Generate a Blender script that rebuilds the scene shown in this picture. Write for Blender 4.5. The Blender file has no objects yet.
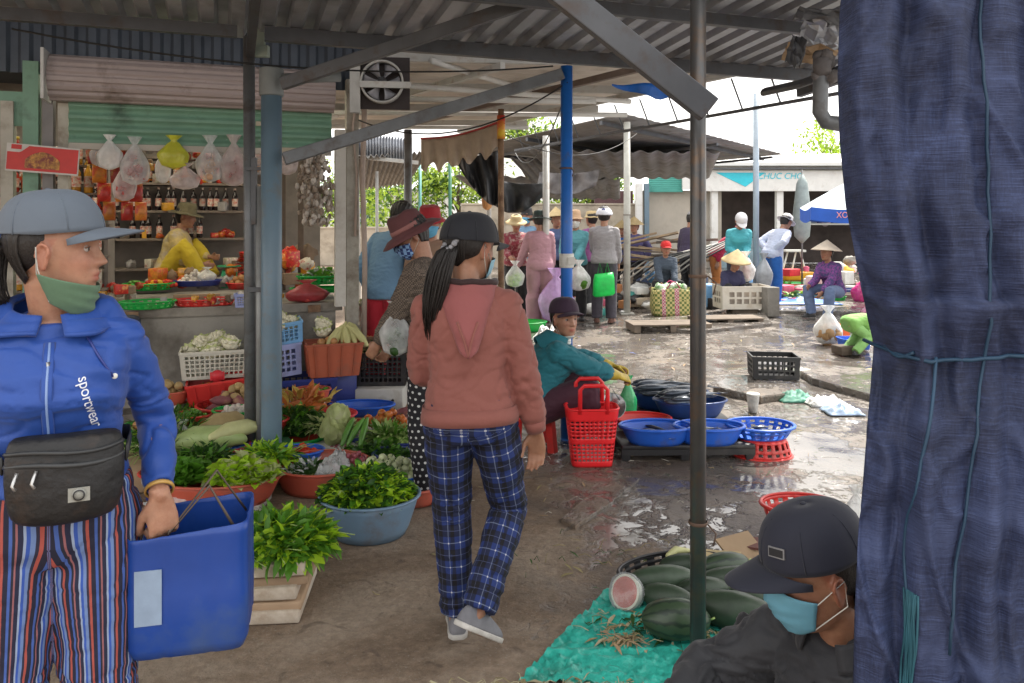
import bpy, bmesh, math, random
import numpy as np
from mathutils import Vector, Matrix, noise as mnoise
random.seed(7)
R = math.radians
SC = bpy.context.scene
COL = SC.collection
CAMH, PITCH, F = 1.55, R(9.0), 780.0
def W(px, py, Y):
    return Vector(((px-512)/F*Y, Y, CAMH+(218-py)/F*Y))
def G(px, py, z=0.0):
    Y = (CAMH-z)*F/(py-218); return Vector(((px-512)/F*Y, Y, z))
GU = Vector((math.cos(R(20)), math.sin(R(20)), 0)); GV = Vector((-math.sin(R(20)), math.cos(R(20)), 0))
P0 = Vector((-1.48, 4.8, 0))
def grid(s, t, z=0): return P0 + GU*s + GV*t + Vector((0, 0, z))

# ---------- materials ----------
MC = {}
def nodes_of(m):
    m.use_nodes = True
    nt = m.node_tree
    return nt, nt.nodes, nt.links, nt.nodes['Principled BSDF']
def setin(n, **k):
    for a, v in k.items():
        n.inputs[a.replace('_', ' ')].default_value = v
def M(name, col, rough=.6, var=.15, vs=6., bump=.15, bs=30., metal=0., dirt=0., dcol=(.12, .09, .07), ds=3., alpha=1., trans=0., sss=0., spec=.5, rand=0.06, col2=None, c2t=.55, bd=.004, sheen=0., stretch=None):
    if name in MC: return MC[name]
    m = bpy.data.materials.new(name); MC[name] = m
    nt, N, L, b = nodes_of(m)
    tc = N.new('ShaderNodeTexCoord'); src = tc.outputs['Object']
    if stretch:
        mp = N.new('ShaderNodeMapping'); mp.inputs['Scale'].default_value = stretch
        L.new(src, mp.inputs[0]); src = mp.outputs[0]
    n1 = N.new('ShaderNodeTexNoise'); setin(n1, Scale=vs, Detail=5., Roughness=.6); L.new(src, n1.inputs[0])
    rp = N.new('ShaderNodeValToRGB'); L.new(n1.outputs[0], rp.inputs[0])
    e = rp.color_ramp.elements
    e[0].position = .3; e[1].position = .7
    e[0].color = tuple(c*(1-var) for c in col)+(1,); e[1].color = tuple(min(1, c*(1+var)) for c in col)+(1,)
    out = rp.outputs[0]
    def mixc(fac, a, bcol):
        mx = N.new('ShaderNodeMix'); mx.data_type = 'RGBA'
        L.new(fac, mx.inputs[0]); L.new(a, mx.inputs[6]); mx.inputs[7].default_value = tuple(bcol)+(1,)
        return mx.outputs[2]
    def thr(scale, lo, hi, det=6.):
        n = N.new('ShaderNodeTexNoise'); setin(n, Scale=scale, Detail=det, Roughness=.65); L.new(src, n.inputs[0])
        r = N.new('ShaderNodeValToRGB'); r.color_ramp.elements[0].position = lo; r.color_ramp.elements[1].position = hi
        L.new(n.outputs[0], r.inputs[0]); return r.outputs[0]
    if col2: out = mixc(thr(vs*.7+1, c2t-.08, c2t+.08), out, col2)
    if dirt > 0:
        out = mixc(thr(ds, .62-dirt*.3, .8-dirt*.2), out, dcol)
    if rand > 0:
        oi = N.new('ShaderNodeObjectInfo'); mr = N.new('ShaderNodeMapRange')
        setin(mr, To_Min=1-rand*2, To_Max=1+rand*2); L.new(oi.outputs['Random'], mr.inputs[0])
        hs = N.new('ShaderNodeHueSaturation'); L.new(out, hs.inputs['Color']); L.new(mr.outputs[0], hs.inputs['Value'])
        out = hs.outputs[0]
    L.new(out, b.inputs['Base Color'])
    setin(b, Roughness=rough, Metallic=metal)
    b.inputs['Specular IOR Level'].default_value = spec
    if trans: b.inputs['Transmission Weight'].default_value = trans
    if sheen: b.inputs['Sheen Weight'].default_value = sheen
    if sss:
        b.inputs['Subsurface Weight'].default_value = sss; b.inputs['Subsurface Radius'].default_value = (.02, .008, .004)
        b.inputs['Subsurface Scale'].default_value = .5
    if alpha < 1: b.inputs['Alpha'].default_value = alpha
    if bump > 0:
        n2 = N.new('ShaderNodeTexNoise'); setin(n2, Scale=bs, Detail=4.); L.new(src, n2.inputs[0])
        bp = N.new('ShaderNodeBump'); setin(bp, Strength=min(1, bump*2), Distance=bd); L.new(n2.outputs[0], bp.inputs['Height']); L.new(bp.outputs[0], b.inputs['Normal'])
    return m
def film(name, col, alpha=.35, rough=.2):
    """thin translucent polythene"""
    if name in MC: return MC[name]
    m = M(name, col, rough, .1, 8, .6, 22, bd=.012, spec=.8)
    nt, N, L, b = nodes_of(m)
    lw = N.new('ShaderNodeLayerWeight'); lw.inputs[0].default_value = .35
    nz = N.new('ShaderNodeTexNoise'); setin(nz, Scale=14., Detail=3.)
    tc = N.new('ShaderNodeTexCoord'); L.new(tc.outputs['Object'], nz.inputs[0])
    ad = N.new('ShaderNodeMath'); ad.operation = 'ADD'; L.new(lw.outputs['Facing'], ad.inputs[0]); L.new(nz.outputs[0], ad.inputs[1])
    mr = N.new('ShaderNodeMapRange'); setin(mr, From_Min=.3, From_Max=1.2, To_Min=alpha*.5, To_Max=min(1, alpha*1.8)); L.new(ad.outputs[0], mr.inputs[0])
    L.new(mr.outputs[0], b.inputs['Alpha'])
    return m

# ---------- mesh builder ----------
class MB:
    def __init__(s): s.v = []; s.f = []; s.m = []; s.k = 0; s.sm = []
    def mat(s, k): s.k = k; return s
    def add(s, vs, fs, smooth=True):
        o = len(s.v); s.v += [tuple(v) for v in vs]; s.f += [tuple(i+o for i in f) for f in fs]
        s.m += [s.k]*len(fs); s.sm += [smooth]*len(fs); return s
    def box(s, c, sz, rot=None, taper=1., bev=0):
        hx, hy, hz = sz[0]/2, sz[1]/2, sz[2]/2
        rm = rot if isinstance(rot, Matrix) else Matrix.Rotation(rot or 0, 3, 'Z')
        c = Vector(c); vs = []
        if bev:
            bm = bmesh.new(); bmesh.ops.create_cube(bm, size=1)
            for v in bm.verts: v.co = Vector((v.co.x*sz[0]*(taper if v.co.z > 0 else 1), v.co.y*sz[1]*(taper if v.co.z > 0 else 1), v.co.z*sz[2]))
            bmesh.ops.bevel(bm, geom=bm.edges[:], offset=bev, segments=2, affect='EDGES', profile=.5)
            bm.verts.index_update()
            vs = [c + rm @ v.co for v in bm.verts]; fs = [[v.index for v in f.verts] for f in bm.faces]; bm.free()
            return s.add(vs, fs, True)
        for z in (-1, 1):
            t = taper if z > 0 else 1
            for x, y in ((-1, -1), (1, -1), (1, 1), (-1, 1)): vs.append(c + rm @ Vector((x*hx*t, y*hy*t, z*hz)))
        return s.add(vs, [(3, 2, 1, 0), (4, 5, 6, 7), (0, 1, 5, 4), (1, 2, 6, 5), (2, 3, 7, 6), (3, 0, 4, 7)], False)
    def loft(s, rings, cap=True, closed=True, smooth=True):
        """rings: list of lists of equal length"""
        n = len(rings[0]); vs = [p for r in rings for p in r]; fs = []
        for i in range(len(rings)-1):
            for j in range(n if closed else n-1):
                k = (j+1) % n
                fs.append((i*n+j, i*n+k, (i+1)*n+k, (i+1)*n+j))
        if cap and closed:
            fs.append(tuple(range(n-1, -1, -1))); fs.append(tuple((len(rings)-1)*n+j for j in range(n)))
        return s.add(vs, fs, smooth)
    def tube(s, pts, r, seg=8, cap=True, flat=1., up=None, rounded=False):
        pts = [Vector(p) for p in pts]; n = len(pts)
        rs = list(r) if isinstance(r, (list, tuple)) else [r]*n
        if rounded:
            d0 = (pts[0]-pts[1]).normalized(); d1 = (pts[-1]-pts[-2]).normalized()
            pts = [pts[0]+d0*rs[0]*.95, pts[0]+d0*rs[0]*.6]+pts+[pts[-1]+d1*rs[-1]*.6, pts[-1]+d1*rs[-1]*.95]
            rs = [rs[0]*.25, rs[0]*.8]+rs+[rs[-1]*.8, rs[-1]*.25]; n = len(pts)
        rings = []; side = Vector(up) if up else None
        for i in range(n):
            t = (pts[min(i+1, n-1)]-pts[max(i-1, 0)])
            t = t.normalized() if t.length > 1e-9 else Vector((0, 0, 1))
            if side is None: side = t.orthogonal().normalized()
            a = side - t*side.dot(t)
            a = a.normalized() if a.length > 1e-6 else t.orthogonal().normalized()
            side = a; b = t.cross(a)
            rings.append([pts[i]+a*math.cos(q)*rs[i]+b*math.sin(q)*rs[i]*flat for q in (2*math.pi*k/seg for k in range(seg))])
        return s.loft(rings, cap)
    def lathe(s, prof, seg=24, c=(0, 0, 0), sq=0., sx=1., sy=1., rot=None, cap=True, a0=0):
        """prof: list of (r,z); sq>0 squares the plan"""
        c = Vector(c); rings = []
        for r, z in prof:
            ring = []
            for k in range(seg):
                q = 2*math.pi*(k+.5*(sq > 0))/seg + a0; x, y = math.cos(q), math.sin(q)
                if sq > 0:
                    p = 2+sq; d = (abs(x)**p+abs(y)**p)**(1/p); x, y = x/d, y/d
                v = Vector((x*r*sx, y*r*sy, z))
                if rot is not None: v = rot @ v
                ring.append(c+v)
            rings.append(ring)
        return s.loft(rings, cap)
    def ball(s, c, r, seg=12, rings=8, rot=None, jit=0., js=3., seed=0):
        c = Vector(c); rr = Vector((r, r, r)) if isinstance(r, (int, float)) else Vector(r); vs = []; 
        for i in range(rings+1):
            th = math.pi*i/rings
            for j in range(seg):
                ph = 2*math.pi*j/seg
                v = Vector((math.sin(th)*math.cos(ph), math.sin(th)*math.sin(ph), math.cos(th)))
                k = 1+(jit*mnoise.noise(v*js+Vector((seed*7.3, seed*1.7, seed))) if jit else 0)
                v = Vector((v.x*rr.x, v.y*rr.y, v.z*rr.z))*k
                if rot is not None: v = rot @ v
                vs.append(c+v)
        fs = [(i*seg+j, (i+1)*seg+j, (i+1)*seg+(j+1) % seg, i*seg+(j+1) % seg) for i in range(rings) for j in range(seg)]
        return s.add(vs, fs)
    def sheet(s, fn, nu, nv, smooth=True):
        vs = [fn(i/nu, j/nv) for j in range(nv+1) for i in range(nu+1)]
        fs = [(j*(nu+1)+i, j*(nu+1)+i+1, (j+1)*(nu+1)+i+1, (j+1)*(nu+1)+i) for j in range(nv) for i in range(nu)]
        return s.add(vs, fs, smooth)
    def mesh(s, name, mats):
        me = bpy.data.meshes.new(name); me.from_pydata(s.v, [], s.f)
        for m in (mats if isinstance(mats, (list, tuple)) else [mats]): me.materials.append(m)
        me.polygons.foreach_set('material_index', s.m); me.polygons.foreach_set('use_smooth', s.sm)
        me.update(); return me
    def build(s, name, mats, parent=None, loc=None, solid=0, bevel=0, off=0, clean=False, sub=0, rotz=0):
        me = s.mesh(name, mats)
        if clean:
            bm = bmesh.new(); bm.from_mesh(me); bmesh.ops.remove_doubles(bm, verts=bm.verts, dist=1e-5)
            bmesh.ops.recalc_face_normals(bm, faces=bm.faces); bm.to_mesh(me); bm.free()
        o = bpy.data.objects.new(name, me); COL.objects.link(o)
        if loc is not None: o.location = loc
        if rotz: o.rotation_euler.z = rotz
        if parent is not None: o.parent = parent
        if solid:
            md = o.modifiers.new('Solid', 'SOLIDIFY'); md.thickness = solid; md.offset = off
        if bevel:
            md = o.modifiers.new('Bevel', 'BEVEL'); md.width = bevel; md.segments = 2; md.limit_method = 'ANGLE'
        if sub:
            md = o.modifiers.new('Sub', 'SUBSURF'); md.levels = sub; md.render_levels = sub
        return o
def thing(name, label, cat, loc=(0, 0, 0), rotz=0, group=None):
    o = bpy.data.objects.new(name, None); COL.objects.link(o); o.empty_display_size = .1
    o.location = loc; o.rotation_euler = (0, 0, rotz)
    return tag(o, label, cat, group)
def tag(o, label, cat, group=None, kind=None):
    if label: o['label'] = label
    if cat: o['category'] = cat
    if group: o['group'] = group
    if kind: o['kind'] = kind
    return o
def structure(o, label=None):
    o['kind'] = 'structure'
    if label: o['label'] = label
    return o
def dup(root, loc=None, rotz=None, label=None, group=None, scale=None, rot=None):
    r = root.copy(); COL.objects.link(r)
    if loc is not None: r.location = loc
    if rotz is not None: r.rotation_euler = (0, 0, rotz)
    if rot is not None: r.rotation_euler = rot
    if scale is not None: r.scale = (scale,)*3 if isinstance(scale, (int, float)) else scale
    if label: r['label'] = label
    if group: r['group'] = group
    for ch in list(root.children):
        c = ch.copy(); COL.objects.link(c); c.parent = r
        for g in ch.children:
            d = g.copy(); COL.objects.link(d); d.parent = c
    return r
def rotto(d, up=(0, 0, 1)):
    """matrix with local Z along d"""
    z = Vector(d).normalized(); x = Vector(up).cross(z)
    x = x.normalized() if x.length > 1e-5 else z.orthogonal().normalized()
    y = z.cross(x); return Matrix((x, y, z)).transposed()
def beam(mb, a, b, w, h, up=(0, 0, 1)):
    a, b = Vector(a), Vector(b); d = b-a; z = d.normalized(); x = Vector(up).cross(z).normalized(); y = z.cross(x)
    mb.box((a+b)/2, (w, h, d.length), Matrix((x, y, z)).transposed()); return mb
def text_mesh(txt, size, mat, name='lettering', parent=None, mtx=None, ext=.0008, shear=0):
    cu = bpy.data.curves.new(name, 'FONT'); cu.body = txt; cu.size = size; cu.extrude = ext; cu.align_x = 'CENTER'; cu.align_y = 'CENTER'; cu.shear = shear
    cu.resolution_u = 3
    t = bpy.data.objects.new('tmp', cu); COL.objects.link(t); dg = bpy.context.evaluated_depsgraph_get(); dg.update()
    me = bpy.data.meshes.new_from_object(t.evaluated_get(dg)); bpy.data.objects.remove(t); bpy.data.curves.remove(cu)
    me.materials.clear(); me.materials.append(mat); me.name = name
    o = bpy.data.objects.new(name, me); COL.objects.link(o)
    if parent: o.parent = parent
    if mtx is not None: o.matrix_local = mtx
    return o
# ---- common palette
RED = M('red plastic', (.62, .035, .03), .35, .1, bump=.03, dirt=.15, spec=.5)
ORG = M('faded red plastic', (.52, .1, .06), .45, .12, bump=.03, dirt=.2)
BLUE = M('blue plastic', (.02, .12, .6), .32, .1, bump=.03, dirt=.1)
NAVY = M('navy plastic', (.02, .035, .2), .4, .1, bump=.03, dirt=.1)
GRN = M('green plastic', (.01, .38, .06), .38, .1, bump=.03, dirt=.1)
BLK = M('black plastic', (.018, .018, .02), .45, .15, bump=.03, dirt=.2, dcol=(.08, .07, .06))
WHP = M('white plastic', (.62, .62, .58), .45, .08, bump=.03, dirt=.2, dcol=(.3, .26, .2))
PALEBL = M('pale blue plastic', (.16, .36, .62), .42, .1, bump=.03, dirt=.1)
LAV = M('lavender plastic', (.3, .34, .6), .45, .1, bump=.03, dirt=.15)
GREYBL = M('grey blue plastic', (.13, .21, .3), .42, .1, bump=.05, dirt=.2)
YEL = M('yellow plastic', (.75, .38, .02), .4, .1, bump=.03)
PINK = M('pink plastic', (.75, .12, .2), .4, .1, bump=.03)
FOAM = M('polystyrene foam', (.68, .67, .62), .8, .06, bump=.3, bs=120, dirt=.3, dcol=(.35, .3, .24), bd=.002)
FILM = film('clear polythene', (.8, .82, .82), .42)
FILMW = film('white polythene', (.82, .82, .8), .8, .35)
STEEL = M('weathered grey steel', (.17, .18, .19), .5, .25, 5, .15, 60, metal=.35, dirt=.35, dcol=(.1, .075, .06), ds=7, bd=.001, rand=.02)
STEELD = M('dark painted steel', (.085, .09, .1), .45, .2, 5, .12, 60, metal=.3, dirt=.3, dcol=(.07, .05, .04), ds=8, bd=.001, rand=.02)
GALV = M('galvanised sheet', (.38, .40, .44), .42, .2, 2, .1, 50, metal=.5, dirt=.35, dcol=(.15, .145, .145), ds=1.2, bd=.001, rand=0)
CONC = M('concrete', (.23, .215, .19), .85, .2, 3, .5, 25, dirt=.4, dcol=(.12, .105, .09), ds=2, bd=.006, rand=0)
WOOD = M('raw wood', (.34, .24, .15), .75, .3, 5, .4, 40, dirt=.3, bd=.003, stretch=(1, 8, 8))
CARD = M('cardboard', (.36, .25, .15), .8, .12, 6, .15, 40, dirt=.15)
# ---------- camera, light, sky ----------
cam = bpy.data.cameras.new('camera'); co = bpy.data.objects.new('camera', cam); COL.objects.link(co); SC.camera = co
cam.sensor_width = 36; cam.lens = F/1024*36; cam.clip_start = .05; cam.clip_end = 2000
co.location = (0, 0, CAMH); co.rotation_euler = (math.pi/2, 0, 0)
cam.shift_y = -(341.5-218)/1024     # the photograph keeps its verticals upright: level camera, lens shifted down
SUN_EL, SUN_AZ = R(56), R(38)          # azimuth measured from +Y towards +X
su = bpy.data.lights.new('sun', 'SUN'); su.energy = 4.9; su.angle = R(3); su.color = (1, .95, .87)
so = bpy.data.objects.new('sun', su); COL.objects.link(so)
sd = Vector((math.sin(SUN_AZ)*math.cos(SUN_EL), math.cos(SUN_AZ)*math.cos(SUN_EL), math.sin(SUN_EL)))
so.rotation_euler = sd.to_track_quat('Z', 'Y').to_euler(); so.location = sd*40
w = bpy.data.worlds.new('World'); SC.world = w; w.use_nodes = True
nt = w.node_tree; N, L = nt.nodes, nt.links; bg = N['Background']
sky = N.new('ShaderNodeTexSky'); sky.sky_type = 'NISHITA'; sky.sun_disc = False; sky.sun_elevation = SUN_EL; sky.sun_rotation = SUN_AZ
sky.dust_density = 6; sky.air_density = 1.3; sky.ozone_density = 1; sky.altitude = 0
# broken bright cloud over the blue
tc = N.new('ShaderNodeTexCoord'); mp = N.new('ShaderNodeMapping'); mp.inputs['Scale'].default_value = (1, 1, 2.5); L.new(tc.outputs['Generated'], mp.inputs[0])
nz = N.new('ShaderNodeTexNoise'); setin(nz, Scale=2.2, Detail=6., Roughness=.55); L.new(mp.outputs[0], nz.inputs[0])
cr = N.new('ShaderNodeValToRGB'); cr.color_ramp.elements[0].position = .3; cr.color_ramp.elements[1].position = .52; L.new(nz.outputs[0], cr.inputs[0])
mx = N.new('ShaderNodeMix'); mx.data_type = 'RGBA'; L.new(cr.outputs[0], mx.inputs[0]); L.new(sky.outputs[0], mx.inputs[6]); mx.inputs[7].default_value = (13.2, 12.9, 12.5, 1)
L.new(mx.outputs[2], bg.inputs[0]); bg.inputs[1].default_value = .1
SC.view_settings.view_transform = 'Standard'; SC.view_settings.look = 'None'; SC.view_settings.exposure = .9; SC.view_settings.gamma = 1
SC.render.engine = 'CYCLES'
SC.cycles.max_bounces = 7; SC.cycles.diffuse_bounces = 3; SC.cycles.transparent_max_bounces = 10

# ---------- ground ----------
def ground_mat():
    m = bpy.data.materials.new('wet market ground'); nt, N, L, b = nodes_of(m)
    tc = N.new('ShaderNodeTexCoord'); P = tc.outputs['Object']
    def noise(s, d=6., r=.6, dist=0.):
        n = N.new('ShaderNodeTexNoise'); setin(n, Scale=s, Detail=d, Roughness=r, Distortion=dist); L.new(P, n.inputs[0]); return n.outputs[0]
    def ramp(x, stops):
        r = N.new('ShaderNodeValToRGB'); L.new(x, r.inputs[0]); e = r.color_ramp.elements
        while len(e) < len(stops): e.new(.5)
        for q, (p, c) in zip(e, stops): q.position = p; q.color = (c if len(c) == 4 else tuple(c)+(1,)) if isinstance(c, tuple) else (c, c, c, 1)
        return r.outputs[0]
    def mth(op, a, c):
        n = N.new('ShaderNodeMath'); n.operation = op
        for i, q in enumerate((a, c)):
            if isinstance(q, (int, float)): n.inputs[i].default_value = q
            else: L.new(q, n.inputs[i])
        n.use_clamp = False; return n.outputs[0]
    def mixc(f, a, c):
        x = N.new('ShaderNodeMix'); x.data_type = 'RGBA'
        for i, q in ((0, f), (6, a), (7, c)):
            if isinstance(q, (int, float)): x.inputs[i].default_value = q
            elif isinstance(q, tuple): x.inputs[i].default_value = q+(1,)
            else: L.new(q, x.inputs[i])
        return x.outputs[2]
    base = ramp(noise(1.3, 8, .7, .6), [(.3, (.13, .088, .058)), (.47, (.23, .168, .118)), (.6, (.31, .245, .185)), (.75, (.175, .13, .092))])
    fine = ramp(noise(28, 5, .7), [(.25, .6), (.75, 1.25)])
    c = N.new('ShaderNodeMix'); c.data_type = 'RGBA'; c.blend_type = 'MULTIPLY'; c.inputs[0].default_value = .85; L.new(base, c.inputs[6]); L.new(fine, c.inputs[7])
    grit = ramp(noise(110, 2, .5), [(.62, 0.), (.7, 1.)])
    col = mixc(mth('MULTIPLY', grit, .35), c.outputs[2], (.36, .33, .29))
    spots = ramp(noise(6, 4, .6, 1.5), [(.6, 0.), (.68, 1.)])
    col = mixc(mth('MULTIPLY', spots, .6), col, (.085, .062, .048))
    sep = N.new('ShaderNodeSeparateXYZ'); L.new(P, sep.inputs[0])
    # wetness grows towards the fish sellers in the aisle (right and beyond)
    g = mth('ADD', mth('MULTIPLY', sep.outputs[0], .34), mth('MULTIPLY', sep.outputs[1], .055))
    g = mth('MINIMUM', mth('MAXIMUM', mth('SUBTRACT', g, .26), -.25), .25)
    wetn = mth('ADD', noise(.9, 5, .6, .5), mth('MULTIPLY', g, .9))
    damp = ramp(wetn, [(.48, 0.), (.62, 1.)])
    pn = mth('ADD', mth('ADD', mth('MULTIPLY', noise(1.5, 7, .62, .8), .6), mth('MULTIPLY', noise(7.5, 5, .65, 1.2), .4)), mth('MULTIPLY', g, .42))
    pud = ramp(pn, [(.55, 0.), (.6, 1.)])
    col = mixc(mth('MULTIPLY', damp, .62), col, (.092, .085, .078))
    col = mixc(mth('MULTIPLY', pud, .45), col, (.10, .10, .10))
    L.new(col, b.inputs['Base Color'])
    ro = mth('SUBTRACT', mth('SUBTRACT', .88, mth('MULTIPLY', damp, .5)), mth('MULTIPLY', pud, .36))
    L.new(mth('MAXIMUM', ro, .05), b.inputs['Roughness'])
    L.new(mth('ADD', mth('MULTIPLY', pud, .6), .4), b.inputs['Specular IOR Level'])
    h = mth('ADD', mth('MULTIPLY', noise(12, 6, .7), 1.), mth('MULTIPLY', noise(70, 4, .6), .35))
    h = mth('MULTIPLY', h, mth('SUBTRACT', 1.05, pud))
    rip = mth('MULTIPLY', mth('MULTIPLY', noise(26, 2, .5), pud), .04)
    bp = N.new('ShaderNodeBump'); setin(bp, Strength=.75, Distance=.02); L.new(mth('ADD', h, rip), bp.inputs['Height']); L.new(bp.outputs[0], b.inputs['Normal'])
    return m
GM = ground_mat()
def gh(x, y):
    k = .012*mnoise.noise(Vector((x*1.1, y*1.1, 0)))+.005*mnoise.noise(Vector((x*5, y*5, 3)))
    return k-.006
xs = list(np.arange(-5, 7.01, .06)); ys = list(np.arange(.2, 12.01, .06))
far = [14, 17, 21, 28, 40, 70, 130, 260, 500]
xs = [-500, -260, -130, -70, -40, -25, -15, -9, -6.5]+xs+[8, 10, 13, 18, 25, 40, 70, 130, 260, 500]
ys = [-300, -100, -40, -15, -6, -2.5, -1, -.3]+ys+far
gb = MB(); nx, ny = len(xs), len(ys)
gb.add([(x, y, gh(x, y) if abs(x) < 8 and 0 < y < 13 else -.006) for y in ys for x in xs],
       [(j*nx+i, j*nx+i+1, (j+1)*nx+i+1, (j+1)*nx+i) for j in range(ny-1) for i in range(nx-1)])
structure(gb.build('ground', GM))
def slab(pts, z0, h, name='concrete_slab'):
    b = MB(); n = len(pts); ring = []
    P = []
    for i in range(n):                       # rough the outline
        a, c = Vector(pts[i]), Vector(pts[(i+1) % n]); k = max(2, int((c-a).length/.07))
        for j in range(k):
            p = a.lerp(c, j/k); q = mnoise.noise(Vector((p.x*7, p.y*7, 1)))*.02; P.append(Vector((p.x+q, p.y+mnoise.noise(Vector((p.x*7, p.y*7, 9)))*.02, 0)))
    rg = [[Vector((p.x, p.y, z0)) for p in P], [Vector((p.x, p.y, z0+h*.85)) for p in P]]
    cx = sum((p for p in P), Vector())/len(P)
    rg.append([Vector((p.x+(cx.x-p.x)*.02, p.y+(cx.y-p.y)*.02, z0+h)) for p in P])
    b.loft(rg, smooth=False); return structure(b.build(name, GM))
for q in ([(712, 392), (728, 381), (762, 380), (800, 386), (798, 398), (760, 403)],
          [(800, 376), (850, 372), (905, 378), (900, 408), (860, 398), (812, 384)],
          [(640, 322), (700, 318), (765, 316), (772, 326), (700, 334), (632, 330)],
          [(752, 300), (830, 296), (900, 300), (900, 316), (800, 314), (745, 312)]):
    slab([tuple(G(x, y)[:2]) for x, y in q], -.03, .085)
slab([tuple(G(x, y)[:2]) for x, y in [(560, 520), (585, 500), (618, 478), (640, 480), (600, 512), (575, 528)]], -.03, .04)

# ---------- roofs ----------
def corrugated(name, a, bdir, cdir, la, lb, pitch, amp, mat, trap=True, label=None, solid=.0015, tag_=True, flatten=None):
    """sheet from corner a; corrugations run along cdir (length lb), repeated along bdir (length la)"""
    b = MB(); a = Vector(a); bd = Vector(bdir); cd = Vector(cdir); nrm = Vector(bdir).cross(Vector(cdir)).normalized()
    if nrm.z < 0: nrm = -nrm
    prof = []; x = 0
    while x < la:
        for dx, h in (((0, 0), (.42, 0), (.54, 1), (.88, 1)) if trap else [(k/8, .5+.5*math.sin(k/8*2*math.pi)) for k in range(8)]):
            prof.append((x+dx*pitch, h*amp))
        x += pitch
    rg = [[a+bd*px+nrm*h+cd*t for px, h in prof] for t in np.linspace(0, lb, 3)]
    b.loft(rg, cap=False, closed=False, smooth=not trap)
    return b.build(name, mat, solid=solid)
def rz(t): return 2.73+.09*(-t)     # height of the near roof, t measured along GV
cd = (GV*-1+Vector((0, 0, .09)))
r1 = thing('tin_roof', 'ribbed tin roof on dark steel beams directly overhead', 'roof', P0)
def under(o, par):
    o.parent = par; o.location = o.location-Vector(par.location) if par.rotation_euler.z == 0 else o.location; return o
under(corrugated('roof_sheet', grid(-5.5, 0.28, rz(.28)), GU, cd, 9.75, 3.55, .17, .04, GALV), r1)
for t, s0, s1, hh in ((0, -.04, 4.28, .09), (-.95, -5.5, 4.25, .07), (-2.0, -5.5, 4.2, .07), (-3.1, -5.5, 4.2, .07)):
    b = MB(); beam(b, grid(s0, t, rz(t)-.05), grid(s1, t, rz(t)-.05), .05, hh)
    under(b.build('beam', STEELD), r1)
b = MB(); beam(b, grid(-5.5, 0, rz(0)-.05), grid(-.2, 0, rz(0)-.05), .05, .07); under(b.build('beam', STEELD), r1)
for s in (-.12, 4.2):
    b = MB(); beam(b, grid(s, .25, rz(.25)-.12), grid(s, -3.3, rz(-3.3)-.12), .05, .07); under(b.build('rafter', STEELD), r1)

shade_strip = thing('tin_roof', 'added unseen tin strip blocking the sun between shop roof and beam canopy', 'roof', P0)
under(corrugated('roof_sheet', grid(-5.6, 1.75, 3.12), GU, GV*-1, 9.9, 2.0, .17, .03, GALV), shade_strip)  # added out of view to keep a sun patch off the ground
PVC = M('blue grey pvc pipe', (.13, .2, .26), .38, .12, 3, .03, 30, dirt=.3, dcol=(.17, .16, .14), ds=5, rand=0)
p = thing('roof_post', 'thick grey blue pipe post standing among the vegetable baskets', 'post', P0)
b = MB(); b.lathe([(.062, -.02), (.062, .22), (.0625, .9), (.062, 2.36)], 24); b.build('pipe', PVC, p)
b = MB(); b.lathe([(.071, 2.3), (.073, 2.31), (.073, 2.46), (.071, 2.47)], 24); b.tube([(.06, 0, 2.4), (.22, .02, 2.42), (.4, .1, 2.44)], .035, 12)
b.build('elbow_joint', M('pvc joint', (.2, .22, .22), .5, .15, dirt=.3), p)
# steel twin post beside it
q0 = W(256, 300, 4.95); q0.z = 0
p = thing('steel_post', 'pair of grey steel tubes bolted together just left of the blue pipe', 'post', q0)
b = MB(); b.tube([(-.035, 0, -.02), (-.045, 0, 2.7)], .036, 12); b.build('tube', STEEL, p)
b = MB(); b.tube([(.035, -.02, -.02), (.03, -.02, 1.75)], .026, 12); b.build('tube', M('light grey steel', (.3, .31, .31), .5, .2, metal=.3, dirt=.3), p)
b = MB(); b.box((0.0, -.035, 1.72), (.03, .03, .42)); b.box((0, -.045, 1.86), (.1, .03, .02)); b.build('clamp', STEELD, p); b = MB(); b.box((.01, -.045, 1.1), (.1, .015, .03)); b.build('clamp', STEELD, p)
b = MB(); b.box((.045, -.03, 2.6), (.09, .05, .07)); b.box((.04, -.03, 2.8), (.05, .04, .4)); b.build('bracket', M('pale green timber', (.35, .42, .36), .7), p)
# front pole
fp = G(698, 668); fp.z = 0
p = thing('roof_post', 'slim round steel pole standing beside the pile of watermelons', 'post', fp)
b = MB(); b.lathe([(.027, -.02), (.0272, 1.4), (.027, rz(-2.9)-.01)], 20)
b.build('pole', M('scuffed steel pole', (.085, .085, .085), .35, .3, 4, .1, 60, metal=.5, dirt=.45, dcol=(.16, .10, .06), ds=9, bd=.001), p)
b = MB(); b.box((0, 0, .006), (.12, .12, .012)); b.build('base_plate', STEELD, p)
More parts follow.
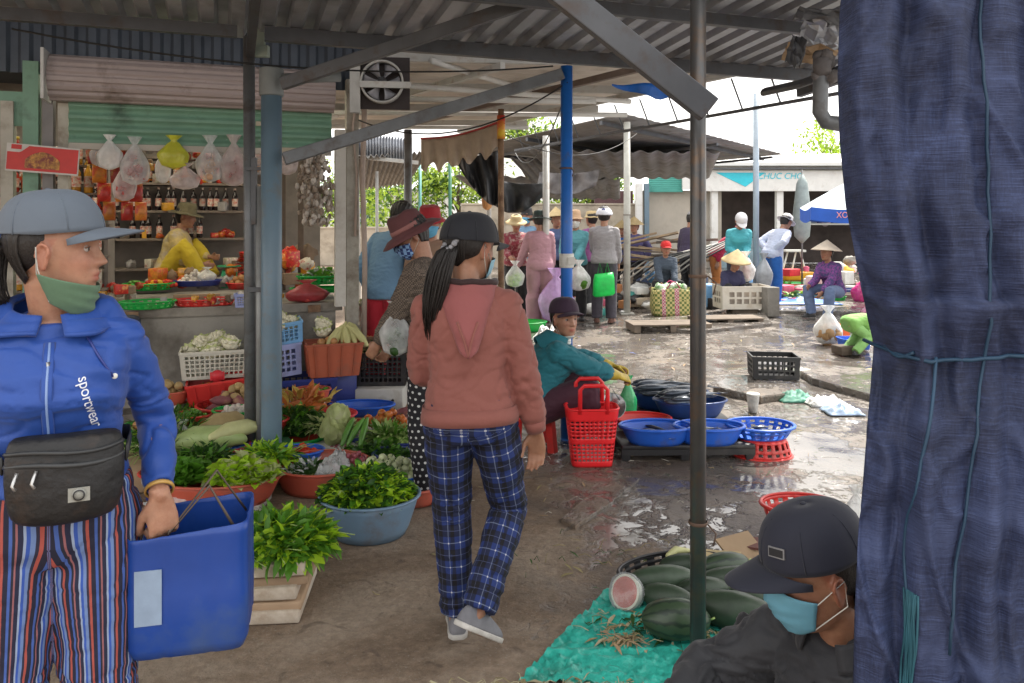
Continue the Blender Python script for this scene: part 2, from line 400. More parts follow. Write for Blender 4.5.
# diagonal braces (each a box section)
def strut(a, c, w, h, label, up=(0, 1, 0), name='diagonal_brace', mat=STEELD):
    b = MB(); a, c = Vector(a), Vector(c); beam(b, Vector(), c-a, w, h, up); o = b.build(name, mat, loc=a, bevel=.004)
    return tag(o, label, 'brace')
A = W(709, 110, 2.42); B = W(560, -8, 2.42); D = (B-A).normalized()
k = (rz(-2.75)-.02-A.z)/D.z
strut(A, A+D*k, .082, .05, 'broad dark steel brace running from the slim pole up to the roof', up=(0, 1, 0))
strut(W(282, 84, 4.72), W(600, -22, 4.42), .075, .05, 'upper dark brace rising rightwards from the blue pipe post')
strut(W(284, 159, 4.72), W(562, 74, 5.42), .075, .05, 'lower grey brace linking the pipe post to the bright blue post', mat=STEEL)
bp_ = Vector((.385, 5.5, 0))
BPM = M('bright blue paint', (.015, .13, .48), .38, .15, 4, .05, 40, dirt=.1, ds=8)
p = thing('roof_post', 'bright blue painted post behind the seated fish seller', 'post', bp_)
b = MB(); b.lathe([(.042, -.02), (.042, 2.62)], 18); b.build('pipe', BPM, p)
b = MB(); b.lathe([(.05, 1.2), (.052, 1.21), (.052, 1.29), (.05, 1.3)], 18); b.box((.03, -.05, 1.25), (.05, .03, .05)); b.build('clamp', FOAM, p)
# blue tarp corner hanging from the beam, gutter scraps and junk at the roof's right end
b = MB(); b.sheet(lambda u, v: W(612+u*62, 84+v*(16*(1-abs(u-.75)*1.2)), 5.6)+Vector((0, .05*math.sin(u*9), 0)), 10, 4)
tag(b.build('tarpaulin_scrap', M('vivid blue tarp', (.01, .15, .62), .4, .2), solid=.002), 'small bright blue tarp corner tucked under the roof beam', 'tarpaulin')
jp = thing('gutter_end', 'tangled tin offcuts and cardboard wedged at the roof corner beside the curtain', 'roof scrap', W(812, 60, 4.6))
def rel(o, par): o.location = o.location - Vector(par.location); o.parent = par; return o
for i, (x0, y0, x1, y1, yy, m_, n_) in enumerate([(806, 14, 838, 40, 4.5, GALV, 'tin_strip'), (788, 42, 832, 60, 4.7, CARD, 'cardboard_flap'), (792, 34, 800, 62, 4.4, STEELD, 'tin_strip'), (800, 6, 850, 20, 4.4, STEELD, 'tin_strip')]):
    b = MB(); a_, c_ = W(x0, y0, yy), W(x1, y1, yy+.12)
    b.sheet(lambda u, v: Vector((a_.x+(c_.x-a_.x)*u, a_.y+(c_.y-a_.y)*v+.05*mnoise.noise(Vector((u*3, v*3, i))), a_.z+(c_.z-a_.z)*v-.04*u+.03*mnoise.noise(Vector((u*4, v*4, i+5))))), 8, 6, False)
    rel(b.build(n_, m_, solid=.004), jp)
gp = thing('drain_pipe', 'grey plastic drain pipe with elbow and gutter by the curtain top', 'drain pipe', W(822, 100, 4.4))
b = MB(); c_ = W(821, 70, 4.4); b.tube([c_+Vector((.02, 0, .06)), c_, W(820, 112, 4.4), W(826, 122, 4.4), W(840, 124, 4.4), W(880, 124, 4.4)], .043, 14); rel(b.build('pipe', STEEL), gp)
b = MB(); b.tube([W(764, 92, 5.3), W(800, 84, 4.9), W(850, 66, 4.35)], .035, 8, flat=.7); rel(b.build('gutter', STEELD), gp)
b = MB()
for i in range(9): b.ball(c_+Vector((random.uniform(-.03, .12), random.uniform(-.05, .05), random.uniform(-.05, .14))), random.uniform(.03, .06), 8, 6, jit=.5, seed=i)
rel(b.build('rag_bundle', M('dirty rag', (.14, .13, .13), .9, .4)), gp)

# ---------- second roof (pale sheets) ----------
PALE = M('pale roof underside', (.62, .57, .52), .6, .12, 2, .05, 40, dirt=.2, dcol=(.3, .26, .22), ds=1, rand=0)
WPIPE = M('pale painted steel', (.5, .5, .48), .5, .12, dirt=.3, dcol=(.3, .24, .19), ds=6)
WP2 = WPIPE
r2 = thing('aisle_roof', 'pale sheet metal roof over the aisle beyond the blue post', 'roof', (0, 8, 0))
c00, c10, c11, c01 = Vector((-1.0, 6.35, 2.98)), Vector((2.95, 7.1, 3.04)), Vector((.05, 11.6, 2.98)), Vector((-4.4, 11.2, 2.95))
b = MB()
nv = 24
def r2p(u, v):
    a_ = c00.lerp(c10, u); d_ = c01.lerp(c11, u); return a_.lerp(d_, v)
rg = []
for i in range(nv*4+1):
    v = i/(nv*4); hh = .02*(1 if (i % 4) in (0, 1) else 0)
    rg.append([r2p(u, v)+Vector((0, 0, hh)) for u in (0, .33, .66, 1)])
b.loft(rg, cap=False, closed=False, smooth=False); rel(b.build('roof_sheet', PALE, solid=.002), r2)
for v in (.04, .33, .62, .92):
    b = MB(); beam(b, r2p(.0, v)-Vector((0, 0, .07)), r2p(.985, v)-Vector((0, 0, .07)), .05, .08); rel(b.build('beam', WPIPE), r2)
for u in (.25, .55, .8):
    b = MB(); beam(b, r2p(u, .02)-Vector((0, 0, .15)), r2p(u, .98)-Vector((0, 0, .15)), .05, .06); rel(b.build('rafter', M('brown steel', (.16, .12, .1), .6, .2) if u == .55 else WPIPE), r2)
for i_, (u0, v0, u1, v1, dz) in enumerate([(.0, .12, .8, .3, .22), (.1, .2, .62, .2, .3), (.0, .42, .9, .42, .28), (.1, .02, .75, .45, .12), (.2, .72, .85, .72, .25)]):
    b = MB(); b.tube([r2p(u0, v0)-Vector((0, 0, dz)), r2p(u1, v1)-Vector((0, 0, dz))], .028, 8); rel(b.build('truss_pipe', M('pale truss pipe', (.62, .62, .6), .5, .1), ), r2)
rail = [c10+Vector((.05, -.1, -.36)), c11+Vector((.0, .5, -.38))]
b = MB(); beam(b, rail[0], rail[1], .04, .03)
for i in range(12):
    q = rail[0].lerp(rail[1], (i+.5)/12); beam(b, q, q+Vector((-.12, 0, .33)), .015, .015)
rel(b.build('edge_rail', STEELD), r2)
b = MB(); beam(b, rail[0]+Vector((1.3, -1.85, .08)), rail[0], .04, .03); rel(b.build('edge_rail', STEELD), r2)

# ---------- third roof, dark ----------
DKR = M('old grey fibre cement', (.26, .25, .24), .8, .2, 2, .3, 20, dirt=.3, rand=0)
r3 = thing('canopy', 'dark grey old canopy with a raised corner beyond the aisle', 'canopy', (3, 16, 0))
q = [Vector((1.75, 12.3, 3.2)), Vector((6.1, 17.5, 2.98)), Vector((3.0, 22, 2.9)), Vector((-1.2, 17, 3.0))]
b = MB(); b.sheet(lambda u, v: q[0].lerp(q[1], u).lerp(q[3].lerp(q[2], u), v)+Vector((0, 0, .005*math.sin(u*160))), 120, 6, True); rel(b.build('roof_sheet', DKR, solid=.01), r3)
b = MB()
for t in (.1, .5, .9):
    beam(b, q[0].lerp(q[3], t)-Vector((0, 0, .07)), q[1].lerp(q[2], t)-Vector((0, 0, .07)), .05, .07)
    beam(b, q[0].lerp(q[1], t)-Vector((0, 0, .13)), q[3].lerp(q[2], t)-Vector((0, 0, .13)), .05, .05)
rel(b.build('frame', STEELD), r3)
for i, (x0, y0, x1, y1, yy, z_) in enumerate([(528, 150, 720, 178, 14.5, 0), (510, 158, 600, 190, 16, 0), (455, 176, 620, 198, 18, 0)]):
    a_ = W(x0, y0, yy); c_ = W(x1, y0+3, yy+1.5); d_ = W(x0+30, y1, yy+4)
    b = MB(); b.sheet(lambda u, v: a_+(c_-a_)*u+(d_-a_)*v+Vector((0, 0, .03*math.sin(u*70))), 60, 3)
    tag(b.build('canopy', DKR, solid=.01), ['low grey lean to roof sagging under the dark canopy', 'tilted grey roof panel left of the canopy post', 'farthest dark lean to roof by the block wall'][i], 'canopy')
RUST = M('rusty steel', (.24, .15, .09), .8, .4, 8, .3, 60, dirt=.5, dcol=(.12, .05, .025), ds=9)
def post(px, ybase, Y, top, r, mat, label, name='steel_post', lean=0):
    x = W(px, 230, Y).x
    b = MB(); b.tube([(0, 0, -.02), (lean, 0, top)], r, 12); b.box((0, 0, .01), (r*4, r*4, .02))
    return tag(b.build(name, mat, loc=(x, Y, 0)), label, 'post')
post(627, 295, 12.6, 3.1, .055, M('pale grey post', (.42, .42, .38), .6, .15, dirt=.3), 'pale grey round post holding the raised canopy corner')
post(756, 290, 13.6, 3.72, .05, M('blue grey post', (.3, .36, .42), .5, .15, dirt=.2), 'tall blue grey post between the two hatted shoppers at right')
post(546, 200, 11.4, 2.75, .05, WPIPE, 'whitish post behind the dark tarpaulin left of the blue post')
post(408, 190, 10.6, 2.75, .055, STEEL, 'grey post against the trees above the red hat')
post(450, 215, 13.5, 2.7, .03, M('green pole', (.06, .2, .12), .5), 'thin green pole standing before the sunlit trees')
post(420, 215, 15.5, 2.6, .03, M('teal pole', (.15, .4, .38), .5), 'thin pale teal pole before the sunlit trees')
post(377, 215, 12.5, 2.3, .025, WPIPE, 'thin whitish pole near the blue shirted shopper')
post(489, 290, 10.2, 2.75, .03, WPIPE, 'slim whitish pole behind the woman in plaid trousers')
sp = W(501, 230, 8.6); sp.z = 0
p = thing('steel_post', 'rust stained post wrapped at its top in a red and yellow sticker', 'post', sp)
b = MB(); b.tube([(0, 0, -.02), (0, 0, 2.75)], .034, 12); b.build('pole', RUST, p)
b = MB(); b.lathe([(.044, 2.42), (.044, 2.68)], 14, cap=False)
mm = M('red and yellow sticker', (.65, .04, .03), .5, .1, 2, 0, col2=(.75, .5, .03), c2t=.5); b.build('sticker', mm, p, solid=.002)

for i, (a_, c_, sg, l) in enumerate([(grid(-1.4, .1, 2.62), grid(1.9, .05, 2.62), .12, 'thin black cable drooping along the front beam'), (grid(.75, 1.4, 2.35), Vector((.39, 5.46, 2.5)), .22, 'black cable sagging from the fan pillar to the bright blue post'), (Vector((.39, 5.5, 2.45)), Vector((.05, 11.4, 2.5)), .3, 'cable running from the bright blue post down the aisle'), (Vector((-.13, 8.6, 2.5)), Vector((2.0, 12.5, 2.9)), .3, 'wire slung from the rusty post to the raised canopy')]):
    b = MB(); b.tube([(c_-a_)*(k/16)-Vector((0, 0, sg*4*(k/16)*(1-k/16))) for k in range(17)], .006, 5); tag(b.build('cable', M('black cable', (.02, .02, .02), .5, bump=0), loc=a_), l, 'cable')
for i, (px, Y, z) in enumerate([(698, 2.69, 1.35), (698, 2.69, .5), (566, 5.5, 1.9), (627, 12.6, 1.6)]):
    b = MB(); b.lathe([(.031 if Y < 3 else .046 if Y < 6 else .06, -.006), (.034 if Y < 3 else .05 if Y < 6 else .065, 0), (.031 if Y < 3 else .046 if Y < 6 else .06, .006)], 14, cap=False)
    b.tube([(.03, -.02, 0), (.05, -.05, -.02), (.04, -.05, -.06)], .003, 5); tag(b.build('wire_tie', M('rusty wire', (.1, .06, .04), .7), loc=((px-512)/780*Y, Y, z)), ['wire tie twisted round the slim pole at head height', 'lower wire tie on the slim pole above the watermelons', 'wire tie on the bright blue post', 'wire tie on the pale grey post'][i], 'wire')
# ---------- reusable goods ----------
def basin(name, label, cat, loc, r, h, mat, taper=.72, ry=None, holes=False, group=None, rotz=0, rimw=.012, seg=40, sq=0., parent=None, upside=False, tilt=None):
    ry = ry or r; sy = ry/r; b = MB(); nv = 6 if holes else 5; prof = []
    for j in range(nv+1):
        t = j/nv; prof.append((r*(taper+(1-taper)*t**.8), h*t))
    rings = []
    for rr, z in [(r*taper*.02, .002), (r*taper*.6, .003)]+prof:
        ring = []
        for k in range(seg):
            q = 2*math.pi*(k+.5)/seg; x, y = math.cos(q), math.sin(q)
            if sq > 0:
                p = 2+sq; d = (abs(x)**p+abs(y)**p)**(1/p); x, y = x/d, y/d
            ring.append(Vector((x*rr, y*rr*sy, z)))
        rings.append(ring)
    vs = [p for rg in rings for p in rg]; fs = []
    for i in range(len(rings)-1):
        for j in range(seg):
            k = (j+1) % seg
            if holes and i in (3, 4, 6) and j % 2: continue
            if holes and i == 5 and (j % 4) == 1 and False: continue
            fs.append((i*seg+j, i*seg+k, (i+1)*seg+k, (i+1)*seg+j))
    fs.append(tuple(range(seg)))
    b.add(vs, fs)
    if upside: b.v = [(x, y, h-z) for x, y, z in b.v]
    o = b.build(name, mat, parent, loc, solid=.004, rotz=rotz)
    if label: tag(o, label, cat, group)
    rb = MB(); ring = [Vector((p.x*1.0, p.y, 0 if upside else h)) for p in rings[-1]]
    prof = [(-.3, -.5), (1, -.6), (1, .1), (.6, .5), (-.3, .5)]
    rg = []
    for p in ring+[ring[0]]:
        d = Vector((p.x, p.y, 0)).normalized(); rg.append([p+d*(a*rimw)+Vector((0, 0, c*rimw*.8)) for a, c in prof])
    rb.loft(rg, cap=False, closed=True); rb.build('rim', mat, o)
    if tilt: o.rotation_euler = (tilt[0], tilt[1], rotz)
    return o
def crate(name, label, cat, loc, lx, ly, h, mat, nu=9, nv=5, taper=.9, rotz=0, group=None, solidwall=False, ribs=0, parent=None, tilt=None, th=.005):
    b = MB()
    c0 = [(-1, -1), (1, -1), (1, 1), (-1, 1)]
    bot = [Vector((x*lx/2*taper, y*ly/2*taper, .005)) for x, y in c0]; top = [Vector((x*lx/2, y*ly/2, h)) for x, y in c0]
    for i in range(4):
        j = (i+1) % 4; n = nu if i % 2 == 0 else max(3, int(nu*ly/lx))
        us = [0]; 
        if solidwall:
            us = [0, 1]; vs_ = [0, 1]; skip = lambda a, c: False
        else:
            cells = n*2+1; wa = [1.6 if k % 2 == 0 and k in (0, cells-1) else (.5 if k % 2 == 0 else 1.2) for k in range(cells)]
            us = list(np.cumsum([0]+wa)/sum(wa)); cells2 = nv*2+1; wb = [1.3 if k in (0, cells2-1) else (.5 if k % 2 == 0 else 1.2) for k in range(cells2)]
            vs_ = list(np.cumsum([0]+wb)/sum(wb)); skip = lambda a, c: a % 2 == 1 and c % 2 == 1
        P = [bot[i].lerp(bot[j], u).lerp(top[i].lerp(top[j], u), v) for v in vs_ for u in us]; m = len(us)
        b.add(P, [(c*m+a, c*m+a+1, (c+1)*m+a+1, (c+1)*m+a) for c in range(len(vs_)-1) for a in range(m-1) if not skip(a, c)], False)
    b.add(bot, [(0, 1, 2, 3)], False)
    o = b.build(name, mat, parent, loc, solid=th, rotz=rotz)
    if label: tag(o, label, cat, group)
    rb = MB()
    for i in range(4):
        a, c = top[i], top[(i+1) % 4]; beam(rb, a+(a-c).normalized()*.006, c+(c-a).normalized()*.006, .014, .018)
    rb.build('rim', mat, o)
    if ribs:
        rr = MB()
        for i in range(4):
            j = (i+1) % 4; n = ribs if i % 2 == 0 else max(2, int(ribs*ly/lx))
            for k in range(n):
                u = (k+.5)/n; d = Vector(((-1, -1), (1, -1), (1, 1), (-1, 1))[i]+(0,)); nn = Vector((0, -1, 0)) if i == 0 else Vector((1, 0, 0)) if i == 1 else Vector((0, 1, 0)) if i == 2 else Vector((-1, 0, 0))
                beam(rr, bot[i].lerp(bot[j], u)+nn*.008, top[i].lerp(top[j], u)+nn*.008, .012, .014, up=nn)
        rr.build('rib', mat, o)
    if tilt: o.rotation_euler = (tilt[0], tilt[1], rotz)
    return o
def leafmat(name, c, c2=None, rough=.5):
    if name in MC: return MC[name]
    m = M(name, c, rough, .35, 18, .1, 60, col2=c2, c2t=.6, rand=.05)
    nt, N, L, b = nodes_of(m)
    tr = N.new('ShaderNodeBsdfTranslucent'); tr.inputs[0].default_value = tuple(min(1, x*1.6) for x in c)+(1,)
    mx = N.new('ShaderNodeMixShader'); mx.inputs[0].default_value = .3; out = N['Material Output']
    L.new(b.outputs[0], mx.inputs[1]); L.new(tr.outputs[0], mx.inputs[2]); L.new(mx.outputs[0], out.inputs[0]); return m
LEAF1 = leafmat('fresh green leaf', (.085, .235, .018), (.16, .34, .035))
LEAF2 = leafmat('bright lettuce leaf', (.36, .56, .025), (.5, .7, .07))
LEAF3 = leafmat('dark herb leaf', (.03, .09, .015), (.06, .14, .03))
LEAF4 = leafmat('pale cabbage leaf', (.45, .5, .22), (.6, .6, .38))
STEM = M('pale green stem', (.3, .42, .12), .5, .2)
def leaf(mb, base, d, up, L_, wd, curl=.3, fold=.25, nseg=3):
    d = d.normalized(); side = d.cross(up)
    side = side.normalized() if side.length > 1e-4 else d.orthogonal().normalized(); n = side.cross(d)
    vs = []; p = Vector(base); dd = Vector(d)
    for i in range(nseg+1):
        t = i/nseg; ww = wd*math.sin(math.pi*min(.97, t*.85+.12))**.8*(1 if t < 1 else .25)
        vs += [p-side*ww/2+n*ww*fold, p.copy(), p+side*ww/2+n*ww*fold]
        dd = (dd-n*curl/nseg).normalized(); p = p+dd*L_/nseg
    fs = []
    for i in range(nseg):
        for j in range(2): fs.append((i*3+j, i*3+j+1, i*3+j+4, i*3+j+3))
    mb.add(vs, fs)
def leaf_heap(name, label, cat, loc, rx, ry, h, mats, n, ll=.05, lw=.025, stems=0, droop=.5, group=None, core=None, rotz=0, seed=1, spread=1.0):
    rnd = random.Random(seed); b = MB()
    b.mat(0).ball((0, 0, h*.3), (rx*.8, ry*.8, h*.5), 16, 8, jit=.25, seed=seed)
    for i in range(n):
        q = rnd.uniform(0, 2*math.pi); rr = math.sqrt(rnd.random()); x, y = rx*rr*math.cos(q), ry*rr*math.sin(q)
        bump = 1+.35*mnoise.noise(Vector((x*9, y*9, seed)))
        z = h*math.sqrt(max(0, 1-rr*rr*.9))*bump*rnd.uniform(.6, 1.02)
        out = Vector((x/rx, y/ry, .5)).normalized(); d = (out+Vector((rnd.gauss(0, .5), rnd.gauss(0, .5), rnd.uniform(-droop, .6))))
        k = rnd.uniform(.45, 1.4)
        b.mat(rnd.randrange(len(mats)) if len(mats) > 1 else 0)
        leaf(b, (x, y, z), d, Vector((rnd.gauss(0, .3), rnd.gauss(0, .3), 1)), ll*k, lw*k*rnd.uniform(.8, 1.2), rnd.uniform(.2, 1.1), rnd.uniform(.05, .4))
    k = len(mats)
    for i in range(stems):
        q = rnd.uniform(0, 2*math.pi); rr = rnd.uniform(.5, 1); x, y = rx*rr*math.cos(q), ry*rr*math.sin(q); z = h*rnd.uniform(.2, .7)
        d = Vector((rnd.gauss(0, 1), rnd.gauss(0, 1), rnd.gauss(0, .3))).normalized()*ll*1.6
        b.mat(k).tube([Vector((x, y, z)), Vector((x, y, z))+d*.5+Vector((0, 0, .01)), Vector((x, y, z))+d], .0022, 5)
    o = b.build(name, list(mats)+[STEM], None, loc, rotz=rotz)
    return tag(o, label, cat, group, 'stuff')
def heap(proto, n, loc, rx, ry, size, label, group, rise=.5, seed=1, flat=False, z0=0, cat=None, first_is_proto=True, scatter=.18, tilt=True):
    """copies of proto, heaped: packed on a disc in layers"""
    rnd = random.Random(seed); pts = []; layer = 0; step = size*1.02
    lim = 7
    while len(pts) < n and layer < lim:
        k = max(.35, 1-layer*.2); ax, ay = rx*k, ry*k; cand = []
        m = max(1, int(.9*math.pi*ax*ay/(step*step*.87))); m = max(m, 1)
        if layer == 0: lim = 6 if m > 14 else 4 if m > 7 else 3 if m > 4 else 2
        for i in range(m):
            rr = math.sqrt((i+.5)/m)*(.95 if m > 1 else 0); q = i*2.39996+layer*1.3
            cand.append((ax*rr*math.cos(q), ay*rr*math.sin(q), z0+layer*size*(.62 if m > 2 else .4)))
        pts += cand; layer += 1
    for i, (x, y, z) in enumerate(pts[:n]):
        r = (rnd.uniform(-.6, .6), rnd.uniform(-.6, .6), rnd.uniform(0, 6.28)) if tilt else (0, 0, rnd.uniform(0, 6.28))
        dup(proto, loc=Vector(loc)+Vector((x+rnd.uniform(-1, 1)*size*scatter, y+rnd.uniform(-1, 1)*size*scatter, z+size*.45)), rot=r, label=label, group=group, scale=rnd.uniform(.85, 1.12))
PROTOS = []
def proto(o): PROTOS.append(o); return o
def ball_veg(name, cat, r, mat, jit=.12, js=2., seg=10, rg=7, cap=None):
    b = MB(); b.ball((0, 0, 0), r, seg, rg, jit=jit, js=js); o = b.build(name, mat); o['category'] = cat
    if cap:
        c = MB(); rz_ = r if isinstance(r, (int, float)) else r[2]
        for k in range(5):
            q = k*2*math.pi/5; leaf(c, (0, 0, rz_*.97), Vector((math.cos(q), math.sin(q), .1)), Vector((0, 0, 1)), rz_*.8, rz_*.5, .9, .1, 2)
        c.tube([(0, 0, rz_*.9), (0.003, 0, rz_*1.35)], .003, 5); c.build('stalk', cap, o)
    return proto(o)
POTM = M('potato skin', (.42, .29, .13), .75, .2, 20, .2, 60)
SWP = M('sweet potato skin', (.22, .07, .08), .75, .25, 15, .2, 50, col2=(.4, .24, .12), c2t=.6)
TOMM = M('orange tomato skin', (.55, .14, .03), .25, .25, 8, 0, rand=.12, col2=(.5, .25, .06))
EGGM = M('pale eggplant skin', (.5, .55, .32), .28, .15, 14, 0, rand=.1, col2=(.26, .36, .12), c2t=.62)
ONM = M('onion skin', (.45, .22, .08), .4, .25, 10, .05, stretch=(1, 1, .3))
SHALM = M('shallot skin', (.3, .07, .09), .4, .3, 10, .05)
CURD = M('cauliflower curd', (.72, .68, .52), .8, .1, 40, .6, 90, bd=.004)
GARL = M('garlic skin', (.62, .56, .5), .6, .12, 20, .2, rand=.1)
P_pot = ball_veg('potato', 'potato', (.042, .032, .03), POTM, .2)
P_swp = ball_veg('sweet_potato', 'sweet potato', (.075, .03, .03), SWP, .25)
P_tom = ball_veg('tomato', 'tomato', (.03, .03, .026), TOMM, .06, cap=LEAF3)
P_egg = ball_veg('round_eggplant', 'eggplant', (.024, .024, .023), EGGM, .05, cap=LEAF3)
P_on = ball_veg('onion', 'onion', (.033, .033, .032), ONM, .08)
P_sh = ball_veg('shallot', 'shallot', (.016, .016, .02), SHALM, .1, seg=8, rg=6)
P_ga = ball_veg('garlic_bulb', 'garlic', (.022, .022, .024), GARL, .15, seg=8, rg=6)
P_chg = ball_veg('chilli_pepper', 'pepper', (.03, .022, .022), M('green pepper skin', (.08, .22, .02), .25, .3, rand=.1), .25)
P_chr = ball_veg('chilli_pepper', 'pepper', (.03, .024, .024), M('red pepper skin', (.55, .04, .015), .25, .25, rand=.1), .25)
P_chy = ball_veg('chilli_pepper', 'pepper', (.03, .024, .024), M('yellow pepper skin', (.7, .36, .02), .25, .25, rand=.1), .25)
def cauliflower():
    rnd = random.Random(3); b = MB(); b.ball((0, 0, .01), (.06, .06, .045), 14, 8, jit=.1)
    for i in range(70):
        th = math.acos(rnd.uniform(0.05, 1)); ph = rnd.uniform(0, 6.28)
        b.ball((.062*math.sin(th)*math.cos(ph), .062*math.sin(th)*math.sin(ph), .012+.05*math.cos(th)), rnd.uniform(.011, .017), 6, 4, jit=.2, seed=i)
    o = b.build('cauliflower', CURD); o['category'] = 'cauliflower'; c = MB()
    for k in range(9):
        q = k*.7+.2; leaf(c, (.03*math.cos(q), .03*math.sin(q), -.03), Vector((math.cos(q), math.sin(q), 1.1)), Vector((-math.cos(q), -math.sin(q), .6)), .1, .07, -.4, .3, 4)
    c.build('outer_leaf', LEAF4, o); return proto(o)
P_cau = cauliflower()
def cabbage():
    b = MB(); rnd = random.Random(5); b.ball((0, 0, 0), (.075, .075, .065), 16, 10, jit=.1)
    for k in range(26):
        q = k*2.4; e = rnd.uniform(-.6, .9); c = Vector((math.cos(q)*math.cos(e), math.sin(q)*math.cos(e), math.sin(e)))*.075
        leaf(b, c-Vector((0, 0, .03)), Vector((c.x*.6, c.y*.6, .07)), c.normalized(), .11, .12, .9, -.15, 4)
    o = b.build('cabbage', LEAF4); o['category'] = 'cabbage'; return proto(o)
P_cab = cabbage()
def poly_bag(name, label, cat, loc, w, h, mat, content=None, cmat=None, group=None, rotz=0, depth=.7, seed=1, knot=True, hang=False, nc=10):
    """polythene bag gathered at its neck; content = list of balls"""
    rnd = random.Random(seed); b = MB(); rings = []; seg = 28; H = 12
    for i in range(H+1):
        t = i/H
        if t < .78: rr = w/2*(.55+.45*math.sin(math.pi*min(1, t/.78*.75+.12)))*(1-.55*max(0, t-.45)/.33*(t > .45))
        else: rr = w/2*(.16 if t < .84 else .16+(t-.84)*2.2)
        if t == 0: rr = w*.12
        ring = []
        for k in range(seg):
            q = 2*math.pi*k/seg; n = 1+.16*mnoise.noise(Vector((math.cos(q)*2.2, math.sin(q)*2.2, t*3+seed)))+.10*math.sin(q*7+seed)*(t**1.5)+.05*math.sin(q*13+t*4)
            ring.append(Vector((rr*n*math.cos(q), rr*n*math.sin(q)*depth, h*t)))
        rings.append(ring)
    b.loft(rings, cap=False)
    o = b.build(name, mat, None, loc, rotz=rotz); tag(o, label, cat, group)
    if content:
        c = MB()
        for i in range(nc):
            q = rnd.uniform(0, 6.28); rr = rnd.uniform(0, .28)*w; c.ball((rr*math.cos(q), rr*math.sin(q)*depth, rnd.uniform(.1, .42)*h), content*rnd.uniform(.8, 1.2), 8, 6, jit=.25, seed=i)
        c.build('contents', cmat, o)
    return o
def bottle(name, cat, r, h, mat, capm, labelm=None, seg=10):
    b = MB(); b.lathe([(r*.9, 0), (r, .01), (r, h*.62), (r*.75, h*.7), (r*.38, h*.8), (r*.36, h*.92)], seg)
    o = b.build(name, mat); o['category'] = cat
    c = MB(); c.lathe([(r*.42, h*.9), (r*.42, h), (r*.3, h*1.005)], seg); c.build('cap', capm, o)
    if labelm:
        c = MB(); c.lathe([(r*1.02, h*.18), (r*1.02, h*.52)], seg, cap=False); c.build('label_band', labelm, o)
    return proto(o)
# ---------- the shop on the left ----------
GR = M('green shutter paint', (.17, .32, .23), .5, .12, 3, .08, 60, dirt=.3, dcol=(.07, .12, .09), rand=0)
MAU = M('faded grey beige shutter box', (.36, .30, .29), .55, .1, 3, .08, 50, dirt=.25, rand=0)
WALLW = M('stained white render', (.5, .48, .42), .85, .12, 3, .4, 30, dirt=.5, dcol=(.2, .16, .12), ds=3, rand=0)
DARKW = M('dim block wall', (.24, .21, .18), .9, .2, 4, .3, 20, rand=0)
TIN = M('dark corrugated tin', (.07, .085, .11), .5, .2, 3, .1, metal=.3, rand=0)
ROT = R(20)
def gbox(mb, s, t, z, ds, dt, dz, org=P0):
    c = GU*s+GV*t; mb.box((c.x, c.y, z), (ds, dt, dz), ROT); return mb
shop = thing('market_shop', 'grocery shop with half raised green roller shutter over its counter', 'shop', P0)
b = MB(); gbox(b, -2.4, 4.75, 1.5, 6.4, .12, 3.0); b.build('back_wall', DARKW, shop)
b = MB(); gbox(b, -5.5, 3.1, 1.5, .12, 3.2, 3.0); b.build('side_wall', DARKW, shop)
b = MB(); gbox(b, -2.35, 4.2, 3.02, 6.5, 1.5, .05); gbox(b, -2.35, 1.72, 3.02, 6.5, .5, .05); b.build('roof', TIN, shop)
TRP = bpy.data.materials.new('added milky light panel'); nt, N, L, bb = nodes_of(TRP); t_ = N.new('ShaderNodeBsdfTranslucent'); t_.inputs[0].default_value = (.8, .78, .7, 1); L.new(t_.outputs[0], N['Material Output'].inputs[0])  # translucent panel added in a shop roof gap to brighten the interior
b = MB(); gbox(b, -2.35, 2.71, 3.03, 6.5, 1.5, .004); b.v = b.v; b.build('added_light_panel', TRP, shop)
b = MB()
rg = []
for k in range(260):
    s = -5.5+k*.0245; d = .025*(1 if k % 6 in (0, 1, 2) else 0)
    c = GU*s+GV*(1.62-d); rg.append([Vector((c.x, c.y, 2.62)), Vector((c.x, c.y, 3.05))])
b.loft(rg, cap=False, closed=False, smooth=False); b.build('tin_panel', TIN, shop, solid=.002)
# roller box: a ribbed drum cover
b = MB(); rg = []
def drum(s):
    pr = []
    for k in range(41):
        q = -.45*math.pi+k/40*math.pi*1.02; rr = .165+.006*(1 if (k % 5) < 3 else -1)
        c = GU*s+GV*(1.52-.02-math.cos(q)*rr*.95); pr.append(Vector((c.x, c.y, 2.575+math.sin(q)*rr)))
    return pr
b.loft([drum(-1.47), drum(-.4), drum(.56)], cap=False, closed=False, smooth=False); b.build('shutter_box', MAU, shop, solid=.003)
b = MB(); gbox(b, -1.485, 1.45, 2.575, .02, .33, .36); b.build('box_end_plate', WPIPE, shop)
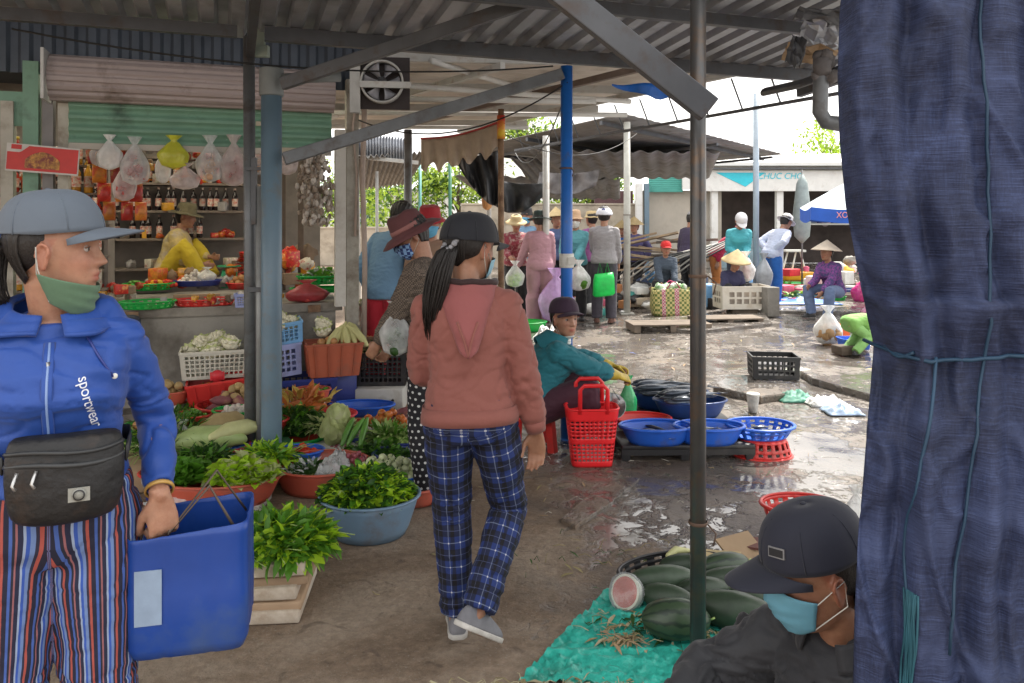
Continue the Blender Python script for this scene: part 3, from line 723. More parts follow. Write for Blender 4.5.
# green slatted curtain
b = MB(); rg = []
for k in range(33):
    z = 2.46-k/32*.36; d = .013*math.sin((k % 8)/8*2*math.pi) if (k % 8) < 6 else -.012
    rg.append([Vector(((GU*s+GV*(1.53+d)).x, (GU*s+GV*(1.53+d)).y, z)) for s in (-1.36, .55)])
b.loft(rg, cap=False, closed=False, smooth=False); sh = b.build('roller_shutter', GR, shop, solid=.003)
b = MB(); gbox(b, -.405, 1.53, 2.085, 1.9, .04, .045); b.build('bottom_rail', M('bone rail', (.5, .46, .4), .5, .1), sh)
b = MB(); gbox(b, .02, 1.495, 2.3, .13, .006, .035); gbox(b, .21, 1.49, 2.1, .12, .01, .03); b.build('name_plate', M('small plate', (.45, .4, .3), .5), sh)
for s, w_, z1, m_ in ((-1.40, .07, 2.4, WALLW), (-1.50, .07, 2.5, M('grey door jamb', (.2, .19, .19), .6)), (-1.61, .10, 2.7, GR), (-1.76, .08, 2.4, WALLW)):
    b = MB(); gbox(b, s, 1.6, z1/2, w_, .1, z1); b.build('door_jamb', m_, shop)
b = MB(); gbox(b, -2.1, 1.6, 2.35, .9, .03, .25); b.build('shutter_end', GR, shop)
b = MB(); gbox(b, .615, 1.5, 1.55, .085, .08, 1.45); b.build('white_pillar', M('white pillar panel', (.6, .58, .53), .6, .08, dirt=.3, dcol=(.35, .3, .25)), shop)
b = MB(); gbox(b, .72, 1.56, 1.35, .1, .1, 2.7); b.build('concrete_pillar', WALLW, shop)
b = MB(); c = GU*.80+GV*1.45; b.tube([(c.x, c.y, .3), (c.x+.01, c.y, 1.2), (c.x-.01, c.y, 1.9), (c.x+.015, c.y, 2.7)], .022, 8)
b.tube([(c.x-.07, c.y, 1.4), (c.x-.06, c.y+.02, 1.9), (c.x-.09, c.y, 2.3), (c.x-.04, c.y, 2.65)], .012, 6); b.build('conduit', M('pinkish conduit', (.38, .3, .25), .6, .2), shop)
# counter
CT = M('worn counter concrete', (.27, .245, .21), .8, .2, 4, .5, 25, dirt=.5, dcol=(.13, .11, .09), ds=3, rand=0)
b = MB(); gbox(b, -1.95, 1.75, .39, 5.1, .16, .8); b.build('counter_wall', M('rough counter wall', (.33, .31, .275), .9, .15, 2, .6, 18, dirt=.55, dcol=(.12, .1, .08), ds=2.2, rand=0, bd=.008), shop)
b = MB(); gbox(b, -1.95, 2.35, .81, 5.2, 1.45, .07); b.build('counter_top', CT, shop)
b = MB(); gbox(b, -1.95, 1.56, .03, 5.1, .24, .1); b.build('plinth', CT, shop)
for s in (-.95, -.05, .42):
    b = MB(); gbox(b, s, 1.615, .8, .1, .02, .06); b.build('iron_bracket', RUST, shop)
b = MB()
for s in (.25, .42):
    gbox(b, s, 2.9, 1.35, .05, .05, 2.7)
b.build('timber_stud', M('dark timber', (.1, .075, .055), .8, .3), shop)
for z in (1.0, 1.32, 1.62, 1.92, 2.2):
    b = MB(); gbox(b, -1.55, 4.35, z, 3.5, .4, .025); b.build('shelf', M('dusty shelf', (.2, .16, .13), .8, .2), shop)
def gp(s, t, z): return grid(s, t, z)
DB = M('dark sauce bottle', (.02, .012, .012), .12, .3, rand=.2); RB = M('red sauce bottle', (.38, .03, .015), .2, .3, rand=.2); YB = M('amber oil bottle', (.5, .25, .03), .15, .3, rand=.15)
RC = M('red cap', (.5, .03, .02), .4); YC = M('yellow cap', (.7, .5, .05), .4); WL = M('paper label', (.5, .42, .35), .6, .3, 40, 0, rand=.25, col2=(.45, .06, .03))
B1 = bottle('sauce_bottle', 'bottle', .032, .25, DB, WL, WL, 8); B2 = bottle('sauce_bottle', 'bottle', .03, .22, RB, YC, WL, 8); B3 = bottle('oil_bottle', 'bottle', .036, .27, YB, YC, WL, 8)
rnd = random.Random(11)
lab = {0: 'one of the dark sauce bottles lined up on the back shelves of the shop', 1: 'one of the red sauce bottles standing on the back shelves of the shop', 2: 'one of the amber oil bottles standing on the back shelves of the shop'}
for zi, z in enumerate((1.32, 1.62, 1.92)):
    for k in range(34):
        s = -3.0+k*.085+rnd.uniform(-.02, .02)
        if rnd.random() < .15: continue
        if rnd.random() < .35: kind = rnd.choice((0, 1, 2))
        kind = 0 if (zi < 2 and s > -1.6) else rnd.choice((0, 1, 2, 1))
        if s > -.45 and zi < 1: continue
        dup((B1, B2, B3)[kind], loc=gp(s, 4.22+rnd.uniform(-.02, .02), z+.0135), label=lab[kind], group='bottles on the shop back shelves', rotz=rnd.uniform(0, 6))
# front rack of condiments at the left of the shop
PK = [M('red packet', (.5, .03, .02), .35, .3, 25, .3, 20, rand=.2, col2=(.7, .5, .1), c2t=.62), M('orange packet', (.6, .2, .02), .35, .3, 25, .3, 20, rand=.2, col2=(.6, .05, .03)), M('cream packet', (.55, .5, .4), .4, .3, 25, .3, 20, rand=.2, col2=(.4, .05, .04), c2t=.6), M('green packet', (.05, .25, .1), .4, .3, 25, .3, 20, col2=(.6, .55, .3), c2t=.6)]
PKP = []
for i, m_ in enumerate(PK):
    b = MB(); rings = []
    for z, wx, wy in ((0, .05, .004), (.012, .05, .012), (.05, .052, .026), (.1, .052, .026), (.138, .05, .012), (.15, .05, .004)):
        rings.append([Vector((math.cos(q)*wx*(1.0 if abs(math.cos(q)) > .8 else .9), math.sin(q)*wy, z)) for q in (2*math.pi*k/12 for k in range(12))])
    b.loft(rings); PKP.append(proto(b.build('snack_packet', m_))); PKP[-1]['category'] = 'packet'
rack = thing('goods_rack', 'stepped rack crowded with sauces and packets behind the grey cap', 'rack', gp(-2.15, 2.1, 0), ROT)
for k, z in enumerate((.98, 1.24, 1.5, 1.76, 2.0)):
    b = MB(); b.box((.1, k*.09, z-.01), (1.75, .16, .016)); b.build('shelf', M('dusty shelf', (.2, .16, .13)), rack)
for x in (-.75, .95):
    b = MB(); b.box((x, .3, 1.0), (.03, .4, 2.0)); b.build('upright', DARKW, rack)
for k, z in enumerate((.98, 1.24, 1.5, 1.76, 2.0)):
    for j in range(19):
        s = -2.15-.7+j*.088
        q = rnd.random(); p_ = B2 if q < .4 else B3 if q < .55 else B1 if q < .65 else PKP[rnd.randrange(4)]
        nm = {'bottle': 'one of the sauce bottles crowded on the stepped rack at far left', 'packet': 'one of the colourful food packets on the stepped rack at far left'}[p_['category']]
        dup(p_, loc=gp(s, 2.08+k*.09+rnd.uniform(-.02, .02), z), label=nm, group='goods on the stepped rack', rotz=ROT+rnd.uniform(-.3, .3))
# strings of hanging packets near the cap
for i, s in enumerate((-1.25, -1.12, -1.02)):
    for k in range(4):
        dup(PKP[(i+k) % 2], loc=gp(s+k*.035, 1.95, 1.98-k*.15), label='one of the red snack packets hanging in strings beside the counter opening', group='hanging snack packets', rotz=ROT+.2*k)
# red food banner
bp0 = gp(-1.50, 1.40, 1.97)
bn = thing('shop_banner', 'small red banner picturing a dish of food above the grey cap', 'banner', bp0, ROT-.02)
b = MB(); b.box((0, 0, 0), (.545, .014, .215)); b.build('board', M('white banner edge', (.6, .58, .55), .5), bn)
b = MB(); b.sheet(lambda u, v: Vector((-.265+.53*u, -.0095, -.095+.19*v*(1 if u > .3 else .72+.28*max(0, (u-.18)/.12)))), 30, 4); b.build('red_field', M('banner red', (.55, .02, .015), .4, .12, 6), bn)
b = MB(); b.sheet(lambda u, v: Vector((-.13+.26*u, -.0125, -.075+.13*v*math.sin(math.pi*(.1+.8*u))**.6)), 16, 8); b.build('food_picture', M('dish print', (.5, .24, .05), .5, .5, 30, 0, col2=(.2, .04, .03), c2t=.5), bn)
b = MB(); b.box((-.2, -.0095, .082), (.075, .004, .035)); b.build('emblem', M('banner red', (.55, .02, .015)), bn)
bn.rotation_euler = (0, R(4), ROT); bn.scale = (.84, 1, .92)

# hanging bags from the shutter rail
PKB = film('pinkish polythene', (.7, .6, .58), .55, .3); YLB = film('yellow polythene', (.72, .72, .05), 1.3, .3)
RC1 = M('red chilli', (.4, .05, .04), .5, .3, 20); OC = M('pale onion lot', (.5, .3, .18), .5, .3)
rope = M('string', (.3, .28, .24), .8)
def hang(s, w_, h_, ztop, m_, cm, label, seed, cs=.03, t=1.46):
    ztop = min(ztop, 2.2)
    o = poly_bag('plastic_bag', label, 'bag', gp(s, t, ztop-h_), w_, h_, m_, cs if cm else None, cm, 'bags hanging under the shutter', ROT, .6, seed)
hang(-1.08, .17, .26, 2.17, FILMW, None, 'crumpled white bag hanging leftmost under the shutter', 1)
hang(-0.91, .2, .36, 2.16, FILM, RC1, 'long clear bag of red chillies hanging left of the yellow bag', 2)
hang(-0.64, .22, .25, 2.18, YLB, M('yellow lot', (.5, .45, .05), .6), 'bright yellow bag hanging under the shutter', 3)
hang(-0.56, .22, .2, 1.97, PKB, M('dried lot', (.36, .28, .24), .7), 'pinkish grey bag of dried goods just below the yellow bag', 4, .02)
hang(-0.38, .2, .36, 2.19, FILM, OC, 'clear bag of pale bulbs hanging right of the yellow bag', 5)
hang(-0.21, .21, .4, 2.2, PKB, RC1, 'clear bag of reddish shallots hanging beside the steel posts', 6)
for i_, (s_, w_, h_, z_, m_, cm_, l_) in enumerate([(-1.16, .13, .22, 2.16, FILM, OC, 'small clear bag at the left end of the bags under the shutter'), (-.72, .11, .3, 2.12, FILMW, None, 'narrow white bag just left of the yellow bag'), (-.99, .16, .3, 1.98, PKB, RC1, 'low pinkish bag behind the long chilli bag'), (-.27, .12, .24, 2.17, FILMW, None, 'thin white bag between two clear bags under the shutter'), (-.02, .15, .28, 2.18, FILM, OC, 'clear bag right behind the steel tubes under the shutter'), (.2, .16, .26, 2.16, PKB, None, 'empty pinkish bag hanging between the pipe and the garlic bunch')]):
    hang(s_, w_, h_, z_, m_, cm_, l_, 20+i_, .025, 1.56)
# garlic and dried bundles
b = MB(); rnd = random.Random(5)
for i in range(230):
    z = rnd.uniform(0, .62); r_ = .05+.11*math.sin(math.pi*min(1, (z+.1)/.72)); q = rnd.uniform(0, 6.28); rr = r_*math.sqrt(rnd.random())
    b.mat(i % 2).ball((rr*math.cos(q), rr*.6*math.sin(q), z), (rnd.uniform(.012, .022),)*2+(rnd.uniform(.018, .034),), 7, 5, jit=.35, seed=i, rot=Matrix.Rotation(rnd.uniform(-.7, .7), 3, 'X'))
tag(b.build('garlic_bunch', [M('dried garlic husk', (.36, .29, .23), .7, .4, 25, .3, rand=.1), GARL], None, gp(.42, 1.5, 1.5)), 'big bunch of dried garlic hanging beside the white pillar', 'garlic bunch', kind='stuff')
# extractor fan on bracket
fn_ = thing('wall_fan', 'round ventilation fan on a white bracket under the pale roof', 'fan', W(382, 82, 6.2), R(8))
b = MB(); rgs = []
for k in range(33):
    q = 2*math.pi*k/32; rgs.append([Vector((math.cos(q)*r_, y_, math.sin(q)*r_)) for r_, y_ in ((.155, -.04), (.17, -.045), (.172, .05), (.155, .05))])
b.loft(rgs, cap=False); b.build('ring', WPIPE, fn_)
for k in range(6):
    b = MB(); q = k*math.pi/3; b.sheet(lambda u, v: Vector((math.cos(q+(v-.5)*.75*(.5+u*.5))*(.035+u*.11), -.01+(v-.5)*.05, math.sin(q+(v-.5)*.75*(.5+u*.5))*(.035+u*.11))), 4, 4); b.build('blade', M('fan blade', (.3, .3, .33), .4), fn_, solid=.003)
b = MB(); b.lathe([(.04, -.03), (.04, .05)], 14, rot=Matrix.Rotation(-math.pi/2, 3, 'X')); b.build('hub', STEELD, fn_)
b = MB(); b.box((.03, -.06, -.03), (.4, .02, .05)); b.box((-.21, .0, -.02), (.08, .06, .46)); b.build('bracket', WPIPE, fn_)
b = MB(); b.box((.02, .06, 0), (.4, .01, .42)); b.build('back_plate', M('dark backing', (.05, .04, .04), .8), fn_)
# ---- goods on the counter
ZC = .847
def cp(px, py, z=ZC): return G(px, py, z)
g1 = basin('colander', 'green plastic colander on the counter edge, front one of two', 'colander', cp(148, 308), .2, .055, GRN, .85, .14, True, rotz=ROT)
g2 = basin('colander', 'green plastic colander heaped with red and yellow peppers', 'colander', cp(143, 294)+Vector((0, .12, .03)), .22, .06, GRN, .85, .15, True, rotz=ROT)
c = g2.location
for p_, s_, dx in ((P_chg, 1, -.12), (P_chr, 2, .02), (P_chy, 3, .06), (P_chr, 4, .15)):
    heap(p_, 13, c+Vector((dx, dx*.3, .02)), .075, .08, .045, {P_chg: 'one of the green peppers heaped in the green colander on the counter', P_chr: 'one of the red peppers heaped in the green colander on the counter', P_chy: 'one of the yellow peppers heaped in the green colander on the counter'}[p_], 'peppers in the green colander', seed=s_)
r_ = basin('colander', 'wide red plastic tray on the counter edge below the garlic', 'colander', cp(205, 305), .235, .05, RED, .85, .13, True, rotz=ROT)
b_ = basin('tray', 'navy blue tray of garlic in front of the woman in yellow', 'tray', cp(193, 291)+Vector((0, .1, .045)), .22, .05, NAVY, .88, .14, False, rotz=ROT)
b = MB(); b.box((0, 0, 0), (.36, .05, .03)); tag(b.build('board', CARD, None, cp(197, 296, .9), rotz=ROT), 'flat pale board wedged between the navy and red trays', 'board')
heap(P_ga, 60, b_.location+Vector((-.02, 0, .02)), .16, .09, .04, 'one of the garlic bulbs heaped on the navy tray', 'garlic bulbs on the navy tray', seed=8)
poly_bag('plastic_bag', 'clear bag bulging with garlic on the right end of the navy tray', 'bag', b_.location+Vector((.1, -.01, .04)), .17, .14, FILM, .024, GARL, rotz=.3, seed=9, nc=24)
tr = crate('basket', 'small light blue basket of white radish at the counter right of the red tray', 'basket', cp(244, 307), .14, .12, .1, LAV, 6, 4, rotz=ROT)
heap(P_ga, 14, tr.location, .05, .045, .04, 'one of the white bulbs in the small light blue counter basket', 'bulbs in the small light blue basket', seed=4, z0=.07)
ro = basin('basin', 'small orange red basin of onions behind the light blue counter basket', 'basin', cp(235, 290)+Vector((0, .15, 0)), .13, .06, RED, .8)
heap(P_on, 14, ro.location, .08, .08, .06, 'one of the onions in the small orange red counter basin', 'onions in the counter basin', z0=.03, seed=3)
# scale
sc_ = thing('kitchen_scale', 'green spring scale standing on the counter behind the garlic', 'scale', cp(220, 290)+Vector((0, .25, 0)), ROT)
b = MB(); b.box((0, 0, .09), (.17, .14, .18), bev=.012, taper=.86); b.build('body', M('scale green', (.02, .3, .12), .35, .1), sc_)
b = MB(); b.lathe([(.03, .18), (.03, .205), (.11, .21), (.115, .225), (.1, .218)], 24); b.build('pan', M('scale pan', (.03, .34, .14), .35), sc_)
b = MB(); b.lathe([(.055, 0), (.055, .006)], 20, c=(0, -.067, .09), rot=Matrix.Rotation(math.pi/2, 3, 'X')); b.build('dial', WHP, sc_)
# stacked red packs and crates
b = MB(); rnd = random.Random(2)
for k in range(18):
    o = dup(PKP[0], loc=cp(240, 285)+GU*rnd.uniform(-.08, .12)+GV*rnd.uniform(.3, .5)+Vector((0, 0, .03+k*.017)), label='one of the red food packs piled on the counter near the scale', group='red packs piled on the counter', rot=(R(80), rnd.uniform(-.2, .2), ROT+rnd.uniform(-.4, .4)))
# red polythene sack and green net on the counter right of the pipe
o = poly_bag('sack', 'red translucent sack of chillies slumped on the counter end', 'sack', cp(307, 302), .34, .3, film('red polythene', (.42, .05, .06), 1.2, .3), .035, RC1, rotz=ROT, depth=.5, seed=12, nc=40)
o.scale = (1, 1, .62)
gn = basin('colander', 'green colander of leaf bundles on the counter right of the pipe post', 'colander', cp(308, 302)+Vector((0, .42, .12)), .2, .07, GRN, .85, .14, True, rotz=ROT)
leaf_heap('leaf_greens', 'wrapped green bundles heaped in the green colander near the white pillar', 'greens', gn.location+Vector((0, 0, .04)), .16, .11, .07, [LEAF1, FILM], 120, .06, .04, seed=21)
basin('plate', 'green shallow plate under the wrapped bundles on the counter', 'plate', cp(306, 302)+Vector((0, .35, .05)), .22, .04, GRN, .85, .15, False, rotz=ROT)
b = MB(); b.lathe([(.001, .001), (.055, .002), (.06, .05), (.05, .14), (.055, .2)], 14); tag(b.build('jar', M('dusty glass jar', (.3, .3, .28), .2, .2, alpha=.8), None, cp(272+8, 284)+Vector((0, .5, 0))), 'dim metal jar standing behind the blue pipe on the counter', 'jar')
# crate and backpack leaning at the counter front, far left
b = MB(); b.box((0, 0, .2), (.22, .14, .4), bev=.05); b.box((0, -.08, .14), (.16, .06, .2), bev=.03)
tag(b.build('backpack', M('dark nylon', (.03, .035, .05), .7, .3), None, gp(-.98, 1.48, .42), rotz=ROT), 'dark bag hanging on the counter front behind the blue hoodie', 'bag')

SH = [PK[0], PK[1], PK[2], M('grey film lot', (.3, .28, .27), .5, .3), M('brown sack', (.25, .17, .11), .85, .3), YB]
def shopthings(n, s0, s1, t0, t1, z0, z1, label, group, seed, smin, smax):
    rnd = random.Random(seed)
    for i in range(n):
        b = MB(); a = rnd.uniform(smin, smax)
        if i % 3: b.ball((0, 0, 0), (a, a*.7, a*.8), 12, 8, jit=.5, js=2, seed=seed+i)
        else: b.box((0, 0, 0), (a*1.7, a*1.1, a*1.3), bev=.008)
        tag(b.build('packet', SH[rnd.randrange(len(SH))], loc=gp(rnd.uniform(s0, s1), rnd.uniform(t0, t1), (rnd.choice(z0)+a*.6) if isinstance(z0, tuple) else rnd.uniform(z0, z1)), rotz=rnd.uniform(0, 3)), label, 'packet', group)
shopthings(16, -1.0, -.1, 3.25, 3.5, .9, 1.02, 'one of the packed goods piled behind the vendor in yellow', 'goods piled behind the vendor', 5, .05, .1)
shopthings(34, -1.1, .1, 1.75, 2.2, 1.93, 2.2, 'one of the small packets hung high under the shutter', 'packets hung under the shutter', 9, .03, .06)
shopthings(22, -1.25, -.9, 2.0, 2.4, .88, .98, 'one of the jars and packets beside the vendor in yellow', 'goods beside the vendor', 15, .03, .06)
shopthings(14, .05, .5, 2.6, 3.2, .9, 1.25, 'one of the sacks stacked in the shop right of the pipe post', 'sacks right of the pipe post', 19, .07, .13)

shopthings(40, -1.3, .1, 4.16, 4.28, (1.01, 1.33, 1.63, 1.93, 2.21), 0, 'one of the sacks and packets crammed in front of the back shelves', 'packets before the back shelves', 29, .04, .08)
shopthings(14, -.75, .3, 1.6, 1.7, .88, .93, 'one of the small packets laid along the counter front edge', 'packets along the counter edge', 39, .025, .04)

b = MB()
for i in range(16): c_ = gp(-1.1+i*.08, 1.8+.35*(i % 3)/3, 2.0); b.tube([c_-P0, c_-P0+Vector((0, 0, .5))], .003, 4)
b.tube([gp(-1.2, 1.97, 2.5)-P0, gp(.3, 1.97, 2.5)-P0], .012, 6); tag(b.build('hanging_strings', rope, None, P0), 'strings and rod from which the small packets hang under the shutter', 'string', kind='stuff')
# ---------- far shops, walls, trees ----------
BW = M('block garden wall', (.4, .35, .28), .9, .15, 3, .4, 20, dirt=.4, dcol=(.2, .17, .13), ds=2, rand=0)
def bwall(x0, x1, y, h, label, m_=None, name='block_wall', y1=None):
    a, c = Vector((x0, y, 0)), Vector((x1, y if y1 is None else y1, 0)); d = c-a
    b = MB(); b.box(((a+c)/2-a)+Vector((0, 0, h/2)), (d.length, .2, h), Matrix.Rotation(math.atan2(d.y, d.x), 3, 'Z'))
    b.box(((a+c)/2-a)+Vector((0, 0, h+.03)), (d.length, .26, .06), Matrix.Rotation(math.atan2(d.y, d.x), 3, 'Z'))
    return tag(b.build(name, m_ or BW, loc=a, bevel=.01), label, 'wall')
bwall(-1.6, 5.2, 24.5, 1.95, 'pale block wall behind the crowd of shoppers')
bwall(-16, -1.7, 25.5, 1.2, 'low pale wall below the sunlit trees')
def tree(label, x, y, h, cr, mats, seed, trunk=.12, n=2600, ll=.22, low=.35):
    rnd = random.Random(seed); t = thing('tree', label, 'tree', (x, y, 0)); b = MB()
    b.tube([(0, 0, -.1), (.05, 0, h*.3), (0, .05, h*.6), (.05, 0, h*.85)], [trunk, trunk*.8, trunk*.55, trunk*.2], 8)
    cl = []
    for i in range(9):
        q = rnd.uniform(0, 6.28); z = rnd.uniform(low, .95)*h; rr = cr*rnd.uniform(.3, .9)*(1-.4*abs(z/h-.6)); c = Vector((rr*math.cos(q), rr*math.sin(q), z)); cl.append((c, cr*rnd.uniform(.3, .55)))
        b.tube([(0, 0, z*.6), c*.5+Vector((0, 0, z*.35)), c], [trunk*.35, trunk*.22, .02], 6)
    cl.append((Vector((0, 0, h*.9)), cr*.5)); b.build('trunk', M('bark', (.12, .09, .065), .9, .3), t); c_ = MB()
    for i in range(n):
        c, r = rnd.choice(cl); v = Vector((rnd.gauss(0, 1), rnd.gauss(0, 1), rnd.gauss(0, 1))).normalized()*r*rnd.uniform(.45, 1.1)
        if mnoise.noise((c+v)*1.3+Vector((seed, 0, 0))) < -.18: continue
        leaf(c_.mat(rnd.randrange(len(mats))), c+v, Vector((rnd.gauss(0, 1), rnd.gauss(0, 1), rnd.gauss(-.2, .7))), Vector((rnd.gauss(0, .5), rnd.gauss(0, .5), 1)), ll*rnd.uniform(.6, 1.3), ll*.5, .6, .2, 2)
    c_.build('crown', mats, t); return t
TL1 = leafmat('tree leaf yellow green', (.27, .38, .04), (.42, .5, .08)); TL2 = leafmat('tree leaf green', (.06, .13, .02)); 
for i, (x, y, h, cr, l) in enumerate([(-10.5, 33, 3.6, 2.6, 'leftmost sunlit tree seen past the fan pillar'), (-6.6, 31, 3.5, 2.2, 'sunlit tree seen between the white pillar and the grey post'), (-4.4, 30, 3.3, 2.0, 'bushy yellow green tree above the maroon hat'), (-2.0, 29, 4.0, 1.7, 'taller tree with pale leaves left of the black hanging tarp'), (.6, 32, 6.2, 2.2, 'tree seen above the block wall by the rusty post')]):
    tree(l, x, y, h, cr, [TL1, TL2, TL1], 20+i)
tree('bright yellow green bush rising above the sign of the far shop', 13.5, 34, 5.2, 2.4, [TL1, LEAF2, TL1], 31, n=3600)
tree('small tree peeping over the wall between the hooded man and the far shop', 3.2, 31, 3.6, 1.8, [TL1, TL2], 33)
# far shop with teal shutter and white fascia
fs = thing('far_shop', 'white fronted shop row with teal shutter and long pale sign board', 'shop', (4.2, 24, 0))
FW = M('grey beige render', (.45, .41, .35), .85, .12, 2, .3, 20, dirt=.4, dcol=(.28, .24, .2), ds=1, rand=0)  # the wall's own grey beige, with dirt
WH2 = M('white painted wall', (.72, .72, .7), .7, .06, dirt=.15, dcol=(.5, .48, .44), rand=0)
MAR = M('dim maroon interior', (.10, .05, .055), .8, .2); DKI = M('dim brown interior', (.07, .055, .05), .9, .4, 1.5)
def fb(name, c, sz, m_, **k): b = MB(); b.box(c, sz); return b.build(name, m_, fs, **k)
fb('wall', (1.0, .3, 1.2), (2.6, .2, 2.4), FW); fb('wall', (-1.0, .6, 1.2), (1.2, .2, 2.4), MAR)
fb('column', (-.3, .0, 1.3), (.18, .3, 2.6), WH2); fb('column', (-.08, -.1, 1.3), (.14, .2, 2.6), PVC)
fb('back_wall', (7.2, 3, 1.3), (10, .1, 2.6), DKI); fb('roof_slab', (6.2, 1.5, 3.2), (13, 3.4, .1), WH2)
TEAL = M('teal shutter', (.10, .42, .36), .5, .1, 3, .05)
b = MB(); b.sheet(lambda u, v: Vector((.0+1.05*u, -.02+.012*math.sin(v*50), 2.35+.5*v)), 2, 60); b.build('roller_shutter', TEAL, fs)
for x in (2.0, 4.0, 7.4, 10.5): fb('column', (x, -.05, 1.2), (.2, .2, 2.4), WH2)
fb('fascia', (6.55, -.2, 2.68), (9.9, .14, .62), WH2); fb('fascia', (1.25, -.18, 2.68), (.5, .12, .5), WH2)
fb('roof_edge', (6.5, -.3, 3.05), (10.4, .3, .05), STEELD)
b = MB(); b.sheet(lambda u, v: Vector((-1.5+12*u, .1-2.5*0+.1*0+3.2*v, 3.24+.55*v+.015*math.sin(u*300))), 200, 2); b.build('roof_sheet', M('white roof sheet', (.62, .62, .62), .5, .08, metal=.1), fs, solid=.01)
CY = M('sign cyan', (.03, .5, .62), .5, .1)
b = MB(); b.add([(2.0, -.285, 2.93), (3.5, -.285, 2.93), (2.9, -.285, 2.5)], [(0, 1, 2)]); b.build('sign_shape', CY, fs); b = MB(); b.add([(7.9, -.285, 2.42), (8.55, -.285, 2.42), (8.55, -.285, 2.95), (8.4, -.285, 2.95)], [(0, 1, 2, 3)])
b.build('sign_shape', CY, fs)
text_mesh('CHUC CHO', .26, CY, 'lettering', fs, Matrix.Translation((3.95, -.29, 2.82)) @ Matrix.Rotation(math.pi/2, 4, 'X'), shear=.2)
fb('shelf', (6.5, 1.5, 1.35), (3.4, .4, .05), WHP)
b = MB()
for i in range(8): b.ball((5.2+i*.4, 1.5, 1.5), .14+.04*(i % 3), 8, 6, jit=.4, seed=i)
b.build('clutter', M('shelf clutter', (.25, .2, .22), .7, .5, 2, rand=.2, col2=(.1, .15, .2)), fs)
fb('counter', (2.9, .6, .45), (1.6, .6, .9), M('blue grey counter', (.25, .35, .4), .6, .3))
# distant pale house and white building behind trees
hs = thing('pale_house', 'pale distant house with a light roof seen between trees', 'house', (-7.5, 42, 0))
b = MB(); b.box((0, 0, 1.5), (9, 5, 3.0)); b.build('wall', WH2, hs)
b = MB(); b.add([(-5, -3, 3.0), (5, -3, 3.0), (5, 0, 4.2), (-5, 0, 4.2), (5, 3, 3.0), (-5, 3, 3.0)], [(0, 1, 2, 3), (3, 2, 4, 5), (1, 4, 2), (0, 3, 5)], False); b.build('roof', M('pale roof sheet', (.5, .52, .55), .5, .1), hs)
for x in (-2.6, .3, 3):
    b = MB(); b.box((x, -2.52, 1.6), (1.0, .06, 1.1)); b.build('window', M('pale window', (.2, .26, .3), .2), hs)
# slatted lean-to seen beyond the pillar (left of trees)
lt = thing('lean_to', 'slatted lean to roof with a hanging corrugated panel beyond the white pillar', 'lean to', (-2.4, 13, 0))
b = MB(); a_ = W(352, 158, 12)-Vector((-2.4, 13, 0)); c_ = W(430, 152, 13)-Vector((-2.4, 13, 0)); d_ = W(352, 190, 17)-Vector((-2.4, 13, 0))
b.sheet(lambda u, v: a_+(c_-a_)*u+(d_-a_)*v+Vector((0, 0, .03*math.sin(u*90))), 90, 2); b.build('roof_sheet', DKR, lt, solid=.01)
b = MB(); a2 = W(356, 132, 12.3)-Vector((-2.4, 13, 0)); c2 = W(412, 138, 12.6)-Vector((-2.4, 13, 0))
b.sheet(lambda u, v: a2+(c2-a2)*u+Vector((0, .03*math.sin(u*120), -.36*v)), 90, 2); b.build('end_panel', GALV, lt, solid=.006)
b = MB(); beam(b, a2-Vector((.1, 0, .38)), c2-Vector((-.1, 0, .4)), .06, .06); b.build('beam', WPIPE, lt)
b = MB(); beam(b, Vector((a2.x+.05, a2.y, -13*0)), a2-Vector((0, 0, .36)), .07, .07, up=(0, 1, 0)); b.build('post', WPIPE, lt)
# hanging black tarpaulins
BT = M('black tarpaulin', (.028, .03, .034), .5, .3, 3, .4, 12, bd=.02)
def drape(label, pts, Y, sag, m_, seed, depth=.25, name='tarpaulin', nu=26, nv=12):
    """cloth hung between points of its top and bottom edge"""
    tl, tr_, bl, br = [W(p[0], p[1], Y) for p in pts]; org = Vector((tl.x, Y, 0))
    b = MB()
    def fn(u, v):
        p = tl.lerp(tr_, u).lerp(bl.lerp(br, u), v); f = mnoise.noise(Vector((u*5, v*1.2, seed)))
        return p-org+Vector((0, depth*f+.04*math.sin(u*22+seed)*v, -sag*math.sin(math.pi*u)*(.4+v*.8)+.02*f))
    b.sheet(fn, nu, nv); return tag(b.build(name, m_, loc=org, solid=.003), label, 'tarpaulin')
drape('black tarpaulin hanging in a point left of the rusty post', [(452, 158), (500, 150), (466, 178), (498, 208)], 9.6, .05, BT, 3)
drape('sagging black tarpaulin slung behind the two front shoppers at centre', [(478, 172), (548, 182), (484, 196), (544, 196)], 11.6, .22, BT, 8)
drape('grey plastic sheet draped over the tilted panel behind the black tarpaulins', [(540, 172), (600, 170), (536, 190), (596, 186)], 14.2, .1, M('grey sheet', (.16, .15, .15), .6, .3), 5)
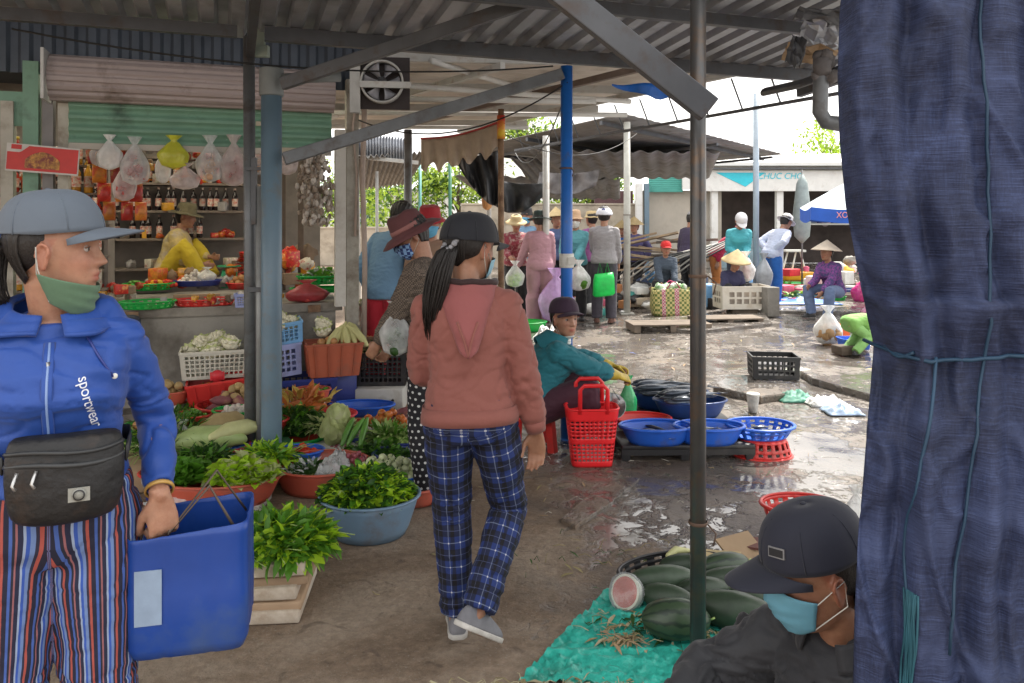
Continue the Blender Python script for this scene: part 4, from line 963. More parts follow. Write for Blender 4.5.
# brown scalloped awning cloth on a red line
aw = thing('cloth_valance', 'beige cloth valance with ragged hem strung on a red line', 'cloth', W(460, 130, 9.2))
b = MB(); tl, tr_ = W(421, 139, 9.6), W(500, 122, 8.7); og = aw.location
def vf(u, v):
    p = tl.lerp(tr_, u); dr = .36+.05*math.sin(u*31)+.06*mnoise.noise(Vector((u*14, 0, 2)))
    return p-og+Vector((0, .05*math.sin(u*40)*v, -.05*math.sin(math.pi*u)-dr*v*(1-.15*u)))
b.sheet(vf, 70, 8); b.build('cloth', M('beige cloth', (.42, .34, .27), .85, .15, 5, .2), aw, solid=.002)
b = MB(); b.tube([vf(k/16, 0)+Vector((0, -.01, .005)) for k in range(17)], .012, 6); b.build('cord', M('red cord', (.45, .05, .05), .6), aw)
tag(poly_bag('cloth_bundle', 'orange cloth bundle hanging by the far whitish pole', 'bundle', W(487, 210, 10), .16, .36, M('orange cloth', (.55, .26, .1), .8, .2), rotz=1, seed=3), None, None)
# patio umbrella at right
um = thing('parasol', 'large blue and white parasol with lettered blue valance behind the curtain', 'parasol', (6.3, 12.2, 0))
UB = M('umbrella blue', (.015, .1, .5), .6, .1); UW = M('umbrella white', (.62, .7, .75), .6, .08)
b = MB(); b.tube([(0, 0, 0), (0, 0, 2.55)], .022, 10); b.build('pole', STEEL, um)
n = 8; Rr = 1.75; zt, zr = 2.62, 1.72
for k in range(n):
    q0_, q1_ = 2*math.pi*(k+.2)/n, 2*math.pi*(k+1.2)/n; a_ = Vector((math.cos(q0_)*Rr, math.sin(q0_)*Rr, zr)); c_ = Vector((math.cos(q1_)*Rr, math.sin(q1_)*Rr, zr)); T = Vector((0, 0, zt))
    b = MB(); b.sheet(lambda u, v: T.lerp(a_.lerp(c_, u), v)+Vector((0, 0, -.05*math.sin(math.pi*u)*v+.04*math.sin(math.pi*v))), 6, 6); b.build('canopy_panel', UW if k != 2 else UB, um)
    b = MB(); b.sheet(lambda u, v: a_.lerp(c_, u)+Vector((0, 0, -.05*math.sin(math.pi*u)-.2*v-.015*math.sin(u*25)*v)), 8, 3); vl = b.build('valance', UB, um)
    b = MB(); b.tube([T-Vector((0, 0, .01)), a_-Vector((0, 0, .02))], .008, 6); b.build('rib', STEEL, um)
# lettering on the valance facing the camera
fq = min(range(n), key=lambda k: (Vector((math.cos(2*math.pi*(k+.7)/n), math.sin(2*math.pi*(k+.7)/n), 0))-Vector((-.36, -.93, 0))).length)
for kk in (fq, (fq-1) % n):
    qm = 2*math.pi*(kk+.7)/n; pm = Vector((math.cos(qm), math.sin(qm), 0))*(Rr*math.cos(math.pi/n)+.012)+Vector((0, 0, zr-.13))
    text_mesh('TEL. 0607' if kk == fq else 'XO HO', .13, M('valance lettering', (.75, .3, .28), .6), 'lettering', um, Matrix.Translation(pm) @ Matrix.Rotation(qm+math.pi/2, 4, 'Z') @ Matrix.Rotation(math.pi/2, 4, 'X'))
# folded parasol leaning by the counter (far)
fp_ = thing('folded_parasol', 'tall folded grey parasol standing before the far shop opening', 'parasol', (W(802, 250, 17).x, 17, 0))
b = MB(); b.lathe([(.02, 1.0), (.16, 1.15), (.2, 1.6), (.12, 2.3), (.03, 2.5)], 12); b.build('canopy', M('grey cloth', (.25, .3, .3), .8, .2), fp_)
b = MB(); b.tube([(0, 0, 0), (0, 0, 2.6)], .02, 8); b.build('pole', STEEL, fp_)
# ---------- things on the ground in the middle distance ----------
def jb(name, label, cat, loc, sz, m_, rotz=0, bev=.01, group=None, jit=0):
    b = MB(); b.box((0, 0, sz[2]/2), sz, bev=bev); return tag(b.build(name, m_, loc=loc, rotz=rotz), label, cat, group)
def gz(px, py, z=0): v = G(px, py, 0); v.z = z; return v
# plank pile
rnd = random.Random(4); PLK = [WOOD, M('pale plank', (.45, .34, .22), .8, .25), M('grey plank', (.17, .135, .105), .85, .25)]
for i in range(16):
    x, y = rnd.uniform(2.1, 3.7), rnd.uniform(14.6, 15.6); b = MB(); L_ = rnd.uniform(.9, 1.8)
    b.box((0, 0, 0), (L_, rnd.uniform(.09, .2), .035)); o = b.build('plank', PLK[i % 3], loc=(x, y, .62+i*.035)); o.rotation_euler = (rnd.uniform(-.15, .15), rnd.uniform(-.25, .2), rnd.uniform(-.5, .5))
    tag(o, 'one of the loose planks heaped beyond the patterned woven bag', 'plank', 'planks heaped behind the woven bag')
def clutter(n, cx, cy, rx, ry, label, group, mats, seed, smin=.08, smax=.25, cat='bundle', z0=0., zr=.4, name='bundle'):
    rnd = random.Random(seed)
    for i in range(n):
        b = MB(); s = rnd.uniform(smin, smax); k = i % 3; jz = rnd.uniform(.5, 1)
        if k == 0: b.box((0, 0, 0), (s*1.5, s, s*jz), bev=.01)
        elif k == 1: b.ball((0, 0, 0), (s*.7, s*.6, s*.5*jz), 12, 8, jit=.5, js=2, seed=seed+i)
        else: b.lathe([(s*.4, -s*.4), (s*.5, s*.3), (s*.3, s*.4), (s*.3, s*.45)], 12)
        q = rnd.uniform(0, 6.28); rr = math.sqrt(rnd.random())
        o = b.build(name, mats[rnd.randrange(len(mats))], loc=(cx+rx*rr*math.cos(q), cy+ry*rr*math.sin(q), z0+s*.4+rnd.uniform(0, zr)*(1-rr)), rotz=rnd.uniform(0, 3))
        tag(o, label, cat, group)
MIX = [M('grey sacking', (.3, .28, .25), .9, .3), M('navy cloth', (.04, .06, .12), .8, .3), BLK, M('teal cloth', (.05, .25, .22), .8, .3), M('beige sacking', (.5, .42, .32), .9, .2), M('white sacking', (.6, .6, .57), .8, .2), CARD]
clutter(34, 2.75, 13.9, 1.15, .7, 'one of the dark bundles heaped between the pale post and the slim pole', 'bundles heaped in the middle distance', MIX, 3, .1, .3, zr=.7)
for i in range(10):
    b = MB(); x = 2.0+i*.14; b.tube([(0, 0, 0), (.5, .1, .35), (1.3, .2, .5+.03*i)], .016, 6)
    tag(b.build('bamboo_rod', M('pale rod', (.4, .38, .34), .6) if i % 3 else BLK, loc=(x-.3, 13.5+i*.06, .45)), 'one of the thin rods lying slantwise over the dark bundles', 'rod', 'rods over the bundles')
# crowded goods right of slim pole
CM = [M('bright red cloth', (.5, .03, .04), .8, .2), M('pink cloth', (.6, .12, .2), .8, .2), M('orange cloth', (.55, .26, .1), .8, .2), MIX[5], M('leaf cloth', (.08, .3, .06), .8), MIX[0]]
clutter(14, 3.9, 14.6, .8, .5, 'one of the coloured bundles heaped behind the slim front pole', 'coloured bundles behind the slim pole', CM, 6, .1, .22, zr=.3)
clutter(22, 6.3, 15.8, 1.3, .8, 'one of the pale goods heaped under the blue parasol', 'pale goods under the parasol', [MIX[5], MIX[0], FOAM, MIX[3], CM[1]], 8, .1, .26, zr=.7)
clutter(12, 4.75, 13.9, .4, .3, 'one of the small goods between the two hatted shoppers at right', 'small goods between two shoppers', [CM[0], MIX[5], MIX[2], CM[2]], 18, .07, .14, zr=.3)
# woven patterned bag
wb = gz(672, 315)
WVM = bpy.data.materials.new('woven check straw'); nt, N, L, bb = nodes_of(WVM)
tc = N.new('ShaderNodeTexCoord'); ck = N.new('ShaderNodeTexChecker'); ck.inputs['Scale'].default_value = 26; L.new(tc.outputs['Object'], ck.inputs[0]); ck.inputs[1].default_value = (.5, .42, .16, 1); ck.inputs[2].default_value = (.10, .14, .03, 1)
sx = N.new('ShaderNodeSeparateXYZ'); L.new(tc.outputs['Object'], sx.inputs[0])
def bandm(c, w_):
    a = N.new('ShaderNodeMath'); a.operation = 'SUBTRACT'; L.new(sx.outputs[0], a.inputs[0]); a.inputs[1].default_value = c
    d = N.new('ShaderNodeMath'); d.operation = 'ABSOLUTE'; L.new(a.outputs[0], d.inputs[0]); e = N.new('ShaderNodeMath'); e.operation = 'LESS_THAN'; L.new(d.outputs[0], e.inputs[0]); e.inputs[1].default_value = w_; return e.outputs[0]
ad = N.new('ShaderNodeMath'); ad.operation = 'MAXIMUM'; L.new(bandm(-.17, .03), ad.inputs[0]); L.new(bandm(.04, .035), ad.inputs[1])
c2_ = N.new('ShaderNodeTexChecker'); c2_.inputs['Scale'].default_value = 42; L.new(tc.outputs['Object'], c2_.inputs[0]); c2_.inputs[1].default_value = (.4, .03, .12, 1); c2_.inputs[2].default_value = (.5, .4, .35, 1)
mx = N.new('ShaderNodeMix'); mx.data_type = 'RGBA'; L.new(ad.outputs[0], mx.inputs[0]); L.new(ck.outputs[0], mx.inputs[6]); L.new(c2_.outputs[0], mx.inputs[7]); L.new(mx.outputs[2], bb.inputs[0]); bb.inputs['Roughness'].default_value = .6
t = thing('woven_bag', 'large yellow green woven bag with two magenta check bands by the slim pole', 'bag', wb, .05)
b = MB(); rg = []
for k in range(9):
    v = k/8; w_ = .31+.03*math.sin(v*3); d_ = .18*(1-.25*v); z = .42*v; ring = []
    for j in range(28):
        q = 2*math.pi*j/28; x, y = math.cos(q), math.sin(q); dd = (abs(x)**6+abs(y)**6)**(1/6); ring.append(Vector((x/dd*w_*(1+.03*mnoise.noise(Vector((q, v*3, 0)))), y/dd*d_, z+(.02*math.sin(q*3) if v == 1 else 0))))
    rg.append(ring)
b.loft(rg, cap=False); b.add(rg[0], [tuple(range(28))]); b.build('body', WVM, t, solid=.004)
b = MB()
for i in range(16): b.ball((random.uniform(-.24, .24), random.uniform(-.1, .1), .4+random.uniform(-.02, .07)), random.uniform(.04, .07), 8, 6, jit=.4, seed=i)
b.build('contents', M('green wrapped contents', (.2, .4, .15), .5, .5, 12, rand=.2, col2=(.6, .6, .55), c2t=.5), t)
for yy in (-.1, .1):
    b = MB(); b.tube([(-.12+.24*k/8, yy, .4+.14*math.sin(math.pi*k/8)) for k in range(9)], .009, 6); b.build('handle', M('magenta strap', (.4, .03, .12), .6), t)
# foam box with lattice, pallet pieces, blue barrel
fb0 = gz(741, 314)
o = crate('slatted_crate', 'dirty white slatted plastic crate standing on the pallet right of the slim pole', 'crate', fb0+Vector((0, 0, .1)), .78, .5, .36, M('dirty white crate', (.62, .58, .5), .6, .1, dirt=.4, dcol=(.35, .28, .2)), 5, 2, .98, .06)
jb('foam_block', 'grey foam inner box inside the dirty white crate', 'box', fb0+Vector((0, 0, .12)), (.68, .4, .3), M('grey brown foam', (.38, .33, .28), .9, .2), .06)
jb('wooden_block', 'dark worn block under the dirty white crate', 'block', fb0+Vector((0, -.06, .0)), (.42, .3, .1), M('dark timber', (.1, .075, .055), .8, .3), .02)
jb('stone_block', 'tall grey block beside the dirty white crate', 'block', gz(770, 316), (.22, .2, .46), CONC, .3)
b = MB(); b.lathe([(.14, 0), (.15, .05), (.15, .38), (.12, .42)], 20); tag(b.build('drum', PALEBL, loc=gz(706, 308)), 'blue plastic drum half hidden by the slim pole', 'drum')
for i, (px, py, l_, w_) in enumerate([(668, 330, 1.1, .5), (725, 324, 1.0, .45)]):
    pal = thing('pallet', ['flat grey pallet before the woven bag', 'flat grey pallet under the dirty white crate'][i], 'pallet', gz(px, py), .1)
    for k in range(5):
        b = MB(); b.box((0, -.2+k*.1*w_/.5, .1), (l_, .085, .018)); b.build('board', PLK[2], pal)
    for x in (-.45, 0, .45):
        b = MB(); b.box((x*l_, 0, .045), (.08, w_, .09)); b.build('bearer', PLK[2], pal)
b = MB(); b.box((0, 0, 0), (.75, .3, .02)); o = tag(b.build('board', WOOD, loc=gz(643, 297, .12)), 'tilted brown board lying left of the woven bag', 'board'); o.rotation_euler = (.2, 0, -.1)
jb('cardboard_box', 'pale cardboard box at the foot of the pale grey post', 'box', gz(634, 296), (.36, .3, .42), M('pale card', (.5, .42, .33), .8, .12), .1)
jb('carton', 'orange carton beside the pale cardboard box', 'box', gz(615, 300), (.24, .2, .3), M('orange carton', (.6, .25, .1), .7, .2), .1)
crate('crate', 'small dark crate under the orange carton', 'crate', gz(622, 306), .5, .3, .14, M('maroon plastic', (.12, .04, .03), .6), 6, 2, .95, .1)
# black crate on slab
crate('vegetable_crate', 'empty black lattice crate alone on the broken concrete slab', 'crate', gz(773, 383, .06), .42, .3, .2, BLK, 7, 3, .97, -.12)
# plastic cup
t = thing('plastic_cup', 'clear plastic cup standing on the wet ground before the slab', 'cup', gz(753, 412))
b = MB(); b.lathe([(.001, .002), (.035, .002), (.05, .13), (.054, .135)], 20, cap=False); b.build('cup', FILM, t, solid=.001)
b = MB(); b.lathe([(.033, .004), (.036, .035)], 16); b.build('dregs', M('brown dregs', (.25, .12, .06), .5), t)
b = MB(); b.lathe([(.05, .13), (.054, .135), (.054, .145), (.05, .15)], 20); b.build('lid', WHP, t)
# blue sheets, rubbish
def crumple(label, loc, rx, ry, h, m_, seed, name='crumpled_bag', cat='bag', n=18):
    b = MB()
    def fn(u, v):
        x, y = (u-.5)*2, (v-.5)*2; e = max(0, 1-max(abs(x), abs(y))**2)
        f = mnoise.noise(Vector((x*2.2, y*2.2, seed)))+.6*mnoise.noise(Vector((x*5, y*5, seed+4)))
        return Vector((x*rx*(1+.2*mnoise.noise(Vector((x, y, seed*2)))), y*ry*(1+.2*mnoise.noise(Vector((y, x, seed*3)))), max(.002, h*e*(.45+.9*abs(f)))))
    b.sheet(fn, n, n); return tag(b.build(name, m_, loc=loc, solid=.0015), label, cat)
crumple('flat bright blue tarpaulin lying beyond the white crate', gz(800, 306, .07), .6, .4, .08, M('vivid blue tarp', (.01, .15, .62), .4, .2), 2, 'tarpaulin', 'tarpaulin')
crumple('crumpled white bag lying on the wet ground by the black crate', gz(826, 404), .16, .1, .09, FILMW, 5)
crumple('crumpled bluish bag at the right end of the slab', gz(842, 412), .14, .12, .08, M('pale blue film', (.3, .4, .55), .3, .3), 6)
crumple('dirty green net bundle beside the slab right of the black crate', gz(797, 400), .16, .1, .1, M('green net', (.08, .28, .2), .6, .3), 7, 'net_bundle', 'net')
crumple('pale crumpled sheet near the black crate', gz(800, 372), .14, .12, .05, M('pale sheet', (.55, .6, .5), .5, .2), 8, 'plastic_sheet', 'sheet')
crumple('yellow strip of sheet on the ground near the curtain', gz(856, 370), .22, .06, .02, M('yellow strip', (.6, .5, .12), .5), 9, 'plastic_sheet', 'sheet')
poly_bag('plastic_bag', 'white bag half full of brown goods standing beside the child in green', 'bag', gz(828, 345), .34, .48, FILMW, .07, M('brown goods', (.38, .22, .1), .7, .3), seed=3, nc=26)
jb('low_stool', 'low dark wooden stool on the wet ground by the child in green', 'stool', gz(848, 354), (.3, .2, .1), M('dark timber', (.1, .075, .055), .8, .3), .2)
basin('tub', 'small blue tub beside the child in green', 'tub', gz(854, 350, .02), .17, .12, BLUE, .85, .13, sq=4)
jb('carton', 'orange red box between the white bag and the child in green', 'box', gz(840, 338), (.16, .2, .18), M('orange box', (.7, .12, .03), .5), .1)
# sellers' baskets at far right
for i, (px, py, r, m_, l, hh) in enumerate([(795, 276, .5, YEL, 'yellow orange tray behind the green and red baskets', .14), (792, 283, .42, GRN, 'green basket left of the purple shirted seller', .07), (802, 287, .4, RED, 'red basket behind the front green basket at far right', .08), (821, 285, .36, GRN, 'second green basket right of the yellow tray', .06), (818, 293, .38, RED, 'red basket nearest in the group before the purple seller', .12), (846, 292, .4, NAVY, 'dark blue basin in front of the purple shirted seller', .1), (872, 286, .4, PINK, 'pink basket at the edge of the curtain', .1)]):
    basin('basket', l, 'basket', gz(px, py+4), r*.85, hh*1.4, m_, .8, r*.5, holes=False, sq=0 if i else 4, rotz=.1)
basin('basin', 'round brown basin under the dark blue basin at far right', 'basin', gz(846, 300), .36, .12, M('grey brown tub', (.25, .22, .18), .6), .85, .25)
poly_bag('plastic_bag', 'bright pink bag standing at the curtain edge', 'bag', gz(866, 304), .5, .55, film('hot pink polythene', (.8, .05, .3), 1.4), seed=8)
poly_bag('plastic_bag', 'smaller mauve pink bag below the bright pink bag', 'bag', gz(872, 320), .35, .3, film('mauve polythene', (.7, .3, .45), 1.4), seed=9)
st = thing('sawhorse', 'white trestle stand by the yellow tray', 'trestle', gz(794, 280))
for x0, x1 in ((-.35, -.15), (.35, .15), (-.1, .05)):
    b = MB(); b.tube([(x0, 0, 0), (x1, 0, .72)], .022, 8); b.build('leg', WHP, st)
b = MB(); b.box((0, 0, .73), (.5, .3, .05)); b.build('top', WHP, st)
# goods in the shade to the left of the red trousers
clutter(10, -1.55, 8.4, .5, .5, 'one of the bundles stacked behind the vegetable crates', 'bundles behind the vegetable crates', [NAVY, BLK, MIX[5], MIX[3], MIX[4]], 25, .1, .2, zr=.4)
clutter(26, 1.0, 13.2, 1.7, .9, 'one of the small goods laid out around the shoppers at centre', 'small goods around the central shoppers', MIX+CM[:3], 29, .08, .2, zr=.25)
basin('basket', 'green basket seen past the shoulder of the woman in the dusty pink top', 'basket', gz(522, 330), .34, .12, GRN, .85, .25)
t = crumple('crumpled white bag behind the head of the seated fish seller', gz(548, 340), .2, .15, .2, FILMW, 15)

clutter(16, 7.4, 17.2, 2.4, .6, 'one of the stacked goods before the far shop opening', 'goods before the far shop', [MIX[5], MIX[0], CM[0], MIX[3], YEL, PALEBL], 41, .15, .35, zr=.9)
clutter(20, 2.0, 16.3, 1.6, .6, 'one of the goods stacked along the block wall', 'goods along the block wall', MIX+[CM[2], PALEBL], 43, .12, .3, zr=.8)
for i, (px, py, r, m_) in enumerate([(700, 300, .3, RED), (762, 282, .3, PALEBL), (785, 290, .26, ORG), (832, 286, .26, WHP), (808, 297, .3, PALEBL), (835, 300, .25, GRN), (790, 300, .22, WHP)]):
    basin('basket', 'one of the small plastic basins crowded near the parasol', 'basket', gz(px, py+3), r*.8, .12, m_, .8, r*.45, group='small basins near the parasol'); leaf_heap('vegetables', 'assorted vegetables heaped in a small basin near the parasol', 'vegetables', gz(px, py+3, .08), r*.6, r*.36, .1, [[LEAF1, STEM], [LEAF2, LEAF3], [MC['potato skin'], LEAF1]][i % 3], 40, .12, .06, seed=i)
# ---------- vegetables laid out around the pipe post ----------
gz_ = gz
def at_(px): return (px-512)/780
# foam lids and folded cards under the big heap of greens
stp = G(262, 622); st0 = Vector((G(240, 600).x, 3.22, 0))
PAPW = M('dirty white board edge', (.56, .5, .42), .8, .2, 4, .3, 60, dirt=.4, dcol=(.3, .22, .15))
for k in range(5):
    b = MB(); hh = .035 if k % 2 else .05
    b.box((0, 0, hh/2), (.44-.012*(k % 3), .42, hh), bev=.008)
    o = b.build('foam_sheet', PAPW if k % 2 == 0 else M('tan board', (.32, .22, .14), .8, .2), loc=(-1.04+random.uniform(-.015, .015), 3.18+random.uniform(-.02, .02), .0425*k), rotz=.12+random.uniform(-.06, .06))
    tag(o, ['bottom board of the stack under the big heap of greens', 'tan board second from the bottom under the heap of greens', 'white board in the middle of the stack under the greens', 'tan board above the middle of the stack under the greens', 'white board near the top of the stack under the greens', 'topmost tan board directly under the big heap of greens'][k], 'board', 'boards stacked under the greens')
leaf_heap('leaf_greens', 'big heap of fresh long leaved greens spilling over the stacked boards', 'greens', (-.98, 3.2, .2), .235, .22, .09, [LEAF1, LEAF1, LEAF2], 1500, .07, .025, 60, 1.1, seed=3)
# grey blue basin of herbs
g0 = Vector((G(368, 500).x, 3.95, 0)); g0 = Vector(((370-512)/780*3.85, 3.85, 0))
bs = basin('basin', 'large grey blue basin overflowing with curly herbs beside the walking woman', 'basin', g0, .24, .19, GREYBL, .72, .22)
leaf_heap('herbs', 'curly green herbs filling the large grey blue basin', 'herbs', g0+Vector((-.02, 0, .13)), .22, .19, .17, [LEAF1, LEAF3, LEAF2], 1500, .045, .028, 30, .5, seed=5)
# red basket with two lettuces
l0 = Vector(((216-512)/780*4.15, 4.15, .05)); jb('foam_box', 'foam box under the faded red basin of lettuce', 'box', l0-Vector((0, 0, .05)), (.5, .32, .048), FOAM)
basin('basin', 'faded red basin holding dark and bright lettuce in front of the pipe post', 'basin', l0, .34, .13, ORG, .8, .2)
leaf_heap('lettuce', 'bright yellow green curly lettuce in the faded red basin', 'lettuce', l0+Vector((.15, -.02, .1)), .17, .14, .1, [LEAF2, LEAF2, LEAF4], 800, .05, .045, 0, .2, seed=7)
leaf_heap('lettuce', 'darker green leaves at the left of the faded red basin', 'lettuce', l0+Vector((-.16, .0, .1)), .17, .13, .08, [LEAF1, LEAF1], 520, .05, .04, 0, .2, seed=8)
# red basin with silver polythene
r0 = Vector(((322-512)/780*4.5, 4.5, 0))
basin('basin', 'red orange basin with a shiny polythene bag in it behind the herbs', 'basin', r0, .27, .14, ORG, .78, .24)
leaf_heap('herbs', 'dull green herbs lying in the red orange basin', 'herbs', r0+Vector((-.04, 0, .06)), .2, .16, .07, [LEAF3, FILM], 300, .04, .02, 20, seed=9)
crumple('shiny crumpled polythene bag in the red orange basin', r0+Vector((.1, -.03, .1)), .12, .1, .14, FILM, 12)
# lowest white bag heap by the left hand (gourds in a clear bag)
w0 = Vector(((182-512)/780*3.2, 3.2, 0))
GOURD = M('pale gourd skin', (.5, .5, .24), .5, .2, 6, .05, rand=.1); CUC = M('pale green gourd', (.33, .42, .16), .45, .2, 8, .05)
for i, (x, y, z, a, l_, r_) in enumerate([(-.12, .12, .18, .3, .17, .06), (.03, .1, .2, 1.2, .14, .055), (-.05, -.04, .16, 2.1, .15, .055), (.12, .14, .16, .2, .1, .045), (.0, .02, .3, .8, .12, .05)]):
    b = MB(); b.tube([(-l_, 0, 0), (-l_*.4, 0, .01), (l_*.4, 0, .008), (l_, 0, 0)], [r_*.5, r_, r_*.95, r_*.45], 14, rounded=True)
    tag(b.build('gourd', GOURD, loc=w0+Vector((x, y, z)), rotz=a), 'one of the pale gourds beside the blue container and the woman\'s hand', 'gourd', 'pale gourds behind the blue container')
jb('foam_box', 'low foam box under the pale gourds behind the blue container', 'box', w0+Vector((0, .05, 0)), (.5, .34, .13), FOAM, .1)
poly_bag('plastic_bag', 'crinkled clear bag lying over the pale gourds behind the blue container', 'bag', w0+Vector((-.05, -.05, .14)), .32, .26, FILM, seed=4)
# red trays at left rear
t1 = Vector(((180-512)/780*5.5, 5.55, .1))
basin('tray', 'red tray of green leaves at left rear against the counter', 'tray', t1, .3, .1, RED, .9, .2, sq=3, rotz=ROT)
leaf_heap('leaf_greens', 'small green leaves in the red tray at left rear', 'greens', t1+Vector((0, 0, .04)), .22, .14, .06, [LEAF1, LEAF3], 260, .05, .02, 20, seed=11)
leaf_heap('spring_onions', 'spring onion tops and leaves heaped beside the blue hoodie sleeve', 'greens', Vector(((168-512)/780*4.9, 4.9, .06)), .2, .24, .2, [LEAF1, LEAF3], 420, .14, .012, 80, .2, seed=12)
t2 = Vector(((228-512)/780*5.5, 5.5, .12)); jb('plastic_box', 'dark box under the red basket of sweet potatoes', 'box', t2-Vector((0, 0, .12)), (.3, .3, .118), BLK)
basin('basket', 'red basket of sweet potatoes under the red crate', 'basket', t2, .21, .12, RED, .85, .2, True)
heap(P_swp, 11, t2, .13, .13, .085, 'one of the sweet potatoes heaped in the red basket by the pipe post', 'sweet potatoes in the red basket', z0=.06, seed=2)
heap(P_pot, 9, t2+Vector((.05, .06, 0)), .1, .08, .07, 'one of the potatoes heaped beside the sweet potatoes', 'potatoes in the red basket', z0=.14, seed=5)
t3 = Vector(((205-512)/780*4.95, 4.85, .06)); jb('plastic_box', 'upturned box carrying the wide red tray of melons', 'box', t3-Vector((0, 0, .06)), (.4, .3, .055), NAVY)
basin('tray', 'wide red tray holding large melons left of the pipe post', 'tray', t3, .31, .08, RED, .86, .22)
for i, (x, y, l_, r_, m_, l) in enumerate([(.08, -.06, .2, .075, CUC, 'long pale green gourd lying in the wide red tray'), (.12, .13, .15, .09, M('brown melon skin', (.4, .3, .14), .6, .25, 8), 'brownish melon behind the pale green gourd'), (.24, .0, .16, .05, GOURD, 'thin pale radish leaning on the pipe post')]):
    b = MB(); b.tube([(-l_, 0, 0), (-l_*.4, 0, .02), (l_*.4, 0, .02), (l_, 0, 0)], [r_*.5, r_, r_, r_*.45], 16, rounded=True)
    o = tag(b.build('gourd', m_, loc=t3+Vector((x, y, .12+.02*i)), rotz=.2+i*.3), l, 'gourd')
poly_bag('plastic_bag', 'white crumpled bag in the wide red tray left of the melons', 'bag', t3+Vector((-.13, .05, .05)), .17, .17, FILMW, seed=6)
poly_bag('plastic_bag', 'mottled grey bag in front of the wide red tray by the sleeve', 'bag', Vector(((160-512)/780*4.3, 4.3, .05)), .2, .2, M('mottled film', (.5, .5, .5), .35, .4, 40, col2=(.05, .05, .06), c2t=.5), seed=7)
heap(P_sh, 34, Vector(((172-512)/780*4.55, 4.55, .02)), .11, .1, .034, 'one of the shallots heaped by the sleeve of the blue hoodie', 'shallots near the mottled bag', z0=.1, seed=7)
heap(P_on, 7, Vector(((150-512)/780*4.8, 4.8, .05)), .1, .1, .065, 'one of the onions behind the blue sleeve', 'onions behind the blue sleeve', z0=.2, seed=9)
jb('cardboard_tray', 'cardboard tray under the shallots and onions at left', 'tray', Vector(((160-512)/780*4.62, 4.65, 0)), (.5, .5, .12), CARD, .2)
# behind the pipe: herbs with carrots/flowers, green basin
h0 = Vector(((300-512)/780*5.3, 5.3, 0))
basin('basin', 'green basin beside the pipe post under the herbs', 'basin', h0+Vector((-.02, -.16, 0)), .24, .12, GRN, .8, .2)
leaf_heap('herbs', 'grey green herbs heaped behind the green basin by the pipe post', 'herbs', h0+Vector((0, 0, .1)), .2, .17, .15, [LEAF3, LEAF1], 520, .05, .02, 20, seed=14)
leaf_heap('banana_flower', 'orange red pointed shoots poking up above the herbs by the pipe', 'vegetables', h0+Vector((.0, .16, .2)), .18, .1, .1, [M('orange shoot', (.5, .14, .03), .5, .3), M('yellow shoot', (.55, .38, .08), .5, .3)], 60, .12, .03, 0, -.6, seed=15)
# pinkish red basin, blue lid basin
p0_ = Vector(((322-512)/780*5.55, 5.55, 0))
basin('basin', 'pinkish red basin lying empty behind the cut cabbage', 'basin', p0_+Vector((0, 0, .08)), .24, .08, M('pinkish red plastic', (.7, .05, .07), .35, .1), .8, .19)
basin('basin', 'faded red basin under the pinkish red one', 'basin', p0_+Vector((-.02, -.1, 0)), .25, .1, RED, .8, .19)
b0_ = Vector(((362-512)/780*5.95, 5.95, .06))
basin('basin', 'bright blue shallow basin in front of the white foam box', 'basin', b0_, .24, .07, BLUE, .8, .14, rimw=.016)
jb('box', 'grey box beneath the bright blue shallow basin', 'box', b0_*1-Vector((0, 0, .06)), (.3, .22, .06), CARD)
# beans and tomatoes red basin
q0_ = Vector(((384-512)/780*5.15, 5.2, 0))
basin('basin', 'red orange basin of beans and orange tomatoes near the walking woman', 'basin', q0_, .25, .12, ORG, .8, .2)
heap(P_tom, 26, q0_+Vector((-.0, .1, .03)), .2, .07, .055, 'one of the orange tomatoes heaped behind the beans', 'orange tomatoes in the red orange basin', z0=.1, seed=3)
leaf_heap('green_beans', 'pale green beans heaped in the red orange basin', 'beans', q0_+Vector((.04, -.05, .09)), .17, .11, .07, [STEM, LEAF1, M('pale bean', (.42, .5, .25), .5, .2)], 330, .07, .009, 60, .3, seed=16)
# napa cabbage wedge
c0_ = Vector(((335-512)/780*4.95, 4.98, .1))
heap(P_cab, 3, c0_, .12, .08, .15, 'one of the pale cabbages standing before the pinkish red basin', 'pale cabbages by the pipe post', z0=.02, seed=2)
jb('foam_box', 'foam slab under the pale cabbages', 'box', c0_-Vector((0, 0, .1)), (.42, .26, .1), FOAM, .2)
leaf_heap('leaf_greens', 'dark greens between the cabbages and the white eggplants', 'greens', Vector(((372-512)/780*4.75, 4.8, .03)), .24, .12, .12, [LEAF3, LEAF1], 300, .05, .03, 20, seed=17)
basin('basin', 'grey tray under the dark greens beside the cabbages', 'basin', Vector(((372-512)/780*4.75, 4.8, 0)), .25, .06, BLK, .85, .13)
for i, (dx, a) in enumerate(((0, 1.2), (.05, .9), (.1, 1.4))):
    b = MB(); b.tube([(-.09, 0, 0), (-.03, 0, .006), (.04, 0, .006), (.09, 0, 0)], [.012, .02, .02, .01], 10, rounded=True)
    o = tag(b.build('cucumber', M('cucumber skin', (.1, .25, .04), .35, .3, 20), loc=c0_+Vector((.1+dx, -.12, .12)), rotz=a), 'one of the small cucumbers leaning on the pale cabbages', 'cucumber', 'cucumbers by the cabbages'); o.rotation_euler.y = -.8
